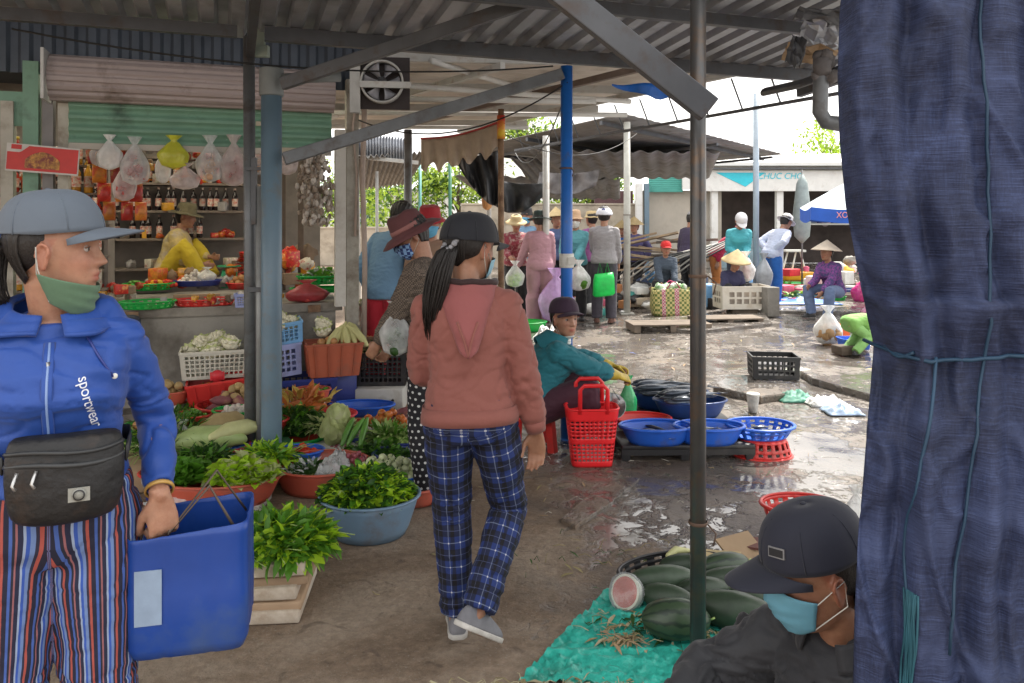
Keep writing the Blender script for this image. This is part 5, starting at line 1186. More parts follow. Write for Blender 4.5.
# blue small basin and eggplants
n0 = Vector(((402-512)/780*4.75, 4.72, 0))
basin('basin', 'empty navy blue basin next to the hip of the walking woman', 'basin', n0+Vector((.0, .02, .04)), .17, .09, NAVY, .8, .15, rimw=.014)
e0 = Vector(((386-512)/780*4.35, 4.38, 0))
basin('basin', 'blue basin heaped with round pale eggplants', 'basin', e0, .25, .13, BLUE, .8, .18)
heap(P_egg, 85, e0, .21, .15, .048, 'one of the round pale eggplants heaped in the blue basin', 'round eggplants in the blue basin', z0=.1, seed=3)
heap(P_sh, 30, e0+Vector((-.2, .12, .06)), .1, .07, .036, 'one of the shallots heaped between the polythene bag and the eggplants', 'shallots near the eggplants', z0=.06, seed=17)
o0 = Vector(((412-512)/780*4.2, 4.28, 0))
basin('basin', 'small orange basin half hidden by the legs of the walking woman', 'basin', o0, .15, .09, ORG, .8, .14)
heap(P_egg, 16, o0, .1, .1, .046, 'one of the pale eggplants in the small orange basin', 'eggplants in the small orange basin', z0=.05, seed=6)
# crates along the counter front
k0 = Vector(((218-512)/780*5.95, 5.86, 0))
crate('crate', 'red ribbed crate left of the pipe post under the cauliflower crate', 'crate', k0+Vector((.08, -.1, .12)), .4, .3, .24, RED, 6, 3, .86, ROT, ribs=4, solidwall=True, tilt=(0, R(-5)))
jb('plastic_box', 'dark box beneath the red ribbed crate', 'box', k0+Vector((.08, -.05, 0)), (.34, .26, .12), NAVY, ROT)
cc = crate('crate', 'white crate of cauliflower standing against the counter wall', 'crate', k0+Vector((0, .03, .36)), .48, .3, .2, M('white crate plastic', (.6, .58, .5), .5, .08, dirt=.3, dcol=(.35, .3, .2)), 12, 5, .92, ROT)
heap(P_cau, 10, cc.location, .18, .1, .105, 'one of the cauliflowers in the white crate against the counter wall', 'cauliflowers in the white crate', z0=.12, seed=3)
b = MB(); b.box((0, 0, 0), (.1, .004, .06)); b.lathe([(.045, -.003), (.045, .003)], 20, rot=Matrix.Rotation(math.pi/2, 3, 'X')); rs = tag(b.build('paper_tag', M('red tag', (.6, .03, .04), .5), loc=cc.location+Vector((.08, -.165, .03)), rotz=ROT), 'round red tag with white mark on the cauliflower crate', 'tag')
cb = Vector(((312-512)/780*6.3, 6.1, 0))
crate('crate', 'navy blue lattice crate standing on the ground right of the pipe post', 'crate', cb+Vector((-.02, -.05, .06)), .5, .34, .26, NAVY, 9, 4, .97, ROT)
crate('crate', 'lavender lattice crate on the navy blue one', 'crate', cb+Vector((-.2, -.02, .33)), .34, .3, .24, LAV, 6, 4, .9, ROT+.05, tilt=(0, R(-6)))
cz = crate('crate', 'light blue crate of cauliflower on top of the lavender crate', 'crate', cb+Vector((-.2, -.0, .57)), .36, .3, .16, PALEBL, 8, 4, .9, ROT, tilt=(0, R(-8)))
heap(P_cau, 7, cz.location+Vector((0, 0, 0)), .14, .1, .12, 'one of the cauliflowers in the light blue crate', 'cauliflowers in the light blue crate', z0=.08, seed=5)
cr_ = crate('crate', 'terracotta ribbed crate of onions and white vegetables', 'crate', Vector(((333-512)/780*6.1, 6.1, .33)), .42, .3, .25, M('terracotta plastic', (.4, .1, .05), .5, .12, dirt=.2), 6, 3, .85, ROT, ribs=4, solidwall=True)
jb('box', 'dark box holding up the terracotta crate', 'box', Vector(((333-512)/780*6.1, 6.2, .0)), (.3, .2, .32), NAVY, ROT)
heap(P_on, 12, cr_.location+Vector((0, -.04, 0)), .16, .06, .07, 'one of the onions in the terracotta crate', 'onions in the terracotta crate', z0=.18, seed=3)
heap(P_cau, 3, cr_.location+Vector((-.1, .05, .1)), .1, .05, .13, 'one of the cauliflowers behind the onions in the terracotta crate', 'cauliflowers in the terracotta crate', z0=.16, seed=9)
for i in range(7):
    b = MB(); b.tube([(-.1, 0, 0), (-.04, 0, .01), (.05, 0, .01), (.1, 0, 0)], [.016, .028, .026, .01], 10, rounded=True)
    o = tag(b.build('maize_cob', M('pale maize', (.5, .48, .22), .6, .2), loc=cr_.location+Vector((.02+.03*i, -.02+.03*(i % 3), .3+.012*(i % 3))), rotz=1+i*.3), 'one of the pale maize cobs on the terracotta crate', 'maize', 'maize cobs on the terracotta crate'); o.rotation_euler.y = -.7
wc = crate('crate', 'white lattice crate of cauliflower against the conduit', 'crate', Vector(((366-512)/780*7.0, 7.0, .53)), .34, .3, .24, M('white crate plastic', (.6, .58, .5)), 8, 4, .95, ROT)
heap(P_cau, 5, wc.location, .1, .08, .12, 'one of the cauliflowers in the white lattice crate by the conduit', 'cauliflowers by the conduit', z0=.12, seed=8)
wd = crate('crate', 'shallow crate of onions under the white lattice crate', 'crate', Vector(((368-512)/780*6.7, 6.7, .42)), .44, .3, .12, M('brown crate', (.2, .1, .06), .6), 8, 2, .95, ROT)
heap(P_on, 10, wd.location, .18, .1, .07, 'one of the onions in the shallow crate under the white lattice crate', 'onions by the conduit', z0=.06, seed=11)
crate('crate', 'black lattice crate of leaves on the white foam box', 'crate', Vector(((384-512)/780*6.45, 6.4, .2)), .4, .3, .26, BLK, 9, 5, .97, .05)
crate('crate', 'dark crate holding up the onion crate by the conduit', 'crate', Vector(((366-512)/780*6.9, 6.95, .0)), .5, .34, .42, BLK, 8, 5, .97, ROT)
leaf_heap('leaf_greens', 'limp greens and corn husk on top of the black crate', 'greens', Vector(((384-512)/780*6.4, 6.35, .44)), .19, .14, .06, [LEAF4, LEAF3, CARD], 160, .09, .03, 20, seed=18)
fb_ = thing('foam_box', 'white foam box with two round holes beside the dotted trousers', 'box', Vector(((384-512)/780*6.4, 6.3, .0)))
b = MB(); b.box((0, 0, .11), (.38, .3, .18), bev=.01); b.build('body', FOAM, fb_)
for x in (-.1, .11):
    b = MB(); b.lathe([(.012, -.004), (.012, .004)], 12, c=(x, -.15, .11), rot=Matrix.Rotation(math.pi/2, 3, 'X')); b.build('hole', BLK, fb_)
jb('wooden_block', 'pale plank under the white foam box', 'block', Vector(((386-512)/780*6.4, 6.3, 0)), (.42, .28, .025), WOOD)
# ---------- fish stall ----------
TB = G(593, 469)
tb = thing('tote_bag', 'tall red lattice plastic tote bag in front of the fish seller', 'bag', TB+Vector((0, .1, 0)), .04)
REDB = M('bright red basket plastic', (.75, .02, .025), .32, .08, bump=.02)
b = MB(); w0_, w1_, d0_, d1_, h_ = .125, .165, .075, .105, .36
def tote(u, v):
    q = 2*math.pi*u; x, y = math.cos(q), math.sin(q); dd = (abs(x)**5+abs(y)**5)**.2; return Vector((x/dd*(w0_+(w1_-w0_)*v), y/dd*(d0_+(d1_-d0_)*v), .003+h_*v))
NU, NV = 108, 30; vs = [tote(i/NU, j/NV) for j in range(NV+1) for i in range(NU)]
fs = [(j*NU+i, j*NU+(i+1) % NU, (j+1)*NU+(i+1) % NU, (j+1)*NU+i) for j in range(NV) for i in range(NU) if not (2 < j < 25 and j % 2 == 1 and i % 3 != 0 and not (j in (13, 14)))]
b.add(vs, fs); b.add([vs[i] for i in range(NU)], [tuple(range(NU))]); b.build('body', REDB, tb, solid=.003)
b = MB(); b.tube([tote(i/40, 1) for i in range(41)], .008, 6, cap=False); b.build('rim', REDB, tb)
for sy in (-1, 1):
    b = MB(); y = sy*d1_; b.tube([(-.085, y, h_-.02), (-.085, y*1.05, h_+.13), (-.06, y*1.05, h_+.155), (.06, y*1.05, h_+.155), (.085, y*1.05, h_+.13), (.085, y, h_-.02)], .0135, 8, flat=.5, up=(1, 0, 0)); b.build('handle', REDB, tb)
crumple('white bag seen through the lattice of the red tote', tb.location+Vector((0, 0, .02)), .1, .05, .22, FILMW, 22)
FISH = M('fish skin', (.1, .12, .15), .22, .4, 14, .1, 80, metal=.35, rand=.15, col2=(.5, .5, .5), c2t=.62)
def fish(L_=.24):
    b = MB(); rg = []
    for k in range(15):
        t = k/14; r = L_*.12*math.sin(math.pi*min(1, t*1.02+.02)**.75)*(1-.1*t)+.002; ring = []
        for j in range(12):
            q = 2*math.pi*j/12; ring.append(Vector((-L_/2+L_*t*.86, math.cos(q)*r*.55, math.sin(q)*r*(1.15 if math.sin(q) > 0 else 1))))
        rg.append(ring)
    b.loft(rg); o = b.build('fish', FISH); o['category'] = 'fish'
    c = MB(); c.add([(L_*.34, 0, 0), (L_*.5, .003, .05), (L_*.45, 0, 0), (L_*.5, -.003, -.05)], [(0, 1, 2), (0, 2, 3)]); c.build('tail', FISH, o, solid=.002)
    c = MB(); c.add([(-L_*.1, 0, L_*.1), (L_*.1, 0, L_*.16), (L_*.15, 0, L_*.07)], [(0, 1, 2)]); c.build('fin', FISH, o, solid=.002)
    return proto(o)
FSH = fish()
def fishes(n, loc, rx, ry, lab, grp, seed, ang=0.2, sc=1., rows=3):
    rnd = random.Random(seed)
    for i in range(n):
        dup(FSH, loc=Vector(loc)+Vector((rnd.uniform(-rx, rx)*.5, -ry+2*ry*(i/(n-1) if n > 1 else .5), rnd.uniform(0, .02)+.012*(i % rows))), rot=(R(80)+rnd.uniform(-.2, .2), 0, ang+rnd.uniform(-.25, .25)), label=lab, group=grp, scale=sc*rnd.uniform(.85, 1.15))
# long dark tray table the basins stand on
dk = thing('low_stand', 'low black plastic stand carrying the blue fish basins', 'stand', G(686, 458)+Vector((0, .12, 0)), .03)
b = MB(); b.box((0, 0, .085), (.86, .36, .03), bev=.008); b.build('top', BLK, dk)
b = MB(); b.box((0, -.17, .06), (.86, .015, .05)); b.build('apron', BLK, dk)
for x in (-.4, -.02, .4):
    for y in (-.15, .15):
        b = MB(); b.box((x, y, .035), (.05, .04, .07), taper=1.2); b.build('leg', BLK, dk)
zt_ = .1
B3 = [((656, 446), .185, 'blue basin at the left front with a silver fish in it'), ((709, 440), .175, 'blue basin partly hidden behind the slim pole')]
for (px, py), r_, l in B3:
    bb = basin('basin', l, 'basin', Vector(((px-512)/780*5.05, 5.05, zt_)), r_+.045, .11, BLUE, .74, r_*.78, rimw=.016)
    fishes(3 if px < 700 else 5, bb.location+Vector((0, 0, .045)), .08, .07, 'one of the small fish in the '+l.split(' with ')[0], 'fish in the blue basins', px, ang=-.6 if px < 700 else .3, sc=.8)
# right pair: blue colander on upturned red colander
rr0 = G(770, 461)+Vector((0, .15, 0))
basin('colander', 'upturned red colander under the right blue basin', 'colander', rr0, .185, .11, RED, .8, .15, True, upside=True)
bb = basin('basin', 'rightmost blue basin standing on the upturned red colander', 'basin', rr0+Vector((-.01, .02, .11)), .215, .08, BLUE, .76, .17, rimw=.016, holes=True)
fishes(4, bb.location+Vector((0, 0, .03)), .08, .06, 'one of the small fish in the rightmost blue basin', 'fish in the rightmost blue basin', 5, sc=.7)
r2_ = basin('basin', 'small red basin between the tote and the left blue basin', 'basin', Vector(((640-512)/780*5.45, 5.4, .1)), .2, .07, RED, .8, .15, rimw=.014)
# heaped dark fish trays
ft = Vector(((660-512)/780*6.0, 6.05, 0))
NV2 = M('dark blue tub', (.02, .06, .22), .35, .2)
for i, (px, Y, r_, z, l) in enumerate([(668, 6.0, .3, .1, 'dark blue tub heaped with fish left of the slim pole'), (690, 5.65, .26, .12, 'dark blue tub heaped with fish just behind the slim pole')]):
    loc = Vector(((px-512)/780*Y, Y, z)); basin('tub', l, 'tub', loc, r_, .12, NV2, .75, r_*.62)
    fishes(16, loc+Vector((0, 0, .12)), .22, r_*.45, 'one of the dark fish lying in the '+' '.join(l.split()[:5])+(' farther back' if i == 0 else ' nearer the pole'), 'dark fish heaped in tubs', i+3, ang=.1+.1*i, sc=1.35, rows=4)
jb('plastic_box', 'dark upturned box under the fish tubs', 'box', Vector(((672-512)/780*5.9, 5.9, 0)), (.7, .6, .1), BLK, .05)
# hand scale and green bottle near the gloves
t = thing('hanging_scale', 'small metal weighing pan in front of the yellow gloves', 'scale', Vector(((612-512)/780*5.15, 5.15, .3)))
b = MB(); b.lathe([(.005, 0), (.05, .005), (.085, .035), (.088, .035)], 20, rot=Matrix.Rotation(R(60), 3, 'X'), cap=False); b.build('pan', M('pan metal', (.35, .36, .36), .25, .1, metal=.8), t, solid=.002)
b = MB(); b.tube([(-.05, 0, .02), (-.01, 0, .14), (.05, 0, .05)], .004, 6); b.build('wire', STEEL, t)
poly_bag('plastic_bag', 'green bag behind the red tote near the gloves', 'bag', Vector(((628-512)/780*5.6, 5.6, .12)), .13, .3, film('green polythene', (.05, .55, .2), 1.2), seed=3)
# red stool behind the legs of the walking woman
rs = thing('plastic_stool', 'low red plastic stool under the fish seller', 'stool', Vector((.12, 5.25, 0)), .2)
b = MB(); b.box((0, 0, .235), (.28, .28, .03), bev=.01); b.build('seat', RED, rs)
for x in (-.11, .11):
    for y in (-.11, .11):
        b = MB(); beam(b, (x*1.15, y*1.15, 0), (x, y, .23), .05, .05); b.build('leg', RED, rs)
# ---------- foreground: melons on a green sheet ----------
TT = M('turquoise woven tarp', (.035, .43, .34), .38, .2, 7, .9, 16, bd=.02, rand=0, dirt=.15, dcol=(.05, .18, .13))
tp = [tuple(G(x, y)[:2]) for x, y in ((588, 612), (700, 588), (800, 600), (830, 700), (520, 683))]
tc_ = Vector((.55, 2.78, 0))
b = MB()
def tarp(u, v):
    A_, B_ = G(608, 592), G(790, 578); C_, D_ = G(519, 686), G(800, 700)
    p = A_.lerp(B_, u).lerp(C_.lerp(D_, u), v); f = mnoise.noise(Vector((p.x*6, p.y*9, 1))); g_ = mnoise.noise(Vector((p.x*13+3*f, p.y*20, 5)))
    return Vector((p.x+.02*f, p.y+.02*g_, .016+.014*f+.028*max(0, 1-abs(g_)*4)*.6+.006*mnoise.noise(Vector((p.x*45, p.y*50, 2)))))
b.sheet(tarp, 90, 60); tag(b.build('tarpaulin', TT), 'crumpled turquoise tarpaulin on the ground under the watermelons', 'tarpaulin')
MELM = bpy.data.materials.new('watermelon rind'); nt, N, L, bb = nodes_of(MELM)
tc = N.new('ShaderNodeTexCoord'); sp_ = N.new('ShaderNodeSeparateXYZ'); L.new(tc.outputs['Object'], sp_.inputs[0])
at = N.new('ShaderNodeMath'); at.operation = 'ARCTAN2'; L.new(sp_.outputs[1], at.inputs[0]); L.new(sp_.outputs[2], at.inputs[1])
nn = N.new('ShaderNodeTexNoise'); setin(nn, Scale=28., Detail=5.); L.new(tc.outputs['Object'], nn.inputs[0])
m1 = N.new('ShaderNodeMath'); m1.operation = 'MULTIPLY_ADD'; L.new(at.outputs[0], m1.inputs[0]); m1.inputs[1].default_value = 10; m2 = N.new('ShaderNodeMath'); m2.operation = 'MULTIPLY'; L.new(nn.outputs[0], m2.inputs[0]); m2.inputs[1].default_value = 5.5; L.new(m2.outputs[0], m1.inputs[2])
sn = N.new('ShaderNodeMath'); sn.operation = 'SINE'; L.new(m1.outputs[0], sn.inputs[0])
rp = N.new('ShaderNodeValToRGB'); L.new(sn.outputs[0], rp.inputs[0]); rp.color_ramp.elements[0].position = .25; rp.color_ramp.elements[0].color = (.038, .066, .034, 1); rp.color_ramp.elements[1].position = .85; rp.color_ramp.elements[1].color = (.014, .03, .018, 1)
oi = N.new('ShaderNodeObjectInfo'); hs = N.new('ShaderNodeHueSaturation'); mr = N.new('ShaderNodeMapRange'); setin(mr, To_Min=.55, To_Max=1.35); L.new(oi.outputs['Random'], mr.inputs[0]); L.new(mr.outputs[0], hs.inputs['Value']); L.new(rp.outputs[0], hs.inputs['Color']); L.new(hs.outputs[0], bb.inputs[0]); bb.inputs['Roughness'].default_value = .38
MEL2 = M('dusty watermelon rind', (.035, .058, .034), .45, .3, 14, .1, rand=.1)
mels = [(662, 580, .15, .058, .12, MEL2, 'long dusty watermelon at the left back of the pile'), (690, 566, .13, .05, -.1, MEL2, 'watermelon in the back row just left of the slim pole'), (724, 565, .12, .052, .3, MELM, 'dark watermelon at the back right of the pile'), (733, 580, .16, .054, .15, MEL2, 'long dusty watermelon at the right of the pile'), (754, 596, .11, .05, 0, MELM, 'watermelon at the right partly hidden by the masked seller'),
        (668, 598, .11, .052, -.45, MEL2, 'pale green watermelon leaning on the front one'), (676, 619, .125, .072, -.05, MELM, 'front watermelon with clear stripes left of the slim pole'), (733, 610, .16, .068, -.35, MEL2, 'very dark watermelon right of the slim pole'), (703, 590, .11, .05, .1, MEL2, 'dark watermelon in the middle of the pile')]
for px, py, l_, r_, a, m_, lb in mels:
    t = thing('watermelon', lb, 'watermelon', G(px, py, r_+.02)); t.rotation_euler.z = a
    b = MB(); b.ball((0, 0, 0), (l_, r_, r_), 28, 18, jit=.04, seed=px); b.build('rind', m_, t)
    b = MB(); b.tube([(l_*.98, 0, 0), (l_+.015, .004, .006)], .004, 6); b.build('stalk', STEM, t)
hm = thing('halved_watermelon', 'wrapped half watermelon showing faded red flesh at the left of the pile', 'watermelon', G(625, 592, .085), .0)
b = MB(); pr = [(.0005, -.09), (.04, -.078), (.068, -.05), (.078, -.015), (.08, .0)]; hm.scale = (.82, .82, .82)
rtm = Matrix.Rotation(R(-62), 3, 'Y') @ Matrix.Rotation(R(25), 3, 'X')
rtm = rotto(Vector((-.62, -.62, .42)))
b.lathe(pr, 28, rot=rtm, cap=False); b.build('rind', M('pale rind', (.45, .5, .4), .4, .15), hm)
b = MB(); b.lathe([(.0001, .004), (.045, .0055), (.07, .002)], 28, rot=rtm, cap=False); b.build('flesh', M('faded melon flesh', (.42, .08, .05), .4, .35, 14, .2, col2=(.6, .35, .3), c2t=.62), hm)
b = MB(); b.lathe([(.069, .003), (.08, .001)], 28, rot=rtm, cap=False); b.build('rind_edge', M('white rind', (.6, .62, .5), .5), hm)
b = MB(); b.lathe([(.002, -.096), (.045, -.084), (.075, -.054), (.086, -.015), (.088, .01), (.05, .014), (.0005, .012)], 28, rot=rtm, cap=False)
b.v = [tuple(Vector(v)*(1+.06*mnoise.noise(Vector(v)*38))) for v in b.v]; b.build('wrapping', film('cling wrap', (.85, .87, .9), .2, .08), hm)
# straw litter on the tarp
STRAW = M('dry straw', (.3, .25, .12), .8, .3, rand=.1)
def litter(label, cx, cy, rx, ry, n, seed, mats, z=.02, L_=.05):
    rnd = random.Random(seed); b = MB()
    for i in range(n):
        x, y = rnd.gauss(0, rx*.45), rnd.gauss(0, ry*.45); a = rnd.uniform(0, 6.28); l_ = L_*rnd.uniform(.4, 1.5)
        b.mat(rnd.randrange(len(mats)))
        if rnd.random() < .6: b.tube([(x, y, rnd.uniform(.002, .02)), (x+math.cos(a)*l_*.5, y+math.sin(a)*l_*.5, rnd.uniform(.004, .028)), (x+math.cos(a)*l_, y+math.sin(a)*l_, rnd.uniform(.002, .02))], .0016, 4)
        else: leaf(b, (x, y, rnd.uniform(.003, .02)), Vector((math.cos(a), math.sin(a), .1)), Vector((0, 0, 1)), l_, l_*.25, .5, .2, 2)
    return tag(b.build('litter', mats, loc=(cx, cy, z)), label, None, kind='stuff')
p_ = G(655, 632); litter('dry stalks and leaves around the watermelons', p_.x+.1, p_.y, .35, .14, 300, 1, [STRAW, M('pale husk', (.45, .4, .25), .8), LEAF3])
p_ = G(622, 650); litter('small twist of dry leaves on the turquoise tarpaulin', p_.x, p_.y, .06, .03, 60, 2, [STRAW, CARD], .03)
p_ = G(560, 690); litter('litter along the front edge of the tarpaulin', p_.x+.05, p_.y-.02, .5, .03, 160, 3, [STRAW, M('pale husk', (.45, .4, .25))], .012)
p_ = G(605, 560); litter('scattered green and dry stalks on the wet ground', p_.x, p_.y, .8, .25, 60, 4, [LEAF3, STRAW], 0, .05)
p_ = G(470, 470); litter('scraps trodden into the ground of the aisle', p_.x+.2, p_.y, 2.2, 1.6, 160, 5, [STRAW, CARD, LEAF3, M('pale scrap', (.5, .48, .42), .8)], -.002, .03)
p_ = G(560, 350); litter('scraps on the farther aisle ground', p_.x+.8, p_.y, 3.2, 2.2, 260, 6, [STRAW, CARD, M('pale scrap', (.5, .48, .42)), BLUE], 0, .06)
# dark basket edge, cardboard, red colander
bk = basin('basket', 'dark low lattice basket edge behind the watermelons', 'basket', G(664, 588)+Vector((.05, .05, 0)), .25, .07, BLK, .9, .13, True, rotz=.35)
rc = basin('colander', 'bright red colander behind the cap of the masked seller', 'colander', G(803, 530)+Vector((0, .03, 0)), .19, .12, RED, .74, .15, True, rimw=.014)
litter('green bits lying in the bright red colander', rc.location.x, rc.location.y, .12, .08, 60, 9, [LEAF1, STEM], .03)
for i, (px, py, w_, a, c_) in enumerate([(742, 562, .2, .5, CARD), (722, 574, .17, -.2, M('pale straw board', (.45, .36, .2), .8, .2)), (752, 556, .13, 1.0, M('maroon box', (.16, .06, .05), .7))]):
    b = MB(); b.box((0, 0, 0), (w_, w_*.75, .01)); o = tag(b.build('cardboard_piece', c_, loc=G(px, py)+Vector((0, 0, .06)), rotz=a), ['torn cardboard standing behind the cap of the masked seller', 'straw coloured board lying behind the watermelons', 'small maroon card beside the torn cardboard'][i], 'cardboard'); o.rotation_euler.x = .5-.3*i
poly_bag('plastic_bag', 'limp clear bag standing by the curtain behind the masked seller', 'bag', G(856, 540), .14, .26, FILM, seed=19)
crumple('pale green wrapped bundle at the curtain foot', G(856, 556)+Vector((0, 0, .02)), .12, .1, .14, M('pale green film', (.35, .42, .35), .4, .2), 33)
b = MB(); b.tube([(0, 0, 0), (.05, .02, .01), (.11, .02, 0)], [.012, .018, .01], 8, rounded=True); tag(b.build('root_vegetable', GOURD, loc=G(668, 574)+Vector((0, 0, .08)), rotz=.3), 'short pale root lying behind the watermelons left of the pole', 'vegetable')

rnd = random.Random(77)
extra = [(192, 5.25, .14, .13, RED, P_chg, 12, 'green peppers'), (168, 5.6, .22, .14, ORG, P_pot, 10, 'potatoes'), (208, 5.75, .2, .13, GRN, P_tom, 10, 'tomatoes'), (312, 5.75, .2, .13, ORG, P_chg, 10, 'green peppers'), (340, 4.95, .0, .12, RED, P_sh, 24, 'shallots'), (368, 5.1, .05, .12, NAVY, P_ga, 20, 'garlic'), (172, 4.35, .05, .17, RED, P_pot, 14, 'potatoes'), (262, 5.2, .12, .17, RED, P_on, 14, 'onions'), (246, 4.75, .05, .15, BLUE, P_sh, 30, 'shallots'), (345, 5.35, .05, .16, ORG, P_tom, 14, 'tomatoes'), (300, 4.75, .05, .14, BLUE, P_chr, 12, 'red peppers'), (352, 4.55, .04, .13, RED, P_chg, 14, 'green peppers'), (398, 5.5, .03, .16, RED, P_swp, 7, 'sweet potatoes'), (150, 5.15, .1, .16, GRN, P_tom, 14, 'tomatoes'), (286, 5.75, .15, .16, PALEBL, P_chy, 12, 'yellow peppers'), (236, 5.3, .16, .15, GRN, P_ga, 26, 'garlic')]
for i, (px, Y, z, r, m_, p_, n, nm) in enumerate(extra):
    loc = Vector((at_(px)*Y, Y, z)); w_ = ['left of the sweet potatoes', 'at the far left against the counter', 'below the red ribbed crate', 'before the navy blue crate', 'in front of the cabbage slab', 'before the beans', 'leftmost in the front row', 'just behind the pipe post', 'in front of the pipe post', 'behind the pale cabbages', 'near the shiny polythene bag', 'between the herbs and the eggplants', 'beside the dotted trousers', 'behind the blue sleeve', 'by the navy blue crate', 'left of the steel posts'][i]
    basin('basin', 'small basin of '+nm+' '+w_, 'basin', loc, r, .09, m_, .8, r*.8); jb('foam_box', 'low box under the basin of '+nm+' '+w_, 'box', Vector((loc.x, loc.y, 0)), (r*1.3, r, z), FOAM if i % 2 else NAVY)
    heap(p_, n, loc, r*.75, r*.6, {'potato': .07, 'onion': .062, 'shallot': .034, 'tomato': .055, 'pepper': .05, 'sweet potato': .09, 'garlic': .042}[p_['category']], 'one of the '+nm+' in the small basin '+w_, nm+' '+w_, z0=.05, seed=i)
for i, (px, Y, z, m_) in enumerate([(205, 4.5, .12, [LEAF3, LEAF1]), (270, 4.6, .1, [LEAF1, LEAF2]), (330, 5.2, .12, [LEAF3, LEAF4]), (390, 5.0, .1, [LEAF1, STEM]), (160, 4.9, .16, [LEAF4, LEAF2])]):
    leaf_heap('leaf_greens', ['dark bunch of leaves behind the lettuce basin', 'green bunch at the foot of the pipe post', 'mixed dark and pale leaves behind the cabbages', 'bunch of stems near the blue navy basin', 'pale leaves behind the blue sleeve'][i], 'greens', (at_(px)*Y, Y, z), .15, .1, .09, m_, 260, .08, .02, 40, .9, seed=40+i)

p_ = G(640, 420); litter('wet scraps and leaves trodden round the fish stall', p_.x, p_.y, 2.2, 1.8, 240, 61, [LEAF3, CARD, M('pale scrap', (.5, .48, .42)), STRAW], -.001, .05)
# ---------- people ----------
from mathutils.bvhtree import BVHTree
def skinmat(name, c, lips=True):
    m = M(name, c, .48, .16, 26, .2, 140, sss=.15, rand=0, bd=.0012, col2=(c[0]*.82, c[1]*.72, c[2]*.68), c2t=.58)
    nt, N, L, b = nodes_of(m)
    at = N.new('ShaderNodeAttribute'); at.attribute_name = 'tint'
    src = b.inputs['Base Color'].links[0].from_socket
    mx = N.new('ShaderNodeMix'); mx.data_type = 'RGBA'; sp = N.new('ShaderNodeSeparateColor'); L.new(at.outputs['Color'], sp.inputs[0])
    L.new(sp.outputs[0], mx.inputs[0]); L.new(src, mx.inputs[6]); mx.inputs[7].default_value = (c[0]*.85, c[1]*.35, c[2]*.4, 1)
    m2 = N.new('ShaderNodeMix'); m2.data_type = 'RGBA'; L.new(sp.outputs[1], m2.inputs[0]); L.new(mx.outputs[2], m2.inputs[6]); m2.inputs[7].default_value = (.012, .008, .007, 1)
    L.new(m2.outputs[2], b.inputs['Base Color']); return m
SKIN = skinmat('warm tan skin', (.40, .21, .135)); SKIN2 = skinmat('deeper tan skin', (.33, .165, .10))
HAIR = M('black hair', (.012, .009, .008), .38, .3, 30, .6, 120, stretch=(6, 6, .5), rand=0, bd=.003)
EYEW = M('eye white', (.42, .37, .34), .25, .02, bump=0); IRIS = M('dark iris', (.02, .012, .01), .1, 0, bump=0)
def cloth(name, c, var=.1, wr=.35, **k):
    k.setdefault('rand', 0); return M(name, c, k.pop('rough', .8), var, k.pop('vs', 4), wr, k.pop('bs', 14), bd=k.pop('bd', .012), sheen=.1, **k)
def lerp(a, b, t): return a+(b-a)*t
def ik(a, tgt, l1, l2, hint):
    a, tgt, hint = Vector(a), Vector(tgt), Vector(hint); d = tgt-a; L_ = d.length; mx = (l1+l2)*.995
    if L_ > mx: tgt = a+d*(mx/L_); d = tgt-a; L_ = mx
    L_ = max(L_, abs(l1-l2)+.01); x = (l1*l1-l2*l2+L_*L_)/(2*L_); h = math.sqrt(max(0, l1*l1-x*x)); u = d.normalized(); n = hint-u*hint.dot(u)
    n = n.normalized() if n.length > 1e-5 else u.orthogonal(); return a+u*x+n*h, tgt
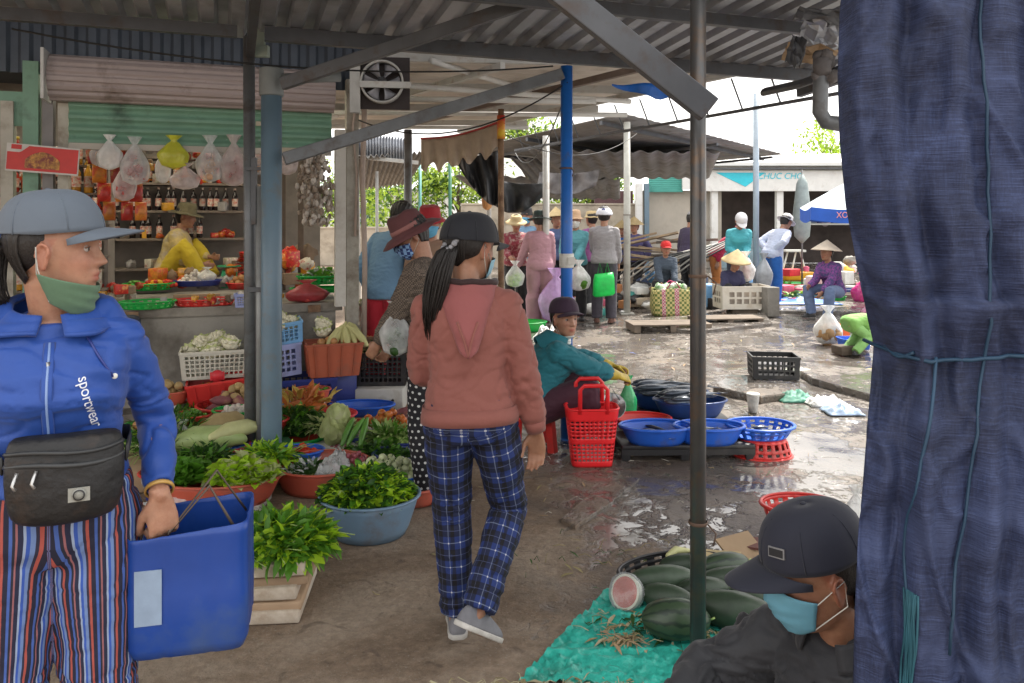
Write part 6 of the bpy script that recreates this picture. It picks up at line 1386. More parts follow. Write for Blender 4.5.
def skeleton(H=1.56, pel=(0, 0), pelz=None, lean=0., side=0., twist=0., hyaw=0., hpitch=0., hroll=0., handL=None, handR=None, footL=None, footR=None, kneeL=None, kneeR=None, elbL=None, elbR=None, bend=0., shrug=0., neckf=0., hs=1.1):
    """local frame: facing +Y, left hand at -X. lean forward pitch of trunk in radians. returns dict of joints"""
    s = H/1.6; S = {'s': s, 'hs': s*hs}; pz = (pelz if pelz is not None else .88*s)
    P = Vector((pel[0], pel[1], pz)); S['pel'] = P
    Rl = Matrix.Rotation(-lean, 3, 'X') @ Matrix.Rotation(side, 3, 'Y'); Rb = Matrix.Rotation(-lean-bend, 3, 'X') @ Matrix.Rotation(side, 3, 'Y'); Rt = Rb @ Matrix.Rotation(twist, 3, 'Z')
    S['Rp'] = Rl; S['Rc'] = Rt
    S['waist'] = P+Rl @ Vector((0, .0, .15*s)); S['chest'] = S['waist']+Rt @ Vector((0, .005, .17*s)); S['neck'] = S['chest']+Rt @ Vector((0, -.01, .15*s))
    Rh = Matrix.Rotation(hyaw, 3, 'Z') @ Matrix.Rotation(-hpitch, 3, 'X') @ Matrix.Rotation(hroll, 3, 'Y')
    S['Rh'] = Rh; Rn = Matrix.Rotation(-(lean+bend)*.6, 3, 'X'); hb = S['neck']+Rn @ Vector((0, .015+neckf, .075*s)); S['head'] = hb+Rh @ Vector((0, .012, .085*s*hs))
    for k, sg, hd, el, ft, kn in (('L', -1, handL, elbL, footL, kneeL), ('R', 1, handR, elbR, footR, kneeR)):
        sh = S['chest']+Rt @ Vector((sg*.15*s, -.012, (.082+shrug)*s)); S['sh'+k] = sh
        hd = Vector(hd) if hd is not None else Vector((sg*.24*s, .03*s, .76*s)); e, w_ = ik(sh, hd, .265*s, .235*s, Vector(el) if el else Vector((sg*.4, -1, -.2))); S['el'+k] = e; S['wr'+k] = w_
        hp = P+Matrix.Rotation(min(0, -lean*.3), 3, 'X') @ Vector((sg*.085*s, 0, -.02*s)); S['hip'+k] = hp
        ft = Vector(ft) if ft is not None else Vector((sg*.1*s, -.01, .075*s)); k_, a_ = ik(hp, ft, .40*s, .385*s, Vector(kn) if kn else Vector((sg*.1, 1, 0))); S['kn'+k] = k_; S['an'+k] = a_
    return S
def ellring(c, ax, ay, rx, ry, n=20, sq=.15, yf=0.):
    out = []
    for k in range(n):
        q = 2*math.pi*k/n; x, y = math.cos(q), math.sin(q); p = 2+sq*3; d = (abs(x)**p+abs(y)**p)**(1/p); x, y = x/d, y/d
        out.append(c+ax*(x*rx)+ay*(y*ry+(yf*max(0, y) if yf else 0)))
    return out
def trunk_rings(S, inf=0., fat=1., top=True, hem=None, bust=.02, flare=0., neckr=None, n=24):
    s = S['s']; P, Wt, Ch, Nk = S['pel'], S['waist'], S['chest'], S['neck']; Rp, Rc = S['Rp'], S['Rc']
    st = [(P-Rp @ Vector((0, 0, .10*s)), Rp, .11, .095, 0), (P-Rp @ Vector((0, 0, .05*s)), Rp, .158, .118, 0), (P, Rp, .168, .122, 0), (P.lerp(Wt, .5), Rp, .152, .108, 0), (Wt, Rp, .132, .094, 0),
          (Wt.lerp(Ch, .45), Rc, .136, .098, .3), (Wt.lerp(Ch, .85), Rc, .148, .106, 1), (Ch+Rc @ Vector((0, 0, .035*s)), Rc, .155, .105, .7), (Ch+Rc @ Vector((0, 0, .085*s)), Rc, .158, .09, .1), (Ch+Rc @ Vector((0, -.005, .118*s)), Rc, .125, .072, 0), (Ch+Rc @ Vector((0, -.008, .14*s)), Rc, .075, .06, 0)]
    if hem is not None: st = st[hem:]
    rings = []
    for i, (c, Rm, rx, ry, bu) in enumerate(st):
        f = fat if i < len(st)-3 else lerp(fat, 1, .6)
        fl = flare*max(0, 1-i/3) if hem is not None else 0
        rings.append(ellring(c, Rm @ Vector((1, 0, 0)), Rm @ Vector((0, 1, 0)), rx*s*f+inf+fl, ry*s*f*1.0+inf+fl, n, .15, bu*bust*s*fat))
    return rings
def limb(mb, pts, rs, n=14, rounded=True): mb.tube(pts, rs, n, rounded=rounded)
def sub(a, b, ts): return [a.lerp(b, t) for t in ts]
def head_r(d, f=1.):
    pass
HZ = [-.118, -.108, -.088, -.06, -.03, 0, .03, .06, .085, .102, .112]
HF = [.050, .070, .0785, .083, .085, .083, .088, .084, .068, .042, .008]
HB = [.01, -.025, -.045, -.062, -.08, -.094, -.100, -.094, -.074, -.046, -.008]
HW = [.016, .036, .05, .058, .067, .0735, .076, .073, .06, .037, .008]
def g_(x, s): return math.exp(-(x/s)**2)
def headpt(th, z, infl=0., feat=1.):
    """th: angle from the face centre (0) towards +x; local head frame, y forward"""
    f = float(np.interp(z, HZ, HF)); bk = float(np.interp(z, HZ, HB)); w_ = float(np.interp(z, HZ, HW)); cy = (f+bk)/2; ry = (f-bk)/2
    sx, sy = math.sin(th), math.cos(th); p = 2.25; d = (abs(sx)**p+abs(sy)**p)**(1/p); x = sx/d*w_; y = cy+sy/d*ry
    if sy > 0 and feat:
        a = abs(x)
        nz_ = (.006 if z > .01 else .006+(.01-z)/.045*.019) if -.043 < z <= .03 else 0
        if z < -.036: nz_ = .025*max(0, 1-(-.036-z)/.009)
        dy = nz_*g_(x, .0105+(.005 if z < -.025 else 0))
        dy += .006*g_(a-.014, .006)*g_(z+.035, .008)
        dy += .0075*g_(x, .020)*(g_(z+.059, .0055)+1.05*g_(z+.072, .006))-.005*g_(x, .024)*g_(z+.0655, .0025)
        dy += .007*g_(x, .018)*g_(z+.100, .012)-.004*g_(x, .025)*g_(z+.084, .006)
        dy += .004*g_(a-.03, .022)*g_(z-.026, .009)-.010*g_(a-.031, .014)*g_(z-.004, .011)+.005*g_(a-.043, .018)*g_(z+.028, .018)
        y += dy*feat
    v = Vector((x, y, z)); 
    if infl: v += Vector((x, (y-cy), z*.6)).normalized()*infl
    return v
def head_into(mb, S, k=1., n=56, m=60):
    o, Rh = S['head'], S['Rh']; rings = []
    for i in range(m+1):
        z = lerp(HZ[0], HZ[-1], i/m); rings.append([o+Rh @ (headpt(2*math.pi*j/n, z)*k) for j in range(n)])
    mb.loft(rings)
    for sg in (-1, 1):
        rm = Rh @ Matrix.Rotation(sg*R(-22), 3, 'Z') @ Matrix.Rotation(R(-8), 3, 'X')
        c = o+Rh @ (Vector((sg*.0755, -.008, -.012))*k)
        pts = [c+rm @ (Vector((sg*(.006+.004*math.sin(q)), .017*math.cos(q)*(1 if math.sin(q) > 0 else .6), .031*math.sin(q)))*k) for q in (math.pi*2*t/14 for t in range(15))]
        mb.tube(pts, .0046*k, 6); mb.ball(c, (.006*k, .013*k, .024*k), 10, 8, rot=rm)
def hand_into(mb, wr, d, pn, side, curl=.5, s=1., spread=.12, thumb_in=.5):
    """wr wrist, d direction of palm, pn palm normal (palm faces pn); side +1 right hand"""
    d = Vector(d).normalized(); pn = Vector(pn); pn = (pn-d*pn.dot(d)).normalized(); lat = d.cross(pn)*side   # towards thumb
    k = s*.96; wr = Vector(wr)
    rg = []
    for t, w_, h_ in ((-.02, .024, .02), (.0, .026, .018), (.03, .034, .0155), (.06, .039, .014), (.085, .038, .012), (.092, .03, .008)):
        rg.append(ellring(wr+d*t*k, lat, pn, w_*k, h_*k, 14, .3))
    mb.loft(rg)
    for i, (o, L_, r) in enumerate(((.028, .070, .0086), (.0095, .078, .0088), (-.0095, .072, .0084), (-.0275, .056, .0075))):
        base = wr+d*.078*k+lat*o*k; dirn = (d+lat*(o*spread*6)).normalized(); pts = [base, wr+d*.092*k+lat*(o*1.05)*k]; p = pts[-1]; ang = 0; cu = curl*(1+.12*i)
        for seg, fr in ((.45, .42), (.8, .32), (.65, .26)):
            ang += cu*seg*1.25; q = (dirn*math.cos(ang)+pn*math.sin(ang)); p = p+q*L_*fr*k; pts.append(p)
        limb(mb, pts, [r*1.05*k, r*1.08*k, r*k, r*.92*k, r*.8*k], 8)
    b0 = wr+d*.018*k+lat*.02*k; d1 = (d*.72+lat*.62+pn*(.15+.45*thumb_in)).normalized(); p1 = b0+d1*.04*k; d2 = (d*.9+lat*.15+pn*(.2+.6*thumb_in)).normalized(); p2 = p1+d2*.032*k; p3 = p2+(d2+pn*.3*thumb_in-lat*.1).normalized()*.026*k
    limb(mb, [b0, p1, p2, p3], [.014*k, .0115*k, .0098*k, .008*k], 8)
def remeshed(mb, name, vox, sm=2, mat=None, parent=None):
    me = mb.mesh('tmp', []); o = bpy.data.objects.new('tmp', me); COL.objects.link(o)
    md = o.modifiers.new('r', 'REMESH'); md.mode = 'VOXEL'; md.voxel_size = vox; md.use_smooth_shade = True
    if sm: s_ = o.modifiers.new('s', 'SMOOTH'); s_.factor = .5; s_.iterations = sm
    dg = bpy.context.evaluated_depsgraph_get(); dg.update(); m2 = bpy.data.meshes.new_from_object(o.evaluated_get(dg)); bpy.data.objects.remove(o); bpy.data.meshes.remove(me)
    m2.name = name; m2.materials.clear()
    if mat: m2.materials.append(mat)
    r = bpy.data.objects.new(name, m2); COL.objects.link(r); r.parent = parent
    m2.polygons.foreach_set('use_smooth', [True]*len(m2.polygons)); return r
def vco(me): a = np.empty(len(me.vertices)*3, 'f'); me.vertices.foreach_get('co', a); return a.reshape(-1, 3)
def vno(me): a = np.empty(len(me.vertices)*3, 'f'); me.vertices.foreach_get('normal', a); return a.reshape(-1, 3)
def wrinkle(o, amp, sc=(9, 9, 26), seed=0, zlo=None, zhi=None, extra=None):
    """soft cloth folds pushed along the normals"""
    me = o.data; c = vco(me).astype('f8'); n = vno(me).astype('f8'); d = np.empty(len(c))
    for i, p in enumerate(c):
        v = Vector((p[0]*sc[0]+seed, p[1]*sc[1], p[2]*sc[2])); w_ = mnoise.noise(v*.45)
        k = mnoise.noise(v+Vector((w_*1.5, w_*1.5, w_*2))); d[i] = (1-2*abs(k))*.5+k*.5+.3*mnoise.noise(v*2.1)-.75*max(0, 1-abs(mnoise.noise(v*.9+Vector((w_, 7, w_*2))))*7)
    if extra is not None: d = d*np.array([extra(p) for p in c])
    c += n*(d*amp)[:, None]; me.vertices.foreach_set('co', c.astype('f').ravel()); me.update()
def limb_uv(o, chains, front):
    """store around/along coordinates for limbs, unwrapped per face corner"""
    me = o.data; c = vco(me); N_ = len(c); best = np.full(N_, 1e9); U = np.zeros(N_); V = np.zeros(N_); rad = np.zeros(N_); seg_id = np.zeros(N_, int)
    for ci, (pts, r0) in enumerate(chains):
        acc = 0
        for a, b in zip(pts[:-1], pts[1:]):
            a_ = np.array(a); d = np.array(b-a); L_ = np.linalg.norm(d); d = d/L_; t = np.clip((c-a_) @ d, 0, L_); q = c-(a_+t[:, None]*d); dist = np.linalg.norm(q, axis=1)
            f = np.array(front); f = f-d*(f @ d); f = f/np.linalg.norm(f); s_ = np.cross(d, f); ang = np.arctan2(q @ s_, q @ f); m = dist < best
            best[m] = dist[m]; U[m] = ang[m]*r0; V[m] = (acc+(c-a_) @ d)[m]; seg_id[m] = ci; acc += L_
    at = me.attributes.new('wrap', 'FLOAT_VECTOR', 'CORNER'); li = np.empty(len(me.loops), 'i'); me.loops.foreach_get('vertex_index', li); u = U[li]; v = V[li]; per = np.array([2*math.pi*ch[1] for ch in chains])[seg_id[li]]
    st = np.empty(len(me.polygons), 'i'); me.polygons.foreach_get('loop_start', st); tt = np.empty(len(me.polygons), 'i'); me.polygons.foreach_get('loop_total', tt); ref = np.repeat(u[st], tt)
    u = u-np.round((u-ref)/per)*per; me.attributes['wrap'].data.foreach_set('vector', np.stack([u, v, np.zeros_like(u)], 1).astype('f').ravel())
def leg_chain(S, k, r0=.075): return ([S['hip'+k]+Vector((0, 0, .12)), S['hip'+k], S['kn'+k], S['an'+k]], r0)
FOOT = {'L': -1, 'R': 1}
def make_body(S, par, skin, vox=.01, fat=1., hands=True, curl=.5, handdir=None, palm=None, bare=1, footdir=None, hcurl=None):
    s = S['s']; b = MB(); b.loft(trunk_rings(S, 0, fat*.97))
    limb(b, [S['neck']-S['Rc'] @ Vector((0, .0, .05*s)), S['neck'], S['head']+S['Rh'] @ Vector((0, -.025, -.07*s)), S['head']+S['Rh'] @ Vector((0, -.02, -.01))], [.065*s, .052*s, .05*s, .055*s], 16)
    for k in 'LR': limb(b, [S['neck']-S['Rc'] @ Vector((0, .005, .03*s)), S['sh'+k].lerp(S['neck'], .35), S['sh'+k]], [.05*s, .046*s, .044*s], 12)
    head_into(b, S, S['hs']*.98)
    for k in 'LR':
        sh, e, w_ = S['sh'+k], S['el'+k], S['wr'+k]
        limb(b, [sh]+sub(sh, e, (.3, .7, 1))+sub(e, w_, (.3, .7, 1)), [r*s*(.5+.5*fat) for r in (.05, .046, .04, .037, .037, .03, .023)], 14)
        d = (w_-e).normalized() if not handdir or handdir.get(k) is None else Vector(handdir[k])
        pn = Vector(palm[k]) if palm and palm.get(k) is not None else Vector((-FOOT[k], 0, 0))
        if abs(d.dot(pn.normalized())) > .95: pn = Vector((0, -1, .3))
        if hands: hand_into(b, w_, d, pn, 1 if k == 'R' else -1, hcurl[k] if hcurl and k in hcurl else curl, s)
        h, kn, a = S['hip'+k], S['kn'+k], S['an'+k]
        limb(b, [h]+sub(h, kn, (.35, .75, 1))+sub(kn, a, (.25, .6, 1)), [r*s*(.4+.6*fat) for r in (.083, .08, .062, .052, .054, .042, .032)], 16)
        fd = Vector(footdir[k]) if footdir and k in footdir else Vector((FOOT[k]*.12, 1, 0)); fd = fd.normalized(); z = a.z
        t0 = a-fd*.045*s+Vector((0, 0, -.035*s)); S['foot'+k] = (a, fd)
        dn = Vector((0, 0, -1)) if abs(fd.z) < .3 else (Vector((0, 0, -1))-fd*(-fd.z)).normalized()
        limb(b, [a, a+dn*.03*s-fd*.02*s], [.034*s, .034*s], 10); limb(b, [a-fd*.03*s+dn*.045*s, a+fd*.06*s+dn*.047*s, a+fd*.14*s+dn*.055*s], [.03*s, .034*s, .022*s], 10)
    o = remeshed(b, 'body', vox, 1 if vox < .008 else 2, skin, par)
    me = o.data; c = vco(me); Ri = np.array(S['Rh'].inverted()); q = (c-np.array(S['head'])) @ Ri.T/(S['hs']*.98)
    lip = np.exp(-(q[:, 0]/.023)**4)*np.exp(-((q[:, 2]+.0655)/.0105)**4)*(q[:, 1] > .06); ck = .25*np.exp(-((np.abs(q[:, 0])-.045)/.025)**2-((q[:, 2]+.03)/.025)**2)*(q[:, 1] > .02)
    ear = .3*(np.abs(q[:, 0]) > .074)*(np.abs(q[:, 2]+.01) < .04)
    a = np.abs(q[:, 0]); eb = (np.exp(-((a-.032)/.017)**4)*np.exp(-((q[:, 2]-.0245-.1*(.03-np.abs(a-.03)))/.0042)**2)*(q[:, 1] > .04)) if vox < .008 else 0*a
    at = me.attributes.new('tint', 'FLOAT_COLOR', 'POINT'); at.data.foreach_set('color', np.stack([np.clip(lip*.75+ck+ear, 0, 1), np.clip(eb*.85, 0, 1), 0*lip, 1+0*lip], 1).astype('f').ravel())
    return o
def eyes(S, par, k=1.):
    for sg in (-1, 1):
        b = MB(); c = S['head']+S['Rh'] @ (Vector((sg*.031, .0628, .003))*S['hs']*.98)
        b.ball(c, .0124*S['hs'], 14, 10); e = b.build('eye', EYEW, par)
        d = S['Rh'] @ Vector((0, 1, -.05)); b = MB(); b.lathe([(.0003, .0128), (.0035, .0124), (.0058, .0113)], 14, c=c, rot=rotto(d)); b.v = [tuple(c+(Vector(v)-c)*1.04*S['hs']) for v in b.v]; b.build('iris', IRIS, e)
        b = MB(); pts = [c+S['Rh'] @ (Vector((math.sin(q)*.0135, math.cos(q)*.0135*.98, .0045-.004*abs(math.sin(q))**2))*S['hs']) for q in (R(-62+124*t/8) for t in range(9))]; b.tube(pts, .0016, 5); b.build('eyelid', SKIN2, e)
        b = MB(); pts = [p+S['Rh'] @ Vector((0, .0012, -.001)) for p in pts]; b.tube(pts, .0009, 4); b.build('eyelash', HAIR, e)
def top(S, par, mat, name='shirt', vox=.012, infl=.014, fat=1., hem=1, flare=.0, sleeve=1., cuff=True, wr=.006, seed=0, bust=.025, sl_r=1., arms=True, drop=0., slm=.0, collar=True, smooth=2, sc=(9, 9, 26)):
    """jacket or shirt: trunk from the hip ring upward plus sleeves"""
    s = S['s']; b = MB(); rg = trunk_rings(S, infl, fat, hem=hem, flare=flare, bust=bust)
    if drop: rg = [[p-S['Rp'] @ Vector((0, 0, drop)) for p in rg[0]]]+rg
    b.loft(rg)
    if collar: limb(b, [S['neck']-S['Rc'] @ Vector((0, -.01, .045*s)), S['neck']+S['Rc'] @ Vector((0, .003, .0))], [.085*s, .06*s], 18, rounded=False)
    for k in 'LR':
        sh, e, w_ = S['sh'+k], S['el'+k], S['wr'+k]; e2 = e.lerp(w_, sleeve) if sleeve <= 1 else w_
        pts = [sh]+sub(sh, e, (.3, .7, 1))+[e.lerp(e2, t) for t in (.3, .7, .96)]; r = [(x*(.5+.5*fat)+infl*.85)*sl_r for x in (.052*s, .049*s, .044*s, .041*s, .04*s, .036*s, .03*s)]
        if cuff: r[-1] = .027*s+infl*.4
        b.tube([sh+(sh-S['chest'])*(-.25)]+pts, [r[0]*.85]+r, 16, rounded=False)
        b.ball(sh, r[0]*.96, 14, 10); limb(b, [S['neck']-S['Rc'] @ Vector((0, .005, .03*s)), sh.lerp(S['neck'], .35), sh], [.05*s+infl*.6, .048*s+infl*.6, .046*s+infl*.7], 14)
    o = remeshed(b, name, vox, smooth, mat, par)
    if wr:
        els = [S['elL'], S['elR'], S['shL'], S['shR'], S['waist']]
        def ex(p): 
            v = Vector(p); m = min((v-e).length for e in els); return .45+.9*math.exp(-(m/.13)**2)
        wrinkle(o, wr, sc, seed, extra=ex)
    return o
def trousers(S, par, mat, name='trousers', vox=.012, infl=.012, fat=1., loose=1.1, wr=.006, seed=3, waistring=4, cuffz=.02, uv=False, ank=1.25):
    s = S['s']; b = MB(); rg = trunk_rings(S, infl*.7, fat)[:waistring]; b.loft(rg)
    for k in 'LR':
        h, kn, a = S['hip'+k], S['kn'+k], S['an'+k]; f = .4+.6*fat; d = (a-kn).normalized(); a2 = a+d*cuffz
        b.tube([h+Vector((0, 0, .04))]+[h]+sub(h, kn, (.35, .75, 1))+sub(kn, a2, (.25, .6, 1)), [(x*f*loose*s+infl) for x in (.075, .084, .082, .07, .062, .06*ank*.9, .05*ank, .042*ank*1.1)], 18, rounded=False)
    o = remeshed(b, name, vox, 2, mat, par)
    if wr:
        kk = [S['knL'], S['knR'], S['anL'], S['anR'], S['hipL'], S['hipR']]
        wrinkle(o, wr, (8, 8, 17), seed, extra=lambda p: .4+.9*math.exp(-(min((Vector(p)-e).length for e in kk)/.14)**2))
    if uv: limb_uv(o, [leg_chain(S, 'L'), leg_chain(S, 'R')], Vector((0, 1, 0)) if uv is True else Vector(uv))
    return o
def shoe(S, par, k, mat, sole, slip=False):
    a, fd = S['foot'+k]; s = S['s']; dn = Vector((0, 0, -1)) if abs(fd.z) < .3 else (Vector((0, 0, -1))-fd*(-fd.z)).normalized(); lat = fd.cross(dn); b = MB(); rg = []
    for t, w_, h0, h1 in ((-.075, .022, -.01, .0), (-.06, .033, .0, .045), (-.02, .037, 0, .055), (.03, .038, 0, .045), (.08, .042, 0, .025), (.13, .040, .0, .005), (.165, .028, .0, -.012), (.178, .01, -.02, -.03)):
        c = a+fd*t*s+dn*(.055)*s; rg.append([c+lat*math.cos(q)*w_*s-dn*(math.sin(q)*(.03+h1*.75)*s if math.sin(q) > 0 else math.sin(q)*.008*s) for q in (2*math.pi*j/16 for j in range(16))])
    b.loft(rg); o = b.build('shoe', mat, par, sub=1)
    b = MB(); rg = []
    for t, w_ in ((-.08, .02), (-.062, .037), (-.02, .04), (.03, .038), (.08, .045), (.13, .044), (.168, .03), (.184, .012)):
        c = a+fd*t*s+dn*(.066)*s; rg.append([c+lat*x*w_*s+dn*z for x, z in ((-1, -.009), (1, -.009), (1, .009), (-1, .009))])
    b.loft(rg); b.build('sole', sole, o, bevel=.004)
def hair_cap(S, par, k=1.0, infl=.012, low=-.05, back=True, mat=HAIR, front=75, name='hair'):
    b = MB(); n, m = 40, 22; o, Rh, s = S['head'], S['Rh'], S['hs']
    def fn(u, v):
        th = lerp(R(front+22*(1-v)), R(360-front-22*(1-v)), u); zt = .115; zl = lerp(low, low-.02, math.sin(math.pi*u)); z = lerp(zl, zt, v); zz = min(z, .111)
        p = headpt(th, zz, infl*(1+.12*math.sin(u*60)), 0); return o+Rh @ (p*s*.98)
    b.sheet(fn, n*2, m); b.ball(o+Rh @ (Vector((0, -.034, .03))*s), (.079*s, .073*s, .088*s), 24, 16, rot=Rh)
    return b.build(name, mat, par, solid=.004)
def ponytail(S, par, pts, r, seed=1, name='ponytail'):
    b = MB(); rnd = random.Random(seed)
    P_ = [Vector(p) for p in pts]
    def at(t, off):
        f = t*(len(P_)-1); i = min(int(f), len(P_)-2); return P_[i].lerp(P_[i+1], f-i)+off
    for i in range(260):
        q, rr = rnd.uniform(0, 6.28), math.sqrt(rnd.random()); ox, oy = math.cos(q)*rr, math.sin(q)*rr; en = rnd.uniform(.75, 1.0); pl = []
        for k in range(9):
            t = k/8*en; w_ = r*(.35+1.0*math.sin(math.pi*min(1, t*.9+.08))); pl.append(at(t, Vector((ox*w_, oy*w_*.7, 0))+Vector((mnoise.noise(Vector((i, t*3, 0))), mnoise.noise(Vector((i, t*3, 5))), 0))*.012*t))
        b.tube(pl, [r*.085*(1-.7*(k/8)**2) for k in range(9)], 5)
    return b.build(name, HAIR, par)
def cap(S, par, mat, bill=None, size=1., tilt=0., bl=.075, name='cap', k=1., up=.046, badge=None, tuck=0):
    """baseball cap with curved peak, six panels and a button"""
    o, s = S['head'], S['hs']*size; Rh = S['Rh'] @ Matrix.Rotation(tilt, 3, 'X'); b = MB(); c = o+Rh @ (Vector((0, -.008, up))*s); rg = []
    for i in range(15):
        t = i/14; z = -.012+.098*math.sin(t*math.pi/2); r = math.cos(t*math.pi/2)**.62 if t < 1 else .001; ring = []
        for j in range(48):
            q = 2*math.pi*j/48; seam = 1+.006*mnoise.noise(Vector((q*2, t*5, size*9)))-.010*(abs(math.cos(q*3))**30); ring.append(c+Rh @ (Vector((math.sin(q)*.0895*r*seam, math.cos(q)*(.107 if math.cos(q) > 0 else .106)*r*seam, z+(.012*r*max(0, -math.cos(q)) if i == 0 else 0)))*s))
        rg.append(ring)
    b.loft(rg, cap=False); cp_ = b.build(name, mat, par, solid=.003)
    b = MB()
    def bf(u, v):
        a = lerp(-1, 1, u); q = a*R(64); x = math.sin(q)*.091; y = math.cos(q)*.105; ext = bl*(1-abs(a)**2.6)*v; return c+Rh @ (Vector((x*(1-.05*v), y+ext+.002, -.008-.26*abs(a)**2*.07-.014*v+.0*a))*s)
    b.sheet(bf, 22, 8); b.build('peak', bill or mat, cp_, solid=.004)
    b = MB(); b.ball(c+Rh @ (Vector((0, 0, .087))*s), (.008, .008, .004), 10, 6); b.build('button', mat, cp_)
    b = MB()
    for k_ in range(3):
        q = k_*math.pi/3; pl = []
        for i in range(13):
            t = -1+2*i/12; al = t*math.pi/2*.97; r = abs(math.sin(al))**.62 if True else 0; z = -.012+.098*math.cos(al)
            r = (math.sin(abs(al)))**1.0; rr = math.cos(math.asin(min(1, max(0, (z+.012)/.098))))**.62; pl.append(c+Rh @ (Vector((math.sin(q)*.0905*rr*math.copysign(1, t), math.cos(q)*.108*rr*math.copysign(1, t), z))*s))
        b.tube(pl, .0016, 5)
    b.build('seam', mat, cp_)
    if badge: b = MB(); pass; b.build('badge', badge, cp_)
    return cp_
def brim_hat(S, par, mat, r=.17, h=.1, droop=.3, name='hat', tilt=0., crown=.09, band=None, seed=0, flat=0, up=.035):
    o, s = S['head'], S['hs']; Rh = S['Rh'] @ Matrix.Rotation(tilt, 3, 'X'); c = o+Rh @ (Vector((0, -.008, up))*s); b = MB()
    pr = [(r, -droop*(r-crown)), ((r+crown)/2, -droop*(r-crown)*.35), (crown*1.04, .0), (crown*.98, h*.45), (crown*.9, h*.85), (crown*.75, h*.98), (crown*.3, h*(1.0 if not flat else .93)), (.001, h*(1.0 if not flat else .92))]
    b.lathe(pr, 36, c=c, rot=Rh, sy=1.12, cap=False); b.v = [tuple(Vector(v)+Rh @ Vector((0, 0, .012*mnoise.noise((Vector(v)-c)*14+Vector((seed, 0, 0)))))) for v in b.v]
    hh = b.build(name, mat, par, solid=.004)
    if band: b = MB(); b.lathe([(crown*1.05, .006), (crown*1.03, .03)], 30, c=c, rot=Rh, sy=1.12, cap=False); b.build('band', band, hh, solid=.003)
    return hh
STRW = M('palm leaf straw', (.55, .42, .22), .7, .15, 12, .2, rand=0)
def cone_hat(S, par, mat=None, r=.2, h=.17, tilt=0., up=.03):
    o, s = S['head'], S['hs']; Rh = S['Rh'] @ Matrix.Rotation(tilt, 3, 'X'); c = o+Rh @ (Vector((0, 0, up))*s); b = MB()
    b.lathe([(r*(1-i/12)+.001, h*(i/12)**.95+.002*(i % 2)) for i in range(13)], 32, c=c, rot=Rh, cap=False); return b.build('conical_hat', mat or STRW, par, solid=.003)
def helmet(S, par, mat):
    o, Rh, s = S['head'], S['Rh'], S['hs']; b = MB(); c = o+Rh @ Vector((0, -.01, .02)); rg = []
    b.lathe([(.122*math.cos(t*math.pi/2)+.001, -.02+.13*math.sin(t*math.pi/2)) for t in (i/10 for i in range(11))], 28, c=c, rot=Rh, sy=1.12, cap=False); h = b.build('helmet', mat, par, solid=.008)
    b = MB(); b.sheet(lambda u, v: c+Rh @ Vector((math.sin(lerp(-1, 1, u))*.115, math.cos(lerp(-1, 1, u))*(.128+.05*v), -.01-.01*v)), 10, 3); b.build('peak', mat, h, solid=.004)
    b = MB(); b.lathe([(.03, 0), (.028, .01)], 14, c=c+Rh @ Vector((0, -.105, .05)), rot=Rh @ Matrix.Rotation(math.pi/2, 3, 'X')); b.build('emblem', NAVY, h)
def face_mask(S, par, mat, z0=-.118, z1=-.012, infl=.011, wth=72, shift=(0, 0, 0), name='face_mask', loops=True, nose=1.0, lm=None, rise=0., tp=.42):
    o, Rh, s = S['head'], S['Rh'], S['hs']; sh = Vector(shift); b = MB()
    def fn(u, v):
        a = lerp(-1, 1, u); th = a*R(wth); zc = (z0+z1)/2; hf = (z1-z0)/2*(1-tp*abs(a)**1.6); z = zc+(v*2-1)*hf+(.004+rise)*a*a; f = .55; p = headpt(th, max(z, -.116), infl+.004*math.cos(a*1.5), .5)
        bump = .012*g_(a, .45)*g_(v-.62, .3)*nose; p = p+Vector((0, bump+.0022*math.sin(v*22)*g_(a, .7), 0)); p.z = z; return o+Rh @ ((p+sh)*s*.98)
    b.sheet(fn, 26, 18); m_ = b.build(name, mat, par, solid=.0015)
    if loops:
        for sg in (-1, 1):
            ea = Vector((sg*.083, -.022, .012)); eb_ = Vector((sg*.083, -.02, -.038)); i = 0 if sg < 0 else 1; b = MB()
            b.tube([fn(i, .95), o+Rh @ (ea*s), o+Rh @ (eb_*s), fn(i, .05)], .0014, 5); b.build('ear_loop', lm or WHP, m_)
    return m_
def person(label, X, Y, yaw, group=None, z=0.): return thing('person', label, 'person', (X, Y, z), yaw, group)

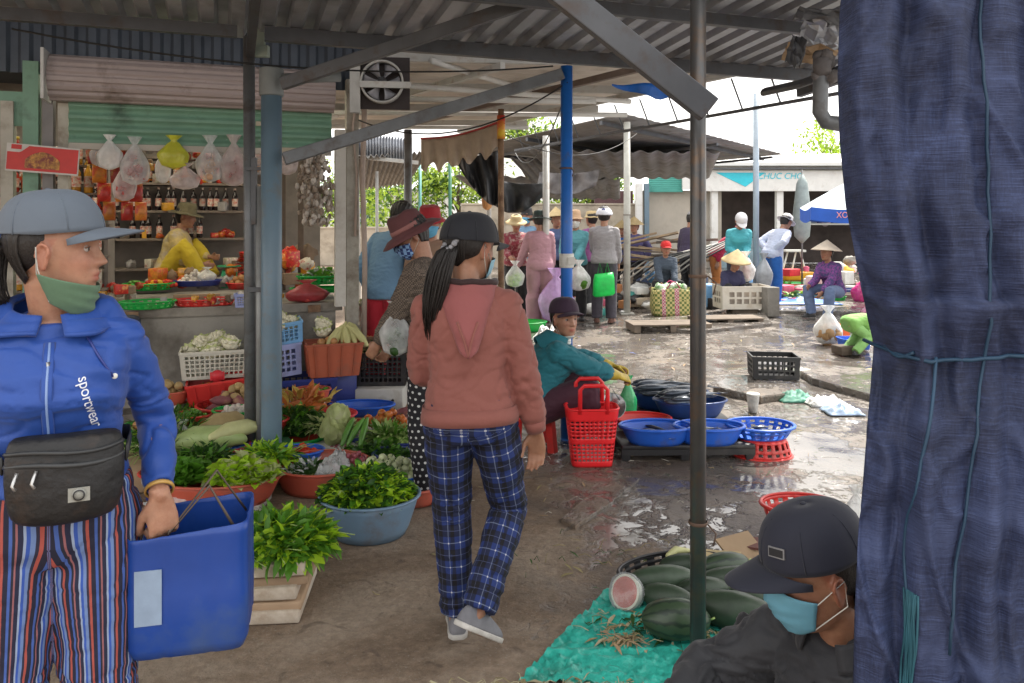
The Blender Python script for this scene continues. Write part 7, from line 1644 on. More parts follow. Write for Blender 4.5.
def trunk_bvh(S, infl, fat):
    m_ = MB(); m_.loft(trunk_rings(S, infl, fat, hem=1)); return BVHTree.FromPolygons([Vector(v) for v in m_.v], m_.f)
def wrapmat(name, kind):
    m = bpy.data.materials.new(name); nt, N, L, b = nodes_of(m); at = N.new('ShaderNodeAttribute'); at.attribute_name = 'wrap'; sp = N.new('ShaderNodeSeparateXYZ'); L.new(at.outputs['Vector'], sp.inputs[0])
    def mt(op, a, c=None, d=None):
        n = N.new('ShaderNodeMath'); n.operation = op
        for i, q in enumerate((a, c, d)):
            if q is None: continue
            if isinstance(q, (int, float)): n.inputs[i].default_value = q
            else: L.new(q, n.inputs[i])
        return n.outputs[0]
    def mixc(f, a, c):
        x = N.new('ShaderNodeMix'); x.data_type = 'RGBA'
        for i, q in ((0, f), (6, a), (7, c)):
            if isinstance(q, (int, float)): x.inputs[i].default_value = q
            elif isinstance(q, tuple): x.inputs[i].default_value = q+(1,)
            else: L.new(q, x.inputs[i])
        return x.outputs[2]
    U, V = sp.outputs[0], sp.outputs[1]
    if kind == 'stripes':
        fr = mt('FRACT', mt('MULTIPLY', mt('ADD', U, 10), 1/.042)); r = N.new('ShaderNodeValToRGB'); L.new(fr, r.inputs[0]); r.color_ramp.interpolation = 'CONSTANT'; e = r.color_ramp.elements
        cs = [(0, (.012, .012, .03)), (.16, (.34, .07, .055)), (.25, (.02, .018, .04)), (.33, (.13, .2, .4)), (.45, (.03, .08, .35)), (.55, (.26, .32, .45)), (.62, (.012, .014, .04)), (.76, (.26, .1, .11)), (.82, (.015, .015, .03)), (.9, (.05, .1, .33))]
        while len(e) < len(cs): e.new(.5)
        for q, (p, c) in zip(e, cs): q.position = p; q.color = c+(1,)
        col = r.outputs[0]
    elif kind == 'plaid':
        sc = 1/.085; a, c = mt('FRACT', mt('MULTIPLY', mt('ADD', U, 10.02), sc)), mt('FRACT', mt('MULTIPLY', mt('ADD', V, 10), sc*.95))
        ba, bc = mt('GREATER_THAN', a, .52), mt('GREATER_THAN', c, .52); both = mt('MULTIPLY', ba, bc); one = mt('MAXIMUM', ba, bc)
        col = mixc(one, (.013, .03, .14), (.007, .012, .045)); col = mixc(both, col, (.004, .004, .008))
        def line(x, p, w_): return mt('LESS_THAN', mt('ABSOLUTE', mt('SUBTRACT', x, p)), w_)
        l = mt('MAXIMUM', line(a, .26, .018), line(c, .26, .018)); col = mixc(mt('MULTIPLY', l, .4), col, (.25, .3, .42)); x = mt('MULTIPLY', line(a, .26, .03), line(c, .26, .03)); col = mixc(x, col, (.5, .5, .55))
        l2 = mt('MAXIMUM', line(a, .76, .012), line(c, .76, .012)); col = mixc(mt('MULTIPLY', l2, .3), col, (.16, .2, .4))
    elif kind == 'dots':
        sc = 1/.034; a, c = mt('SUBTRACT', mt('FRACT', mt('MULTIPLY', mt('ADD', U, 10), sc)), .5), None
        row = mt('MULTIPLY', mt('ADD', V, 10), sc); sh = mt('MULTIPLY', mt('FLOOR', row), .5); a = mt('SUBTRACT', mt('FRACT', mt('ADD', mt('MULTIPLY', mt('ADD', U, 10), sc), sh)), .5); c = mt('SUBTRACT', mt('FRACT', row), .5)
        d = mt('SQRT', mt('ADD', mt('MULTIPLY', a, a), mt('MULTIPLY', c, c))); col = mixc(mt('LESS_THAN', d, .2), (.01, .01, .014), (.55, .55, .55))
    L.new(col, b.inputs[0]); b.inputs['Roughness'].default_value = .85
    n2 = N.new('ShaderNodeTexNoise'); setin(n2, Scale=16., Detail=4.); tc = N.new('ShaderNodeTexCoord'); L.new(tc.outputs['Object'], n2.inputs[0]); bp = N.new('ShaderNodeBump'); setin(bp, Strength=.6, Distance=.012); L.new(n2.outputs[0], bp.inputs['Height']); L.new(bp.outputs[0], b.inputs['Normal'])
    return m
DARKC = cloth('black cloth', (.015, .015, .018)); SOLE = M('white sole', (.5, .48, .45), .6, .1, dirt=.3)
# ===== the woman walking away =====
wx = (470-512)/780*2.82
pA = person('woman walking away in dusty pink hoodie, blue plaid trousers and black cap', wx, 2.82, 0)
S = skeleton(1.505, pelz=.845, lean=.03, side=R(-1.5), twist=R(3), hyaw=R(-38), hpitch=R(5), handL=(-.13, .27, .93), elbL=(-.35, -1, -.2), handR=(.25, .03, .735), elbR=(.3, -1, 0), footL=(-.05, .07, .085), footR=(.035, -.11, .19), kneeR=(.55, 1, 0), kneeL=(-.15, 1, 0))
make_body(S, pA, SKIN2, .0062, 1.0, palm={'R': (-.3, -.9, 0), 'L': (.6, .3, -.3)}, hcurl={'R': .45, 'L': 1.0}, handdir={'R': (.02, .1, -1)}, footdir={'L': (-.1, 1, 0), 'R': (.55, .62, -.56)})
HP = cloth('dusty pink sweatshirt', (.245, .083, .066), .08, .3, vs=3); HP2 = cloth('paler pink hood', (.27, .08, .078), .08, .3)
j = top(S, pA, HP, 'hoodie', .007, .017, .98, hem=2, flare=.0, wr=.0075, seed=4, drop=.02, sl_r=1.04, sc=(14, 9, 20))
# waistband and cuffs
s = S['s']; b = MB(); P_ = S['pel']; rgs = trunk_rings(S, .019, .99, hem=2)[:2]; lo = [p-Vector((0, 0, .025)) for p in rgs[0]]
b.loft([lo, [p*1 for p in rgs[0]], [p.lerp(q, .45) for p, q in zip(rgs[0], rgs[1])]], cap=False); b.build('waistband', HP, j, solid=.004)
for k in 'LR':
    b = MB(); e, w_ = S['el'+k], S['wr'+k]; b.tube([e.lerp(w_, .8), e.lerp(w_, .9), e.lerp(w_, .99)], [.043, .037, .034], 16, cap=False); b.build('cuff', HP, j, solid=.003)
# hood lying on the back
C_dark = cloth('dark piping', (.03, .012, .012))
b = MB(); nk = S['neck']; Rc = S['Rc']
def hood(u, v):
    q = lerp(-1, 1, u); r = .105*(1-.15*v); ang = q*R(118); x = math.sin(ang)*r*(1.0-.5*v*v); y = -math.cos(ang)*(.092+.0*v)-.02*math.sin(v*3)-.075*v*(1-abs(q)**2); z = .03-.25*v*(1-abs(q)**1.8)**.8-.012*abs(q)
    return nk+Rc @ Vector((x*1.0, y+.01+.012*mnoise.noise(Vector((u*5, v*4, 2))), z+.012*mnoise.noise(Vector((u*7, v*3, 7)))))
b.sheet(hood, 30, 20); hd = b.build('hood', HP2, j, solid=.012)
b = MB(); b.tube([hood(k/24, 0)+Rc @ Vector((0, 0, .006)) for k in range(25)], .012, 8); b.build('hood_edge', C_dark, hd)
b = MB(); b.tube([hood(.5+.018*(k-8)/8*6, .98-abs(k-8)*.055)+Rc @ Vector((0, -.008, .0)) for k in range(17)], .005, 6); b.build('hood_seam', HP, hd)
b = MB(); limb(b, [nk-Rc @ Vector((0, -.01, .0)), nk+Rc @ Vector((0, .005, .035))], [.080, .070], 20, False); b.build('collar', DARKC, j)
trousers(S, pA, wrapmat('blue plaid cloth', 'plaid'), 'trousers', .0075, .012, .99, .98, .009, 3, uv=(0, 1, 0), cuffz=.0, ank=1.15)
GREYS = M('grey shoe suede', (.2, .2, .22), .9, .15, 20, .3)
for k in 'LR': shoe(S, pA, k, GREYS, SOLE)
BKC = cloth('black cap cotton', (.007, .008, .013), .1, .12, bs=30, bd=.003)
hair_cap(S, pA, low=-.045, front=128)
cap(S, pA, BKC, tilt=R(4), up=.028, size=1.08)
hb = S['head']; hl = lambda x, y, z: hb+S['Rh'] @ Vector((x, y, z))
ponytail(S, pA, [hl(.005, -.098, .0), hl(0, -.125, -.02), hl(-.015, -.14, -.09), hl(-.03, -.145, -.18), hl(-.045, -.14, -.26), hl(-.05, -.13, -.345)], .034, 3)
b = MB(); rnd = random.Random(3)
for i in range(26):
    q = i*.24*2; c = hl(.0+.03*math.cos(q), -.112+.016*math.sin(q), .006+.028*math.sin(q+.5)); b.ball(c, rnd.uniform(.007, .012), 7, 5, jit=.4, seed=i)
b.build('scrunchie', M('grey lace scrunchie', (.3, .3, .32), .8, .3, 50, .4, col2=(.04, .04, .05)), pA)
face_mask(S, pA, M('pale blue mask', (.25, .45, .55), .7, .08), z0=-.125, z1=-.03, lm=WHP)
# ===== the woman in the blue jacket, left =====
YB = 1.85; xb = (55-512)/780*YB
pB = person('woman in blue zip hoodie and slate grey cap, green mask pulled under her chin', xb, YB, R(-155))
S = skeleton(1.56, lean=.02, hyaw=R(80), hpitch=R(-2), handL=(-.225, .08, .885), elbL=(-.15, -1, .1), handR=(.26, .0, .78), elbR=(.8, -.8, 0), neckf=.01, hs=1.02)
make_body(S, pB, SKIN, .0045, .98, palm={'L': (.25, -1, 0)}, hcurl={'L': 1.25, 'R': .6}, handdir={'L': (-.12, .05, -1)})
BJ = cloth('royal blue jersey', (.012, .062, .31), .1, .35, rough=.6, bs=10)
j = top(S, pB, BJ, 'jacket', .0065, .011, 1.0, hem=3, wr=.010, seed=9, bust=.05, sl_r=.88, sleeve=.93, cuff=False, collar=False, sc=(8, 8, 20))
nk = S['neck']; Rc = S['Rc']; s = S['s']
b = MB()
def hood2(u, v):                         # collar and hood bunched round the neck
    ang = lerp(R(-168), R(168), u); bk = .5-.5*math.cos(ang+math.pi); r = .075+.05*v+.012*math.sin(u*30)*v
    return nk+Rc @ Vector((math.sin(ang)*r*1.15, -math.cos(ang)*r-.005+.0*bk, .028-.055*v+.02*(1-v)*math.cos(ang)*1.0+.03*math.sin(v*3.1)*(math.cos(ang) > -.2)+.008*mnoise.noise(Vector((u*9, v*4, 3)))))
b.sheet(hood2, 44, 12); b.build('hood', BJ, j, solid=.01)
b = MB(); Fr = []                         # zip placket down the front
for k in range(16):
    t = k/15; z = lerp(.10, -.46, t); yb_ = .128+(.055 if -.08 < z < .12 else .05 if z > -.2 else .035)*0
    p = S['chest']+Rc @ Vector((0, .02, z)); Fr.append(p)
dgp = bpy.context.evaluated_depsgraph_get(); dgp.update()
from mathutils.bvhtree import BVHTree
def bvh_of(o):
    me = o.data; return BVHTree.FromPolygons([v.co.copy() for v in me.vertices], [tuple(p.vertices) for p in me.polygons])
bv = bvh_of(j)
def onto(p, d, off=.003, tree_=None):
    d = Vector(d).normalized(); h = (tree_ or bv).ray_cast(Vector(p)+d*.6, -d); return (h[0]+d*off) if h[0] else Vector(p)
zp = [onto(p, (0, 1, 0), .002) for p in Fr]
b.tube(zp, .012, 8, flat=.35, up=(1, 0, 0)); pl_ = b.build('placket', BJ, j)
b = MB(); b.tube([p+Vector((.0, .004, 0)) for p in zp], .0028, 6); b.build('zip', M('pale zip', (.2, .3, .55), .4), pl_)
b = MB(); b.tube([zp[1]+Vector((0, .01, 0)), zp[1]+Vector((-.004, .014, -.035))], .005, 6, flat=.5); b.build('zip_pull', M('zip metal', (.5, .5, .5), .3, metal=.8), pl_)
# white lettering running down the chest (her left)
# (letters laid along the surface)
lx = -.066
tz = S['chest'].z+.035
letters = 'reebok'[::1]
for i, chx in enumerate('S P O R T'.split() if False else list('abcdef')[:0]): pass
p0l = onto((lx, S['chest'].y, tz), (0, 1, 0), .004); p1l = onto((lx-.03, S['chest'].y, tz-.14), (0, 1, 0), .004); dd_ = (p1l-p0l).normalized()
yv = Vector((0, 1, 0)); nn_ = (yv-dd_*yv.dot(dd_)).normalized(); up_ = nn_.cross(dd_)
mt_ = Matrix((dd_, up_, nn_)).transposed().to_4x4(); mt_.translation = p0l.lerp(p1l, .5)+nn_*.004
tm = text_mesh('sportwear', .032, M('white print', (.7, .72, .78), .5, .1), 'lettering', j, mt_, ext=.0003)
for v in tm.data.vertices:
    wp = mt_ @ v.co; q = onto(wp, (0, 1, 0), .0022+v.co.z*.3); v.co = mt_.inverted() @ q
b = MB(); q = onto((-.13, S['chest'].y, tz-.02), (0, 1, 0), .004); b.ball(q, (.007, .004, .007), 10, 6); b.build('cord_end', WHP, j)
b = MB(); cpts = [onto((-.06-.07*t, S['chest'].y, S['chest'].z+.13-.12*t), (0, 1, 0), .004) for t in (0, .25, .5, .75, 1)]; b.tube(cpts, .003, 6); b.build('drawstring', NAVY, j)
tr_ = trousers(S, pB, wrapmat('striped cloth', 'stripes'), 'trousers', .0075, .014, 1.03, 1.1, .008, 5, uv=(0, 1, 0), cuffz=-.02, ank=1.4)
for k in 'LR': shoe(S, pB, k, BLK, SOLE)
# waist bag
hb = S['pel']; bvt = trunk_bvh(S, .02, 1.05)
WB = M('black nylon bag', (.008, .008, .009), .55, .3, 12, .4, 26, bd=.008, col2=(.035, .022, .016), c2t=.64)
cw = Vector((-.035, .0, hb.z+.125))
wbq = onto(cw, (0, 1, 0), .045, bvt)
b = MB(); rg = []
for z, kx, ky in ((-.092, .55, .3), (-.085, .82, .75), (-.06, .95, 1), (0, 1, 1.02), (.05, .98, .85), (.075, .92, .6), (.082, .8, .35)):
    rg.append([wbq+Vector((x*.118*kx, y*.045*ky-.02*(x*x), z*1.12)) for x, y in ((lambda c_, s_: (c_/((abs(c_)**4+abs(s_)**4)**.25), s_/((abs(c_)**4+abs(s_)**4)**.25)))(math.cos(q), math.sin(q)) for q in (2*math.pi*t/40 for t in range(40)))])
b.loft(rg); wbo = b.build('waist_bag', WB, pB, sub=1)
for z, r_ in ((.062, .005), (.035, .006), (-.005, .0)):
    if r_: b = MB(); b.tube([wbq+Vector((math.sin(a)*.115, math.cos(a)*.048-.012*abs(math.sin(a))-.002, z+.004*math.sin(a*3))) for a in (R(-80+160*t/16) for t in range(17))], r_, 6); b.build('zip', M('dull zip', (.03, .032, .034), .45), wbo)
b = MB(); 

for x in (.085, .05): b = MB(); b.tube([wbq+Vector((x, .042, .03)), wbq+Vector((x+.008, .05, .005)), wbq+Vector((x+.002, .05, -.005))], .0035, 6); b.build('zip_pull', M('zip metal', (.5, .5, .5), .3, metal=.8), wbo)
b = MB(); b.box((0, 0, 0), (.042, .002, .03)); b.lathe([(.014, .002), (.014, .0035)], 20, rot=Matrix.Rotation(-math.pi/2, 3, 'X')); o = b.build('badge', M('bag badge', (.3, .3, .27), .5, .1), wbo, loc=wbq+Vector((-.03, .047, -.03)))
b = MB(); b.lathe([(.012, .0), (.009, .001)], 20, rot=Matrix.Rotation(-math.pi/2, 3, 'X'), cap=False); b.build('ring_mark', BLK, o, loc=(0, .0055, 0))
b = MB(); b.tube([wbq+Vector((.12, -.02, .03)), onto((.2, -.0, hb.z+.15), (1, .3, 0), .006, bvt), onto((.25, -.1, hb.z+.16), (1, -.8, 0), .006, bvt), onto((0, -.2, hb.z+.16), (0, -1, 0), .006, bvt), onto((-.25, -.1, hb.z+.16), (-1, -.8, 0), .006, bvt), onto((-.2, 0, hb.z+.15), (-1, .3, 0), .006, bvt), wbq+Vector((-.12, -.02, .03))], .02, 8, flat=.2, up=(0, 0, 1)); b.build('strap', BLK, wbo)
# head things
eyes(S, pB); hair_cap(S, pB, low=-.055, front=108)
GC = cloth('slate grey cap cotton', (.105, .13, .165), .1, .2, bs=30, bd=.003)
cap(S, pB, GC, bill=GC, tilt=R(3), up=.05, size=1.05, bl=.082)
hb = S['head']; hl = lambda x, y, z: hb+S['Rh'] @ Vector((x, y, z))
ponytail(S, pB, [hl(0, -.085, .03), hl(0, -.13, .03), hl(0, -.165, -.0), hl(0, -.17, -.05), hl(.0, -.15, -.10), hl(0, -.12, -.12)], .045, 6, 'hair_bun')
b = MB(); b.lathe([(.03, -.012), (.036, 0), (.03, .012)], 16, c=hl(0, -.125, .035), rot=S['Rh'] @ Matrix.Rotation(math.pi/2, 3, 'X'), cap=False); b.build('hair_tie', M('blue hair tie', (.1, .15, .4), .6), pB, solid=.006)
MG = cloth('sage green mask', (.09, .165, .10), .15, .25, bs=20, bd=.006)
face_mask(S, pB, MG, z0=-.135, z1=-.045, infl=.014, wth=92, shift=(0, -.016, -.043), nose=0, rise=.045, tp=.2)
b = MB(); b.tube([hl(-.086, -.004+.004*math.cos(q), -.045+.006*math.sin(q)) for q in (t*.7 for t in range(10))], .0016, 5); b.build('earring', M('silver', (.7, .7, .7), .2, metal=1.), pB)
b = MB(); e, w_ = S['elL'], S['wrL']; b.lathe([(.031, -.005), (.033, 0), (.031, .005)], 20, c=e.lerp(w_, .93), rot=rotto(w_-e), cap=False); b.build('bracelet', M('amber bracelet', (.5, .3, .08), .3), pB, solid=.004)
bpy.context.view_layer.update()
HANDW = pB.matrix_world @ (S['wrL']+Vector((-.02, .01, -.09)))
# blue container she carries
CB = M('translucent blue drum plastic', (.008, .05, .27), .4, .16, 3, .2, 9, dirt=.35, dcol=(.05, .09, .2), rand=0)
bc = Vector(((191-512)/780*1.95, 1.97, .50))
ct = thing('container', 'big blue cut open jerry can carried by the woman in the blue hoodie', 'container', bc, R(14))
b = MB(); rg = []
for z, k_ in ((0, .8), (.006, .93), (.03, 1), (.15, 1.01), (.16, 1.0), (.28, 1.0), (.29, 1.01), (.30, 1.0)):
    ring = []
    for j_ in range(64):
        q = 2*math.pi*j_/64; x, y = math.cos(q), math.sin(q); d = (abs(x)**11+abs(y)**11)**(1/11); x, y = x/d, y/d
        rib = 1-.03*(abs(abs(x)-.42) < .09)*(abs(y) > .9)-.018*(abs(abs(y)-.4) < .09)*(abs(x) > .9); ring.append(Vector((x*.135*k_*(rib if abs(x) > .9 else 1), y*.115*k_*(rib if abs(y) > .9 else 1), z+(.02*x*.6 if z > .29 else 0))))
    rg.append(ring)
b.loft(rg, cap=False); b.add(rg[0], [tuple(range(64))]); b.build('body', CB, ct, solid=.004)
b = MB(); b.box((-.128+.0, -.118, .18), (.0, .0, .0)) if False else b.box((-.085, -.118, .155), (.06, .002, .13)); b.build('paper_label', M('faded paper label', (.25, .33, .45), .7, .1, 20), ct)
b = MB(); inv = Matrix.Rotation(-R(14), 3, 'Z'); H_ = inv @ (HANDW-bc)
b.tube([(.1, -.05, .28), (.04, -.03, .38), H_+Vector((0, 0, -.005)), (-.06, .0, .42), (-.1, .04, .28)], .0045, 6); b.tube([(.12, .06, .28), (.05, .03, .4), H_, (-.08, -.05, .4), (-.11, -.07, .28)], .0035, 6)
b.build('rope_handle', M('brown cord', (.12, .09, .07), .8), ct)
b = MB()
for i in range(3): b.tube([(-.02+.02*i, -.11, .28), (-.015+.02*i, -.108, .268)], .003, 5)
b.build('knot', M('brown cord', (.12, .09, .07)), ct)
# ===== masked seller at lower right =====
YC = 1.78; xc = (905-512)/780*YC
pC = person('crouching seller in dark jacket, navy cap and pale blue face mask', xc, YC+.1, R(118))
S = skeleton(1.6, pelz=.14, lean=.26, bend=.1, hyaw=R(-24), hpitch=R(10), handL=(-.12, .5, .3), handR=(.2, .5, .35), elbL=(-1, .3, -.3), elbR=(1, 0, -.5), footL=(-.2, .34, .08), footR=(.2, .3, .08), kneeL=(-.45, .5, 1), kneeR=(.5, .5, 1), neckf=.02)
make_body(S, pC, SKIN2, .0055, 1.05, curl=.9, palm={'L': (.5, 0, -1), 'R': (-.5, 0, -1)})
DJ = cloth('charcoal jacket', (.024, .025, .03), .15, .4, rough=.7, bs=12)
j = top(S, pC, DJ, 'jacket', .008, .02, 1.05, hem=1, wr=.017, seed=14, sl_r=1.08)
bv = bvh_of(j)
b = MB(); nk = S['neck']; Rc = S['Rc']
b.sheet(lambda u, v: nk+Rc @ Vector((math.sin(lerp(R(-150), R(150), u))*(.078+.03*v), -math.cos(lerp(R(-150), R(150), u))*(.075+.03*v), .035-.05*v)), 30, 6); b.build('collar', DJ, j, solid=.008)
b = MB(); zp = [onto(S['chest']+Rc @ Vector((0, .0, .1-.3*t)), Rc @ Vector((0, 1, 0)), .003) for t in (0, .2, .4, .6, .8, 1)]; b.tube(zp, .004, 6); b.build('zip', M('dull zip', (.1, .1, .1)), j)
trousers(S, pC, DARKC, 'trousers', .011, .014, 1.05, 1.15, .006, 5)
eyes(S, pC); hair_cap(S, pC, low=-.06, front=108)
NVC = cloth('navy cap cotton', (.011, .013, .026), .1, .12, bs=30, bd=.003)
cp_ = cap(S, pC, NVC, tilt=R(-4), up=.048, size=1.06, bl=.08)
hb = S['head']; hl = lambda x, y, z: hb+S['Rh'] @ Vector((x, y, z))
q_ = R(-30); ch = S['Rh'] @ Matrix.Rotation(R(-4), 3, 'X'); sc_ = S['hs']*1.06; cc_ = S['head']+ch @ (Vector((0, -.008, .048))*sc_)
for o_, sz_, m_, nm in ((.0, (.042, .004, .022), M('silver label', (.35, .35, .35), .35, metal=.5), 'cap_label'), (.0015, (.036, .004, .016), BLK, 'label_face')):
    b = MB(); pos = cc_+ch @ (Vector((math.sin(q_)*.0895*.935, math.cos(q_)*.107*.935, .030))*sc_); rt_ = ch @ Matrix.Rotation(-q_, 3, 'Z') @ Matrix.Rotation(R(18), 3, 'X'); pos = pos+rt_ @ Vector((0, .002+o_, 0))
    b.box(pos, sz_, rt_); tg = b.build(nm, m_, cp_ if nm == 'cap_label' else tg)
MB_ = M('pale blue surgical mask', (.13, .34, .45), .75, .06, 10, .15, 40, sss=.05, rand=0, bd=.002)
face_mask(S, pC, MB_, z0=-.122, z1=-.005, infl=.012, wth=70)
# ===== fish seller in teal =====
pD = person('fish seller in teal hooded top and yellow gloves sitting low behind the red tote', .15, 5.2, R(-78))
S = skeleton(1.5, pelz=.31, lean=.28, bend=.1, hyaw=R(-72), hpitch=R(-2), handL=(-.08, .58, .52), handR=(.08, .56, .49), elbL=(-1, -.2, -.6), elbR=(1, -.3, -.8), footL=(-.17, .36, .08), footR=(.15, .34, .08), kneeL=(-.3, .5, 1), kneeR=(.3, .5, 1), neckf=.03)
make_body(S, pD, SKIN, .0065, 1.0, curl=.9, palm={'L': (.6, 0, -1), 'R': (-.6, 0, -1)})
TLC = cloth('teal jersey', (.012, .15, .19), .12, .35); j = top(S, pD, TLC, 'hooded_top', .009, .022, 1.08, hem=1, wr=.011, seed=24, sl_r=1.12, sleeve=.85)
b = MB(); nk = S['neck']; Rc = S['Rc']
b.sheet(lambda u, v: nk+Rc @ Vector((math.sin(lerp(R(-140), R(140), u))*(.08+.04*v), -math.cos(lerp(R(-140), R(140), u))*(.075+.035*v)-.03*v, .05-.10*v+.02*math.sin(u*16)*v)), 30, 10); b.build('hood', TLC, j, solid=.014)
trousers(S, pD, cloth('maroon trousers', (.06, .015, .03)), 'trousers', .011, .014, 1.05, 1.2, .007, 5)
YG = M('yellow rubber glove', (.5, .36, .04), .45, .25, 30, .3, rand=0)
for k in 'LR':
    b = MB(); e, w_ = S['el'+k], S['wr'+k]; d = (w_-e).normalized(); limb(b, [e.lerp(w_, .72), e.lerp(w_, .85), w_], [.044, .04, .033], 14); sgn = 1 if k == 'R' else -1
    hand_into(b, w_, d, Vector((-sgn*.6, 0, -1)), sgn, .9, S['s']*1.12); g = remeshed(b, 'glove', .006, 1, YG, pD)
eyes(S, pD); hair_cap(S, pD, low=-.05, front=95)
cap(S, pD, cloth('plum cap', (.04, .018, .04)), tilt=R(4), up=.052, size=1.04)
face_mask(S, pD, WHP, z0=-.155, z1=-.095, infl=.014, wth=80, shift=(0, -.012, -.008), nose=0)
b = MB(); b.lathe([(.172, -.03), (.176, .0), (.172, .03)], 24, c=S['pel']+S['Rp'] @ Vector((0, 0, .05)), rot=S['Rp'], sy=.78, cap=False); b.build('waist_pouch', M('ochre band', (.4, .2, .05)), pD, solid=.006)
for k in 'LR': shoe(S, pD, k, BLK, BLK)
# ---------- everyone else ----------
def simple(label, px, Y, yaw, H, shirt, pants, hat=None, skin=SKIN, fat=1., hem=1, topname='shirt', z=0., group=None, vox=.012, sk=None, topk=None, mask=None, feet=BLK, tr=None, hairlow=-.05):
    p = person(label, (px-512)/780*Y, Y, yaw, group, z); S = skeleton(H, **(sk or {})); make_body(S, p, skin, .0095, fat)
    k = dict(vox=vox, infl=.018, fat=fat*1.05, hem=hem, wr=.008, seed=px*.1, sl_r=1.08); k.update(topk or {}); top(S, p, shirt, topname, **k)
    k = dict(vox=vox, fat=fat, loose=1.1, wr=.006, seed=px*.07); k.update(tr or {}); trousers(S, p, pants, **k)
    for q in 'LR': shoe(S, p, q, feet, feet)
    hair_cap(S, p, low=hairlow, front=90)
    if hat: hat(S, p)
    if mask: face_mask(S, p, mask)
    return p, S
def C_(n, c, **k): return cloth(n, c, **k)
def at(px): return (px-512)/780
# bent shopper in maroon hat
CHK = M('brown fine check', (.13, .10, .075), .85, .15, 4, .3, 14, rand=0, bd=.012)
nt, N, L, bb = nodes_of(CHK); tc = N.new('ShaderNodeTexCoord'); ck = N.new('ShaderNodeTexChecker'); ck.inputs['Scale'].default_value = 120; L.new(tc.outputs['Object'], ck.inputs[0]); ck.inputs[1].default_value = (.17, .13, .10, 1); ck.inputs[2].default_value = (.055, .042, .035, 1); L.new(ck.outputs[0], bb.inputs[0])
PM = M('blue plaid mask cloth', (.06, .14, .4), .8, .1, 10, .2, 30, rand=0); nt, N, L, bb = nodes_of(PM); tc = N.new('ShaderNodeTexCoord'); ck = N.new('ShaderNodeTexChecker'); ck.inputs['Scale'].default_value = 55; L.new(tc.outputs['Object'], ck.inputs[0]); ck.inputs[1].default_value = (.02, .04, .16, 1); ck.inputs[2].default_value = (.22, .38, .65, 1); L.new(ck.outputs[0], bb.inputs[0])
MAH = C_('maroon hat cloth', (.10, .03, .032), bs=30, bd=.004)
pE, S = simple('shopper in maroon sun hat, plaid mask and fine brown check shirt looking down at crates', 434, 4.35, R(75), 1.56, CHK, wrapmat('dotted cloth', 'dots'), skin=SKIN, hem=0, topname='long_shirt',
    sk=dict(lean=.07, bend=.1, hyaw=R(28), hpitch=R(30), handL=(-.06, .32, .83), handR=(.1, .3, .8), elbL=(-.6, -.8, -.3), elbR=(.6, -.8, -.3)), topk=dict(flare=.012, drop=.05, vox=.009, sl_r=1.15), tr=dict(uv=(0, 1, 0), vox=.01, loose=1.15),
    hat=lambda S, p: brim_hat(S, p, MAH, .165, .1, .5, band=C_('dusty pink band', (.28, .12, .11)), seed=2, up=.03), mask=PM)
poly_bag('plastic_bag', 'clear bag of greens held by the shopper in the maroon hat', 'bag', W(396, 352, 4.25)+Vector((0, 0, -.02)), .17, .3, FILM, .03, LEAF3, seed=5, nc=14)
# blue cardigan and red trousers
LB = C_('light blue knit', (.16, .30, .46), bs=30)
simple('shopper in light blue top and red trousers with head bowed beyond the crates', 386, 6.7, R(-20), 1.72, LB, C_('red trousers', (.5, .02, .04)), sk=dict(lean=.18, bend=.3, hpitch=R(35), handL=(-.2, .1, .9), handR=(.1, .38, 1.0)), fat=1.0, hem=0)
# red hat, blue mask
MBL = M('sky blue mask', (.12, .4, .62), .8, .06, rand=0)
simple('shopper in red bucket hat and sky blue mask behind the maroon hat', 432, 6.6, R(165), 1.6, C_('tan shirt', (.35, .22, .15)), DARKC, sk=dict(lean=.06, hpitch=R(8), hyaw=R(12)), hat=lambda S, p: brim_hat(S, p, C_('red hat cloth', (.38, .02, .03)), .14, .1, .7), mask=MBL)
# seated vendor in yellow
CR = M('cream print cloth', (.5, .38, .15), .85, .2, 14, .3, 14, col2=(.42, .34, .24), c2t=.55, rand=0)
vs_ = cp(150, 288)+Vector((0, .42, 0))
pY = person('vendor in olive brimmed hat and yellow clothes sitting on the shop counter', vs_.x, vs_.y, R(-78), z=0)
S = skeleton(1.55, pelz=.98, lean=.2, bend=.12, hyaw=R(-6), hpitch=R(12), handL=(-.05, .42, 1.13), handR=(.08, .36, 1.06), elbL=(-.6, -.4, -.8), elbR=(.6, -.4, -.8), footL=(-.1, .42, .93), footR=(.18, .36, .93), kneeL=(-.2, .3, 1), kneeR=(.4, .6, .8))
make_body(S, pY, SKIN, .009, 1.02); top(S, pY, CR, 'blouse', .011, .02, 1.08, hem=0, wr=.009, seed=3, sl_r=1.1, sleeve=.9); trousers(S, pY, C_('yellow trousers', (.55, .40, .02)), 'trousers', .011, .014, 1.0, 1.15, .007, 4)
hair_cap(S, pY, low=-.07, front=95); brim_hat(S, pY, C_('olive hat cloth', (.12, .10, .05), bs=30), .165, .1, .28, seed=4, up=.035)
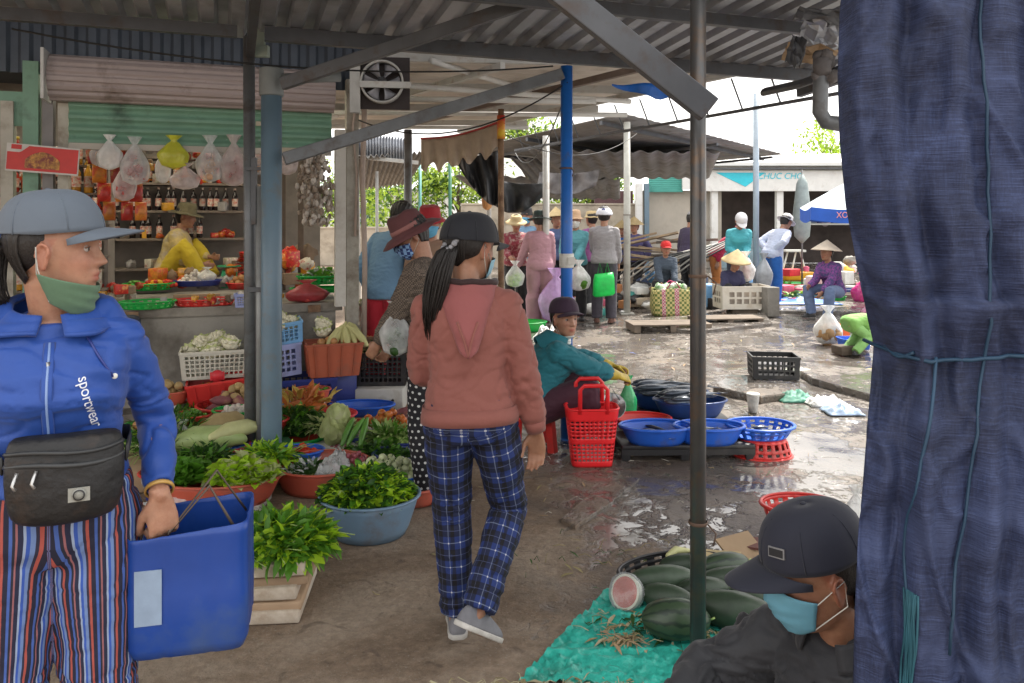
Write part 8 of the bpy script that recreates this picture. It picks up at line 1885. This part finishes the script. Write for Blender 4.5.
# central group
Yc = 11.8
FLR = M('floral dark red print', (.25, .04, .06), .85, .3, 22, .2, rand=0, col2=(.5, .4, .36), c2t=.57)
simple('woman in patterned red blouse and tan hat left of the pink pyjama suit', 516, 12.1, R(185), 1.56, FLR, DARKC, hat=lambda S, p: brim_hat(S, p, STRW, .17, .08, .4), sk=dict(handL=(-.1, .3, 1.0), handR=(.12, .3, .95), hpitch=R(15)))
simple('shopper in dark rounded hat behind the pink pyjama suit', 527, 12.9, R(160), 1.66, LB, DARKC, hat=lambda S, p: brim_hat(S, p, DARKC, .11, .12, .9), mask=MBL)
PKP_ = C_('dusty pink pyjama', (.42, .23, .27))
pP, S = simple('woman in dusty pink pyjama suit and dark green hat seen from behind', 540, 11.4, R(6), 1.60, PKP_, PKP_, hem=0, hat=lambda S, p: brim_hat(S, p, C_('dark green hat', (.02, .04, .035)), .185, .11, .25, tilt=R(8)), sk=dict(handL=(-.3, .18, .82), handR=(.2, .15, .75), hpitch=R(14), lean=.06), tr=dict(loose=1.25, ank=1.5), feet=M('brown sandal', (.15, .07, .05), .7), topk=dict(flare=.015))
poly_bag('plastic_bag', 'big lilac plastic bag carried low by the woman in the pink suit', 'bag', Vector((at(556)*11.2, 11.2, .05)), .5, .78, film('lilac polythene', (.55, .35, .65), 1.1), seed=13)
poly_bag('plastic_bag', 'pale bag with limes held at left by the woman in the pink suit', 'bag', Vector((at(515)*11.2, 11.3, .55)), .26, .38, FILM, .05, M('lime skin', (.3, .5, .05), .4), seed=14)
simple('shopper in teal shirt and cream bucket hat with white mask facing the camera', 575, 11.9, R(172), 1.6, C_('pale teal shirt', (.10, .33, .38)), DARKC, hat=lambda S, p: brim_hat(S, p, C_('cream hat', (.55, .36, .22)), .14, .12, .5), mask=WHP, sk=dict(handL=(-.02, .3, .92), handR=(.15, .28, .9)))
poly_bag('plastic_bag', 'white bag of greens in the hands of the shopper in the cream hat', 'bag', Vector((at(578)*11.6, 11.5, .48)), .34, .45, FILMW, .06, LEAF1, seed=15)
simple('man in grey hoodie, dark trousers and white helmet carrying a bright green bag', 604, 11.6, R(-12), 1.68, C_('grey marl hoodie', (.27, .26, .27)), C_('dark grey trousers', (.05, .045, .06)), hem=1, hat=lambda S, p: helmet(S, p, M('white helmet', (.7, .72, .78), .25, .04, bump=0)), sk=dict(handL=(-.1, .3, .95), handR=(.2, .22, .85), lean=.05), feet=M('brown sandal', (.15, .07, .05), .7))
gb_ = thing('carrier_bag', 'vivid green carrier bag hanging beside the man in the white helmet', 'bag', Vector((at(603)*11.4, 11.3, .42)), .1)
b = MB(); rg = []
for z, w_, d_ in ((0, .13, .05), (.03, .16, .06), (.25, .15, .05), (.33, .13, .03)): rg.append(ellring(Vector((0, 0, z)), Vector((1, 0, .1)), Vector((0, 1, 0)), w_, d_, 20, 1.))
b.loft(rg, cap=False); b.build('body', M('vivid green bag', (.0, .55, .08), .4, .2, 8, .4, 20), gb_, solid=.002)
for x in (-.06, .05): b = MB(); b.tube([(x-.03, 0, .32), (x, 0, .48), (x+.04, 0, .32)], .012, 6, flat=.3); b.build('handle', MC['vivid green bag'], gb_)
simple('shopper in mauve jacket half hidden behind the grey hoodie', 592, 12.8, R(30), 1.62, C_('mauve jacket', (.22, .07, .2)), DARKC, hat=lambda S, p: brim_hat(S, p, STRW, .13, .09, .5))
simple('seller in conical hat standing behind the pink suit to its right', 556, 13.4, R(200), 1.6, C_('slate blue shirt', (.08, .12, .25)), DARKC, hat=lambda S, p: cone_hat(S, p, r=.2, h=.2, tilt=R(10)))
simple('man in brown shirt half hidden by the blue post', 566, 14.4, R(180), 1.7, C_('brown shirt', (.18, .1, .06)), DARKC)
seat = dict(pelz=.3, lean=.25, bend=.1, footL=(-.15, .34, .08), footR=(.15, .34, .08), kneeL=(-.3, .5, 1), kneeR=(.3, .5, 1), handL=(-.1, .42, .4), handR=(.12, .42, .4))
def st_(**k): d = dict(seat); d.update(k); return d
simple('seller in conical hat and purple top beside the pale grey post', 636, 15.5, R(150), 1.6, C_('plum blue shirt', (.1, .09, .22)), DARKC, hat=lambda S, p: cone_hat(S, p), sk=dict(pelz=.75, lean=.15))
simple('seller in conical hat and blue top left of the pale grey post', 622, 15.9, R(170), 1.55, C_('blue shirt', (.03, .12, .4)), DARKC, hat=lambda S, p: cone_hat(S, p, r=.19), sk=dict(pelz=.7, lean=.15))
simple('man in dark jacket and grey cap behind the slim front pole', 688, 14.2, R(-60), 1.62, C_('dark purple jacket', (.06, .045, .09)), DARKC, hat=lambda S, p: cap(S, p, C_('light grey cap', (.4, .4, .4))), sk=dict(hpitch=R(20), lean=.1))
simple('seller in red cap sitting among the dark bundles', 664, 13.6, R(180), 1.5, C_('black patterned shirt', (.05, .07, .1)), DARKC, hat=lambda S, p: cap(S, p, C_('bright red cap', (.6, .02, .02))), sk=st_(pelz=.45))
simple('seller in red jacket bending behind the slim front pole', 715, 14.6, R(-100), 1.55, C_('crimson jacket', (.45, .015, .06)), C_('orange trousers', (.5, .18, .05)), sk=dict(lean=.6, bend=.3, hpitch=R(50)), hat=lambda S, p: brim_hat(S, p, C_('pink hat', (.6, .2, .25)), .13, .09, .5))
simple('seller in conical hat sitting behind the dirty white crate', 727, 12.9, R(200), 1.5, C_('indigo shirt', (.035, .035, .09)), DARKC, hat=lambda S, p: cone_hat(S, p, r=.24, h=.2, tilt=R(6)), sk=st_(hpitch=R(20), pelz=.27, bend=.2))
simple('shopper in turquoise top and white cap looking down beside the blue grey post', 738, 13.3, R(178), 1.62, C_('turquoise top', (.06, .36, .42)), C_('dark trousers', (.03, .035, .05)), hat=lambda S, p: cap(S, p, C_('white cap', (.65, .64, .66))), sk=dict(hpitch=R(42), lean=.12, bend=.12, handL=(-.04, .3, .95), handR=(.1, .28, .95)), hem=1)
poly_bag('plastic_bag', 'white bag in the hands of the shopper in the turquoise top', 'bag', Vector((at(746)*12.9, 12.9, .5)), .3, .5, FILMW, .05, RC1, seed=16)
simple('shopper in white shirt, white hat and blue trousers stooping at right', 772, 13.8, R(-62), 1.66, C_('white blue shirt', (.55, .6, .75)), C_('bright blue trousers', (.02, .13, .45)), hat=lambda S, p: brim_hat(S, p, C_('white sun hat', (.68, .66, .64)), .16, .1, .3), sk=dict(lean=.45, bend=.15, hpitch=R(30), handL=(-.1, -.02, .98), handR=(.08, -.05, .98), elbL=(-1, -.3, .2), elbR=(1, -.3, .2)), hem=0)
poly_bag('plastic_bag', 'grey bag held behind the back of the stooping white shirted shopper', 'bag', Vector((at(762)*13.5, 13.4, .35)), .3, .6, M('grey film', (.4, .42, .45), .35, .3), seed=17)
simple('seller in purple check top and conical hat sitting behind the yellow tray', 834, 12.2, R(120), 1.55, M('purple check cloth', (.22, .06, .25), .85, .3, 40, .2, rand=0, col2=(.05, .05, .15), c2t=.5), C_('blue grey trousers', (.12, .17, .3)), hat=lambda S, p: cone_hat(S, p, M('pale conical straw', (.7, .6, .48), .7), r=.23, h=.17, tilt=R(5)), sk=st_(pelz=.42, handR=(.1, .45, .5)), skin=SKIN2)
simple('child in lime green top bent over the small blue tub', 850, 8.8, R(-72), .98, C_('lime green top', (.2, .42, .1)), C_('lime green shorts', (.2, .4, .12)), sk=dict(pelz=.36, lean=1.25, bend=.35, hpitch=R(70), handL=(-.08, .4, .12), handR=(.1, .38, .1), footL=(-.1, .05, .07), footR=(.1, .0, .07), kneeL=(0, 1, .2), kneeR=(0, 1, .2)), hem=0, tr=dict(loose=1.0))
# ---------- the tied tarpaulin curtain at right ----------
CU = bpy.data.materials.new('faded blue woven sheet'); nt, N, L, b_ = nodes_of(CU)
tc = N.new('ShaderNodeTexCoord'); PO = tc.outputs['Object']
def nz_(scale, det, mp=None, r=.6):
    src = PO
    if mp: q = N.new('ShaderNodeMapping'); q.inputs['Scale'].default_value = mp; L.new(PO, q.inputs[0]); src = q.outputs[0]
    n = N.new('ShaderNodeTexNoise'); setin(n, Scale=scale, Detail=det, Roughness=r); L.new(src, n.inputs[0]); return n.outputs[0]
def rmp(x, a, ca, c, cb):
    r = N.new('ShaderNodeValToRGB'); L.new(x, r.inputs[0]); e = r.color_ramp.elements; e[0].position = a; e[0].color = ca+(1,); e[1].position = c; e[1].color = cb+(1,); return r.outputs[0]
def mxx(t, f, a, c):
    x = N.new('ShaderNodeMix'); x.data_type = 'RGBA'; x.blend_type = t
    for i, q in ((0, f), (6, a), (7, c)):
        if isinstance(q, float): x.inputs[i].default_value = q
        elif isinstance(q, tuple): x.inputs[i].default_value = q+(1,)
        else: L.new(q, x.inputs[i])
    return x.outputs[2]
base = rmp(nz_(2.2, 7.), .35, (.011, .017, .046), .68, (.030, .046, .122))
wv = rmp(nz_(1.0, 3., (16, 16, 330)), .42, (.7, .7, .75), .66, (1.4, 1.38, 1.3)); wh = rmp(nz_(1.0, 3., (330, 330, 20)), .42, (.75, .75, .8), .66, (1.3, 1.3, 1.25))
col = mxx('MULTIPLY', 1., base, wv); col = mxx('MULTIPLY', .8, col, wh)
fade = rmp(nz_(3.5, 6., (1, 1, 2.2)), .5, (0, 0, 0), .66, (.9, .9, .9)); col = mxx('MIX', fade, col, (.042, .06, .14))
L.new(col, b_.inputs[0]); b_.inputs['Roughness'].default_value = .75
bp = N.new('ShaderNodeBump'); setin(bp, Strength=.5, Distance=.003); L.new(wv, bp.inputs['Height']); bp2 = N.new('ShaderNodeBump'); setin(bp2, Strength=.6, Distance=.012); L.new(nz_(9, 5.), bp2.inputs['Height']); L.new(bp.outputs[0], bp2.inputs['Normal']); L.new(bp2.outputs[0], b_.inputs['Normal'])
YK = 1.42
cu = thing('tarpaulin_curtain', 'faded navy woven tarpaulin tied with a blue cord, hanging in folds at right', 'tarpaulin', Vector((.95, YK, 0)))
ctl = [(-.05, 843), (.0, 840), (.1, 838), (.2, 840), (.3, 846), (.4, 858), (.48, 868), (.52, 874), (.56, 872), (.62, 868), (.7, 864), (.8, 858), (.9, 855), (1.1, 852)]   # left edge, image height against position
def edge_x(z):
    v = (218+(CAMH-z)/YK*780)/683; return (np.interp(v, [c[0] for c in ctl], [c[1] for c in ctl])-512)/780*YK
TIE = CAMH-(356-218)/780*YK
def cur(u, v):
    z = lerp(2.62, .03, v); x0 = edge_x(z); x1 = 1.62; x = x0+(x1-x0)*u; pinch = math.exp(-((z-TIE)/.10)**2); near = math.exp(-u/.28)
    uu = u*(x1-x0)
    f = .026*math.sin(uu*55+3*mnoise.noise(Vector((z*1.3, uu*4, 1)))+(z-TIE)*3)*near*(1-.35*pinch)+.012*math.sin(uu*110+4*mnoise.noise(Vector((z*2, 0, 3))))*near
    f += .032*mnoise.noise(Vector((uu*2.2+.6*z, z*.9, 4)))+.022*mnoise.noise(Vector((uu*7, z*3+uu*3, 9)))+.012*mnoise.noise(Vector((uu*16+z*4, z*9-uu*8, 2)))
    f += -.05*abs(mnoise.noise(Vector((uu*3.1+z*1.6, z*2.6-uu*1.2, 12))))*(z < TIE+.1)
    c1 = mnoise.noise(Vector((uu*5+z*3.5, z*1.5-uu*4, 21))); c2 = mnoise.noise(Vector((uu*9-z*5, z*4+uu*6, 33))); f += -.016*max(0, 1-abs(c1)*9)-.009*max(0, 1-abs(c2)*8)
    wrap = .10*math.exp(-uu/.03)
    y = f+wrap-.03*pinch*-1*near-.05*(1-pinch)*near
    return Vector((x*(1+y/YK*math.exp(-uu/.2))-.95, y, z))
b = MB(); b.sheet(cur, 330, 260); b.build('cloth', CU, cu, solid=.002)
b = MB(); rc_ = M('blue cord', (.012, .045, .09), .6, .2)
def onc(u, z, o=.012): v = (2.62-z)/(2.62-.03); p = cur(u, v); return p-Vector((0, o, 0))
b.tube([onc(.0, TIE+.005, .0)+Vector((-.006, .03, 0))]+[onc(k/40, TIE-.006*math.sin(k*.4)*(k < 14)-.0003*k) for k in range(0, 41)], .0038, 7); b.build('tie_cord', rc_, cu)
b = MB(); b.tube([onc(.02+k*.006, TIE+.004-.012*math.sin(k*.35)) for k in range(10)], .0035, 6); b.build('tie_cord', rc_, cu)
b = MB(); b.tube([onc((.13+.09*(t/14)-.03*0)+(0), lerp(1.0, 1.0, 0)+0*t) for t in range(0)] or [onc(lerp(.155, .245, max(0, min(1, (z-.86)/.75)))+.004*math.sin(z*9), z, .008) for z in np.linspace(.78, 2.3, 40)], .0028, 6); b.build('tie_cord', rc_, cu)
b = MB(); b.tube([onc(.10+.012*math.sin(z*10+1)-.02*(TIE-z), z, .008) for z in np.linspace(TIE, .86, 18)], .003, 6); b.build('tie_cord', rc_, cu)
b = MB()
for i in range(14): b.tube([onc(.085+.0010*i+.004*math.sin(i+z*16), z, .008+.003*(i % 3)) for z in np.linspace(.88, .62, 9)], .0022, 5)
b.build('frayed_end', M('teal frayed cord', (.014, .08, .11), .7, .3), cu)
b = MB(); b.tube([(-.35, .0, 2.62), (.75, .0, 2.62)], .02, 10); b.build('rod', STEEL, cu)
tag(MB().tube([(0, 0, -.02), (0, 0, 2.9)], .03, 12).build('steel_post', STEELD, loc=(1.45, YK+.08, 0)), 'dark steel post standing behind the tied curtain', 'post')
bpy.context.view_layer.update()
for p_ in PROTOS:                     # the first pattern pieces are not part of the stall
    for c_ in list(p_.children): bpy.data.objects.remove(c_)
    bpy.data.objects.remove(p_)
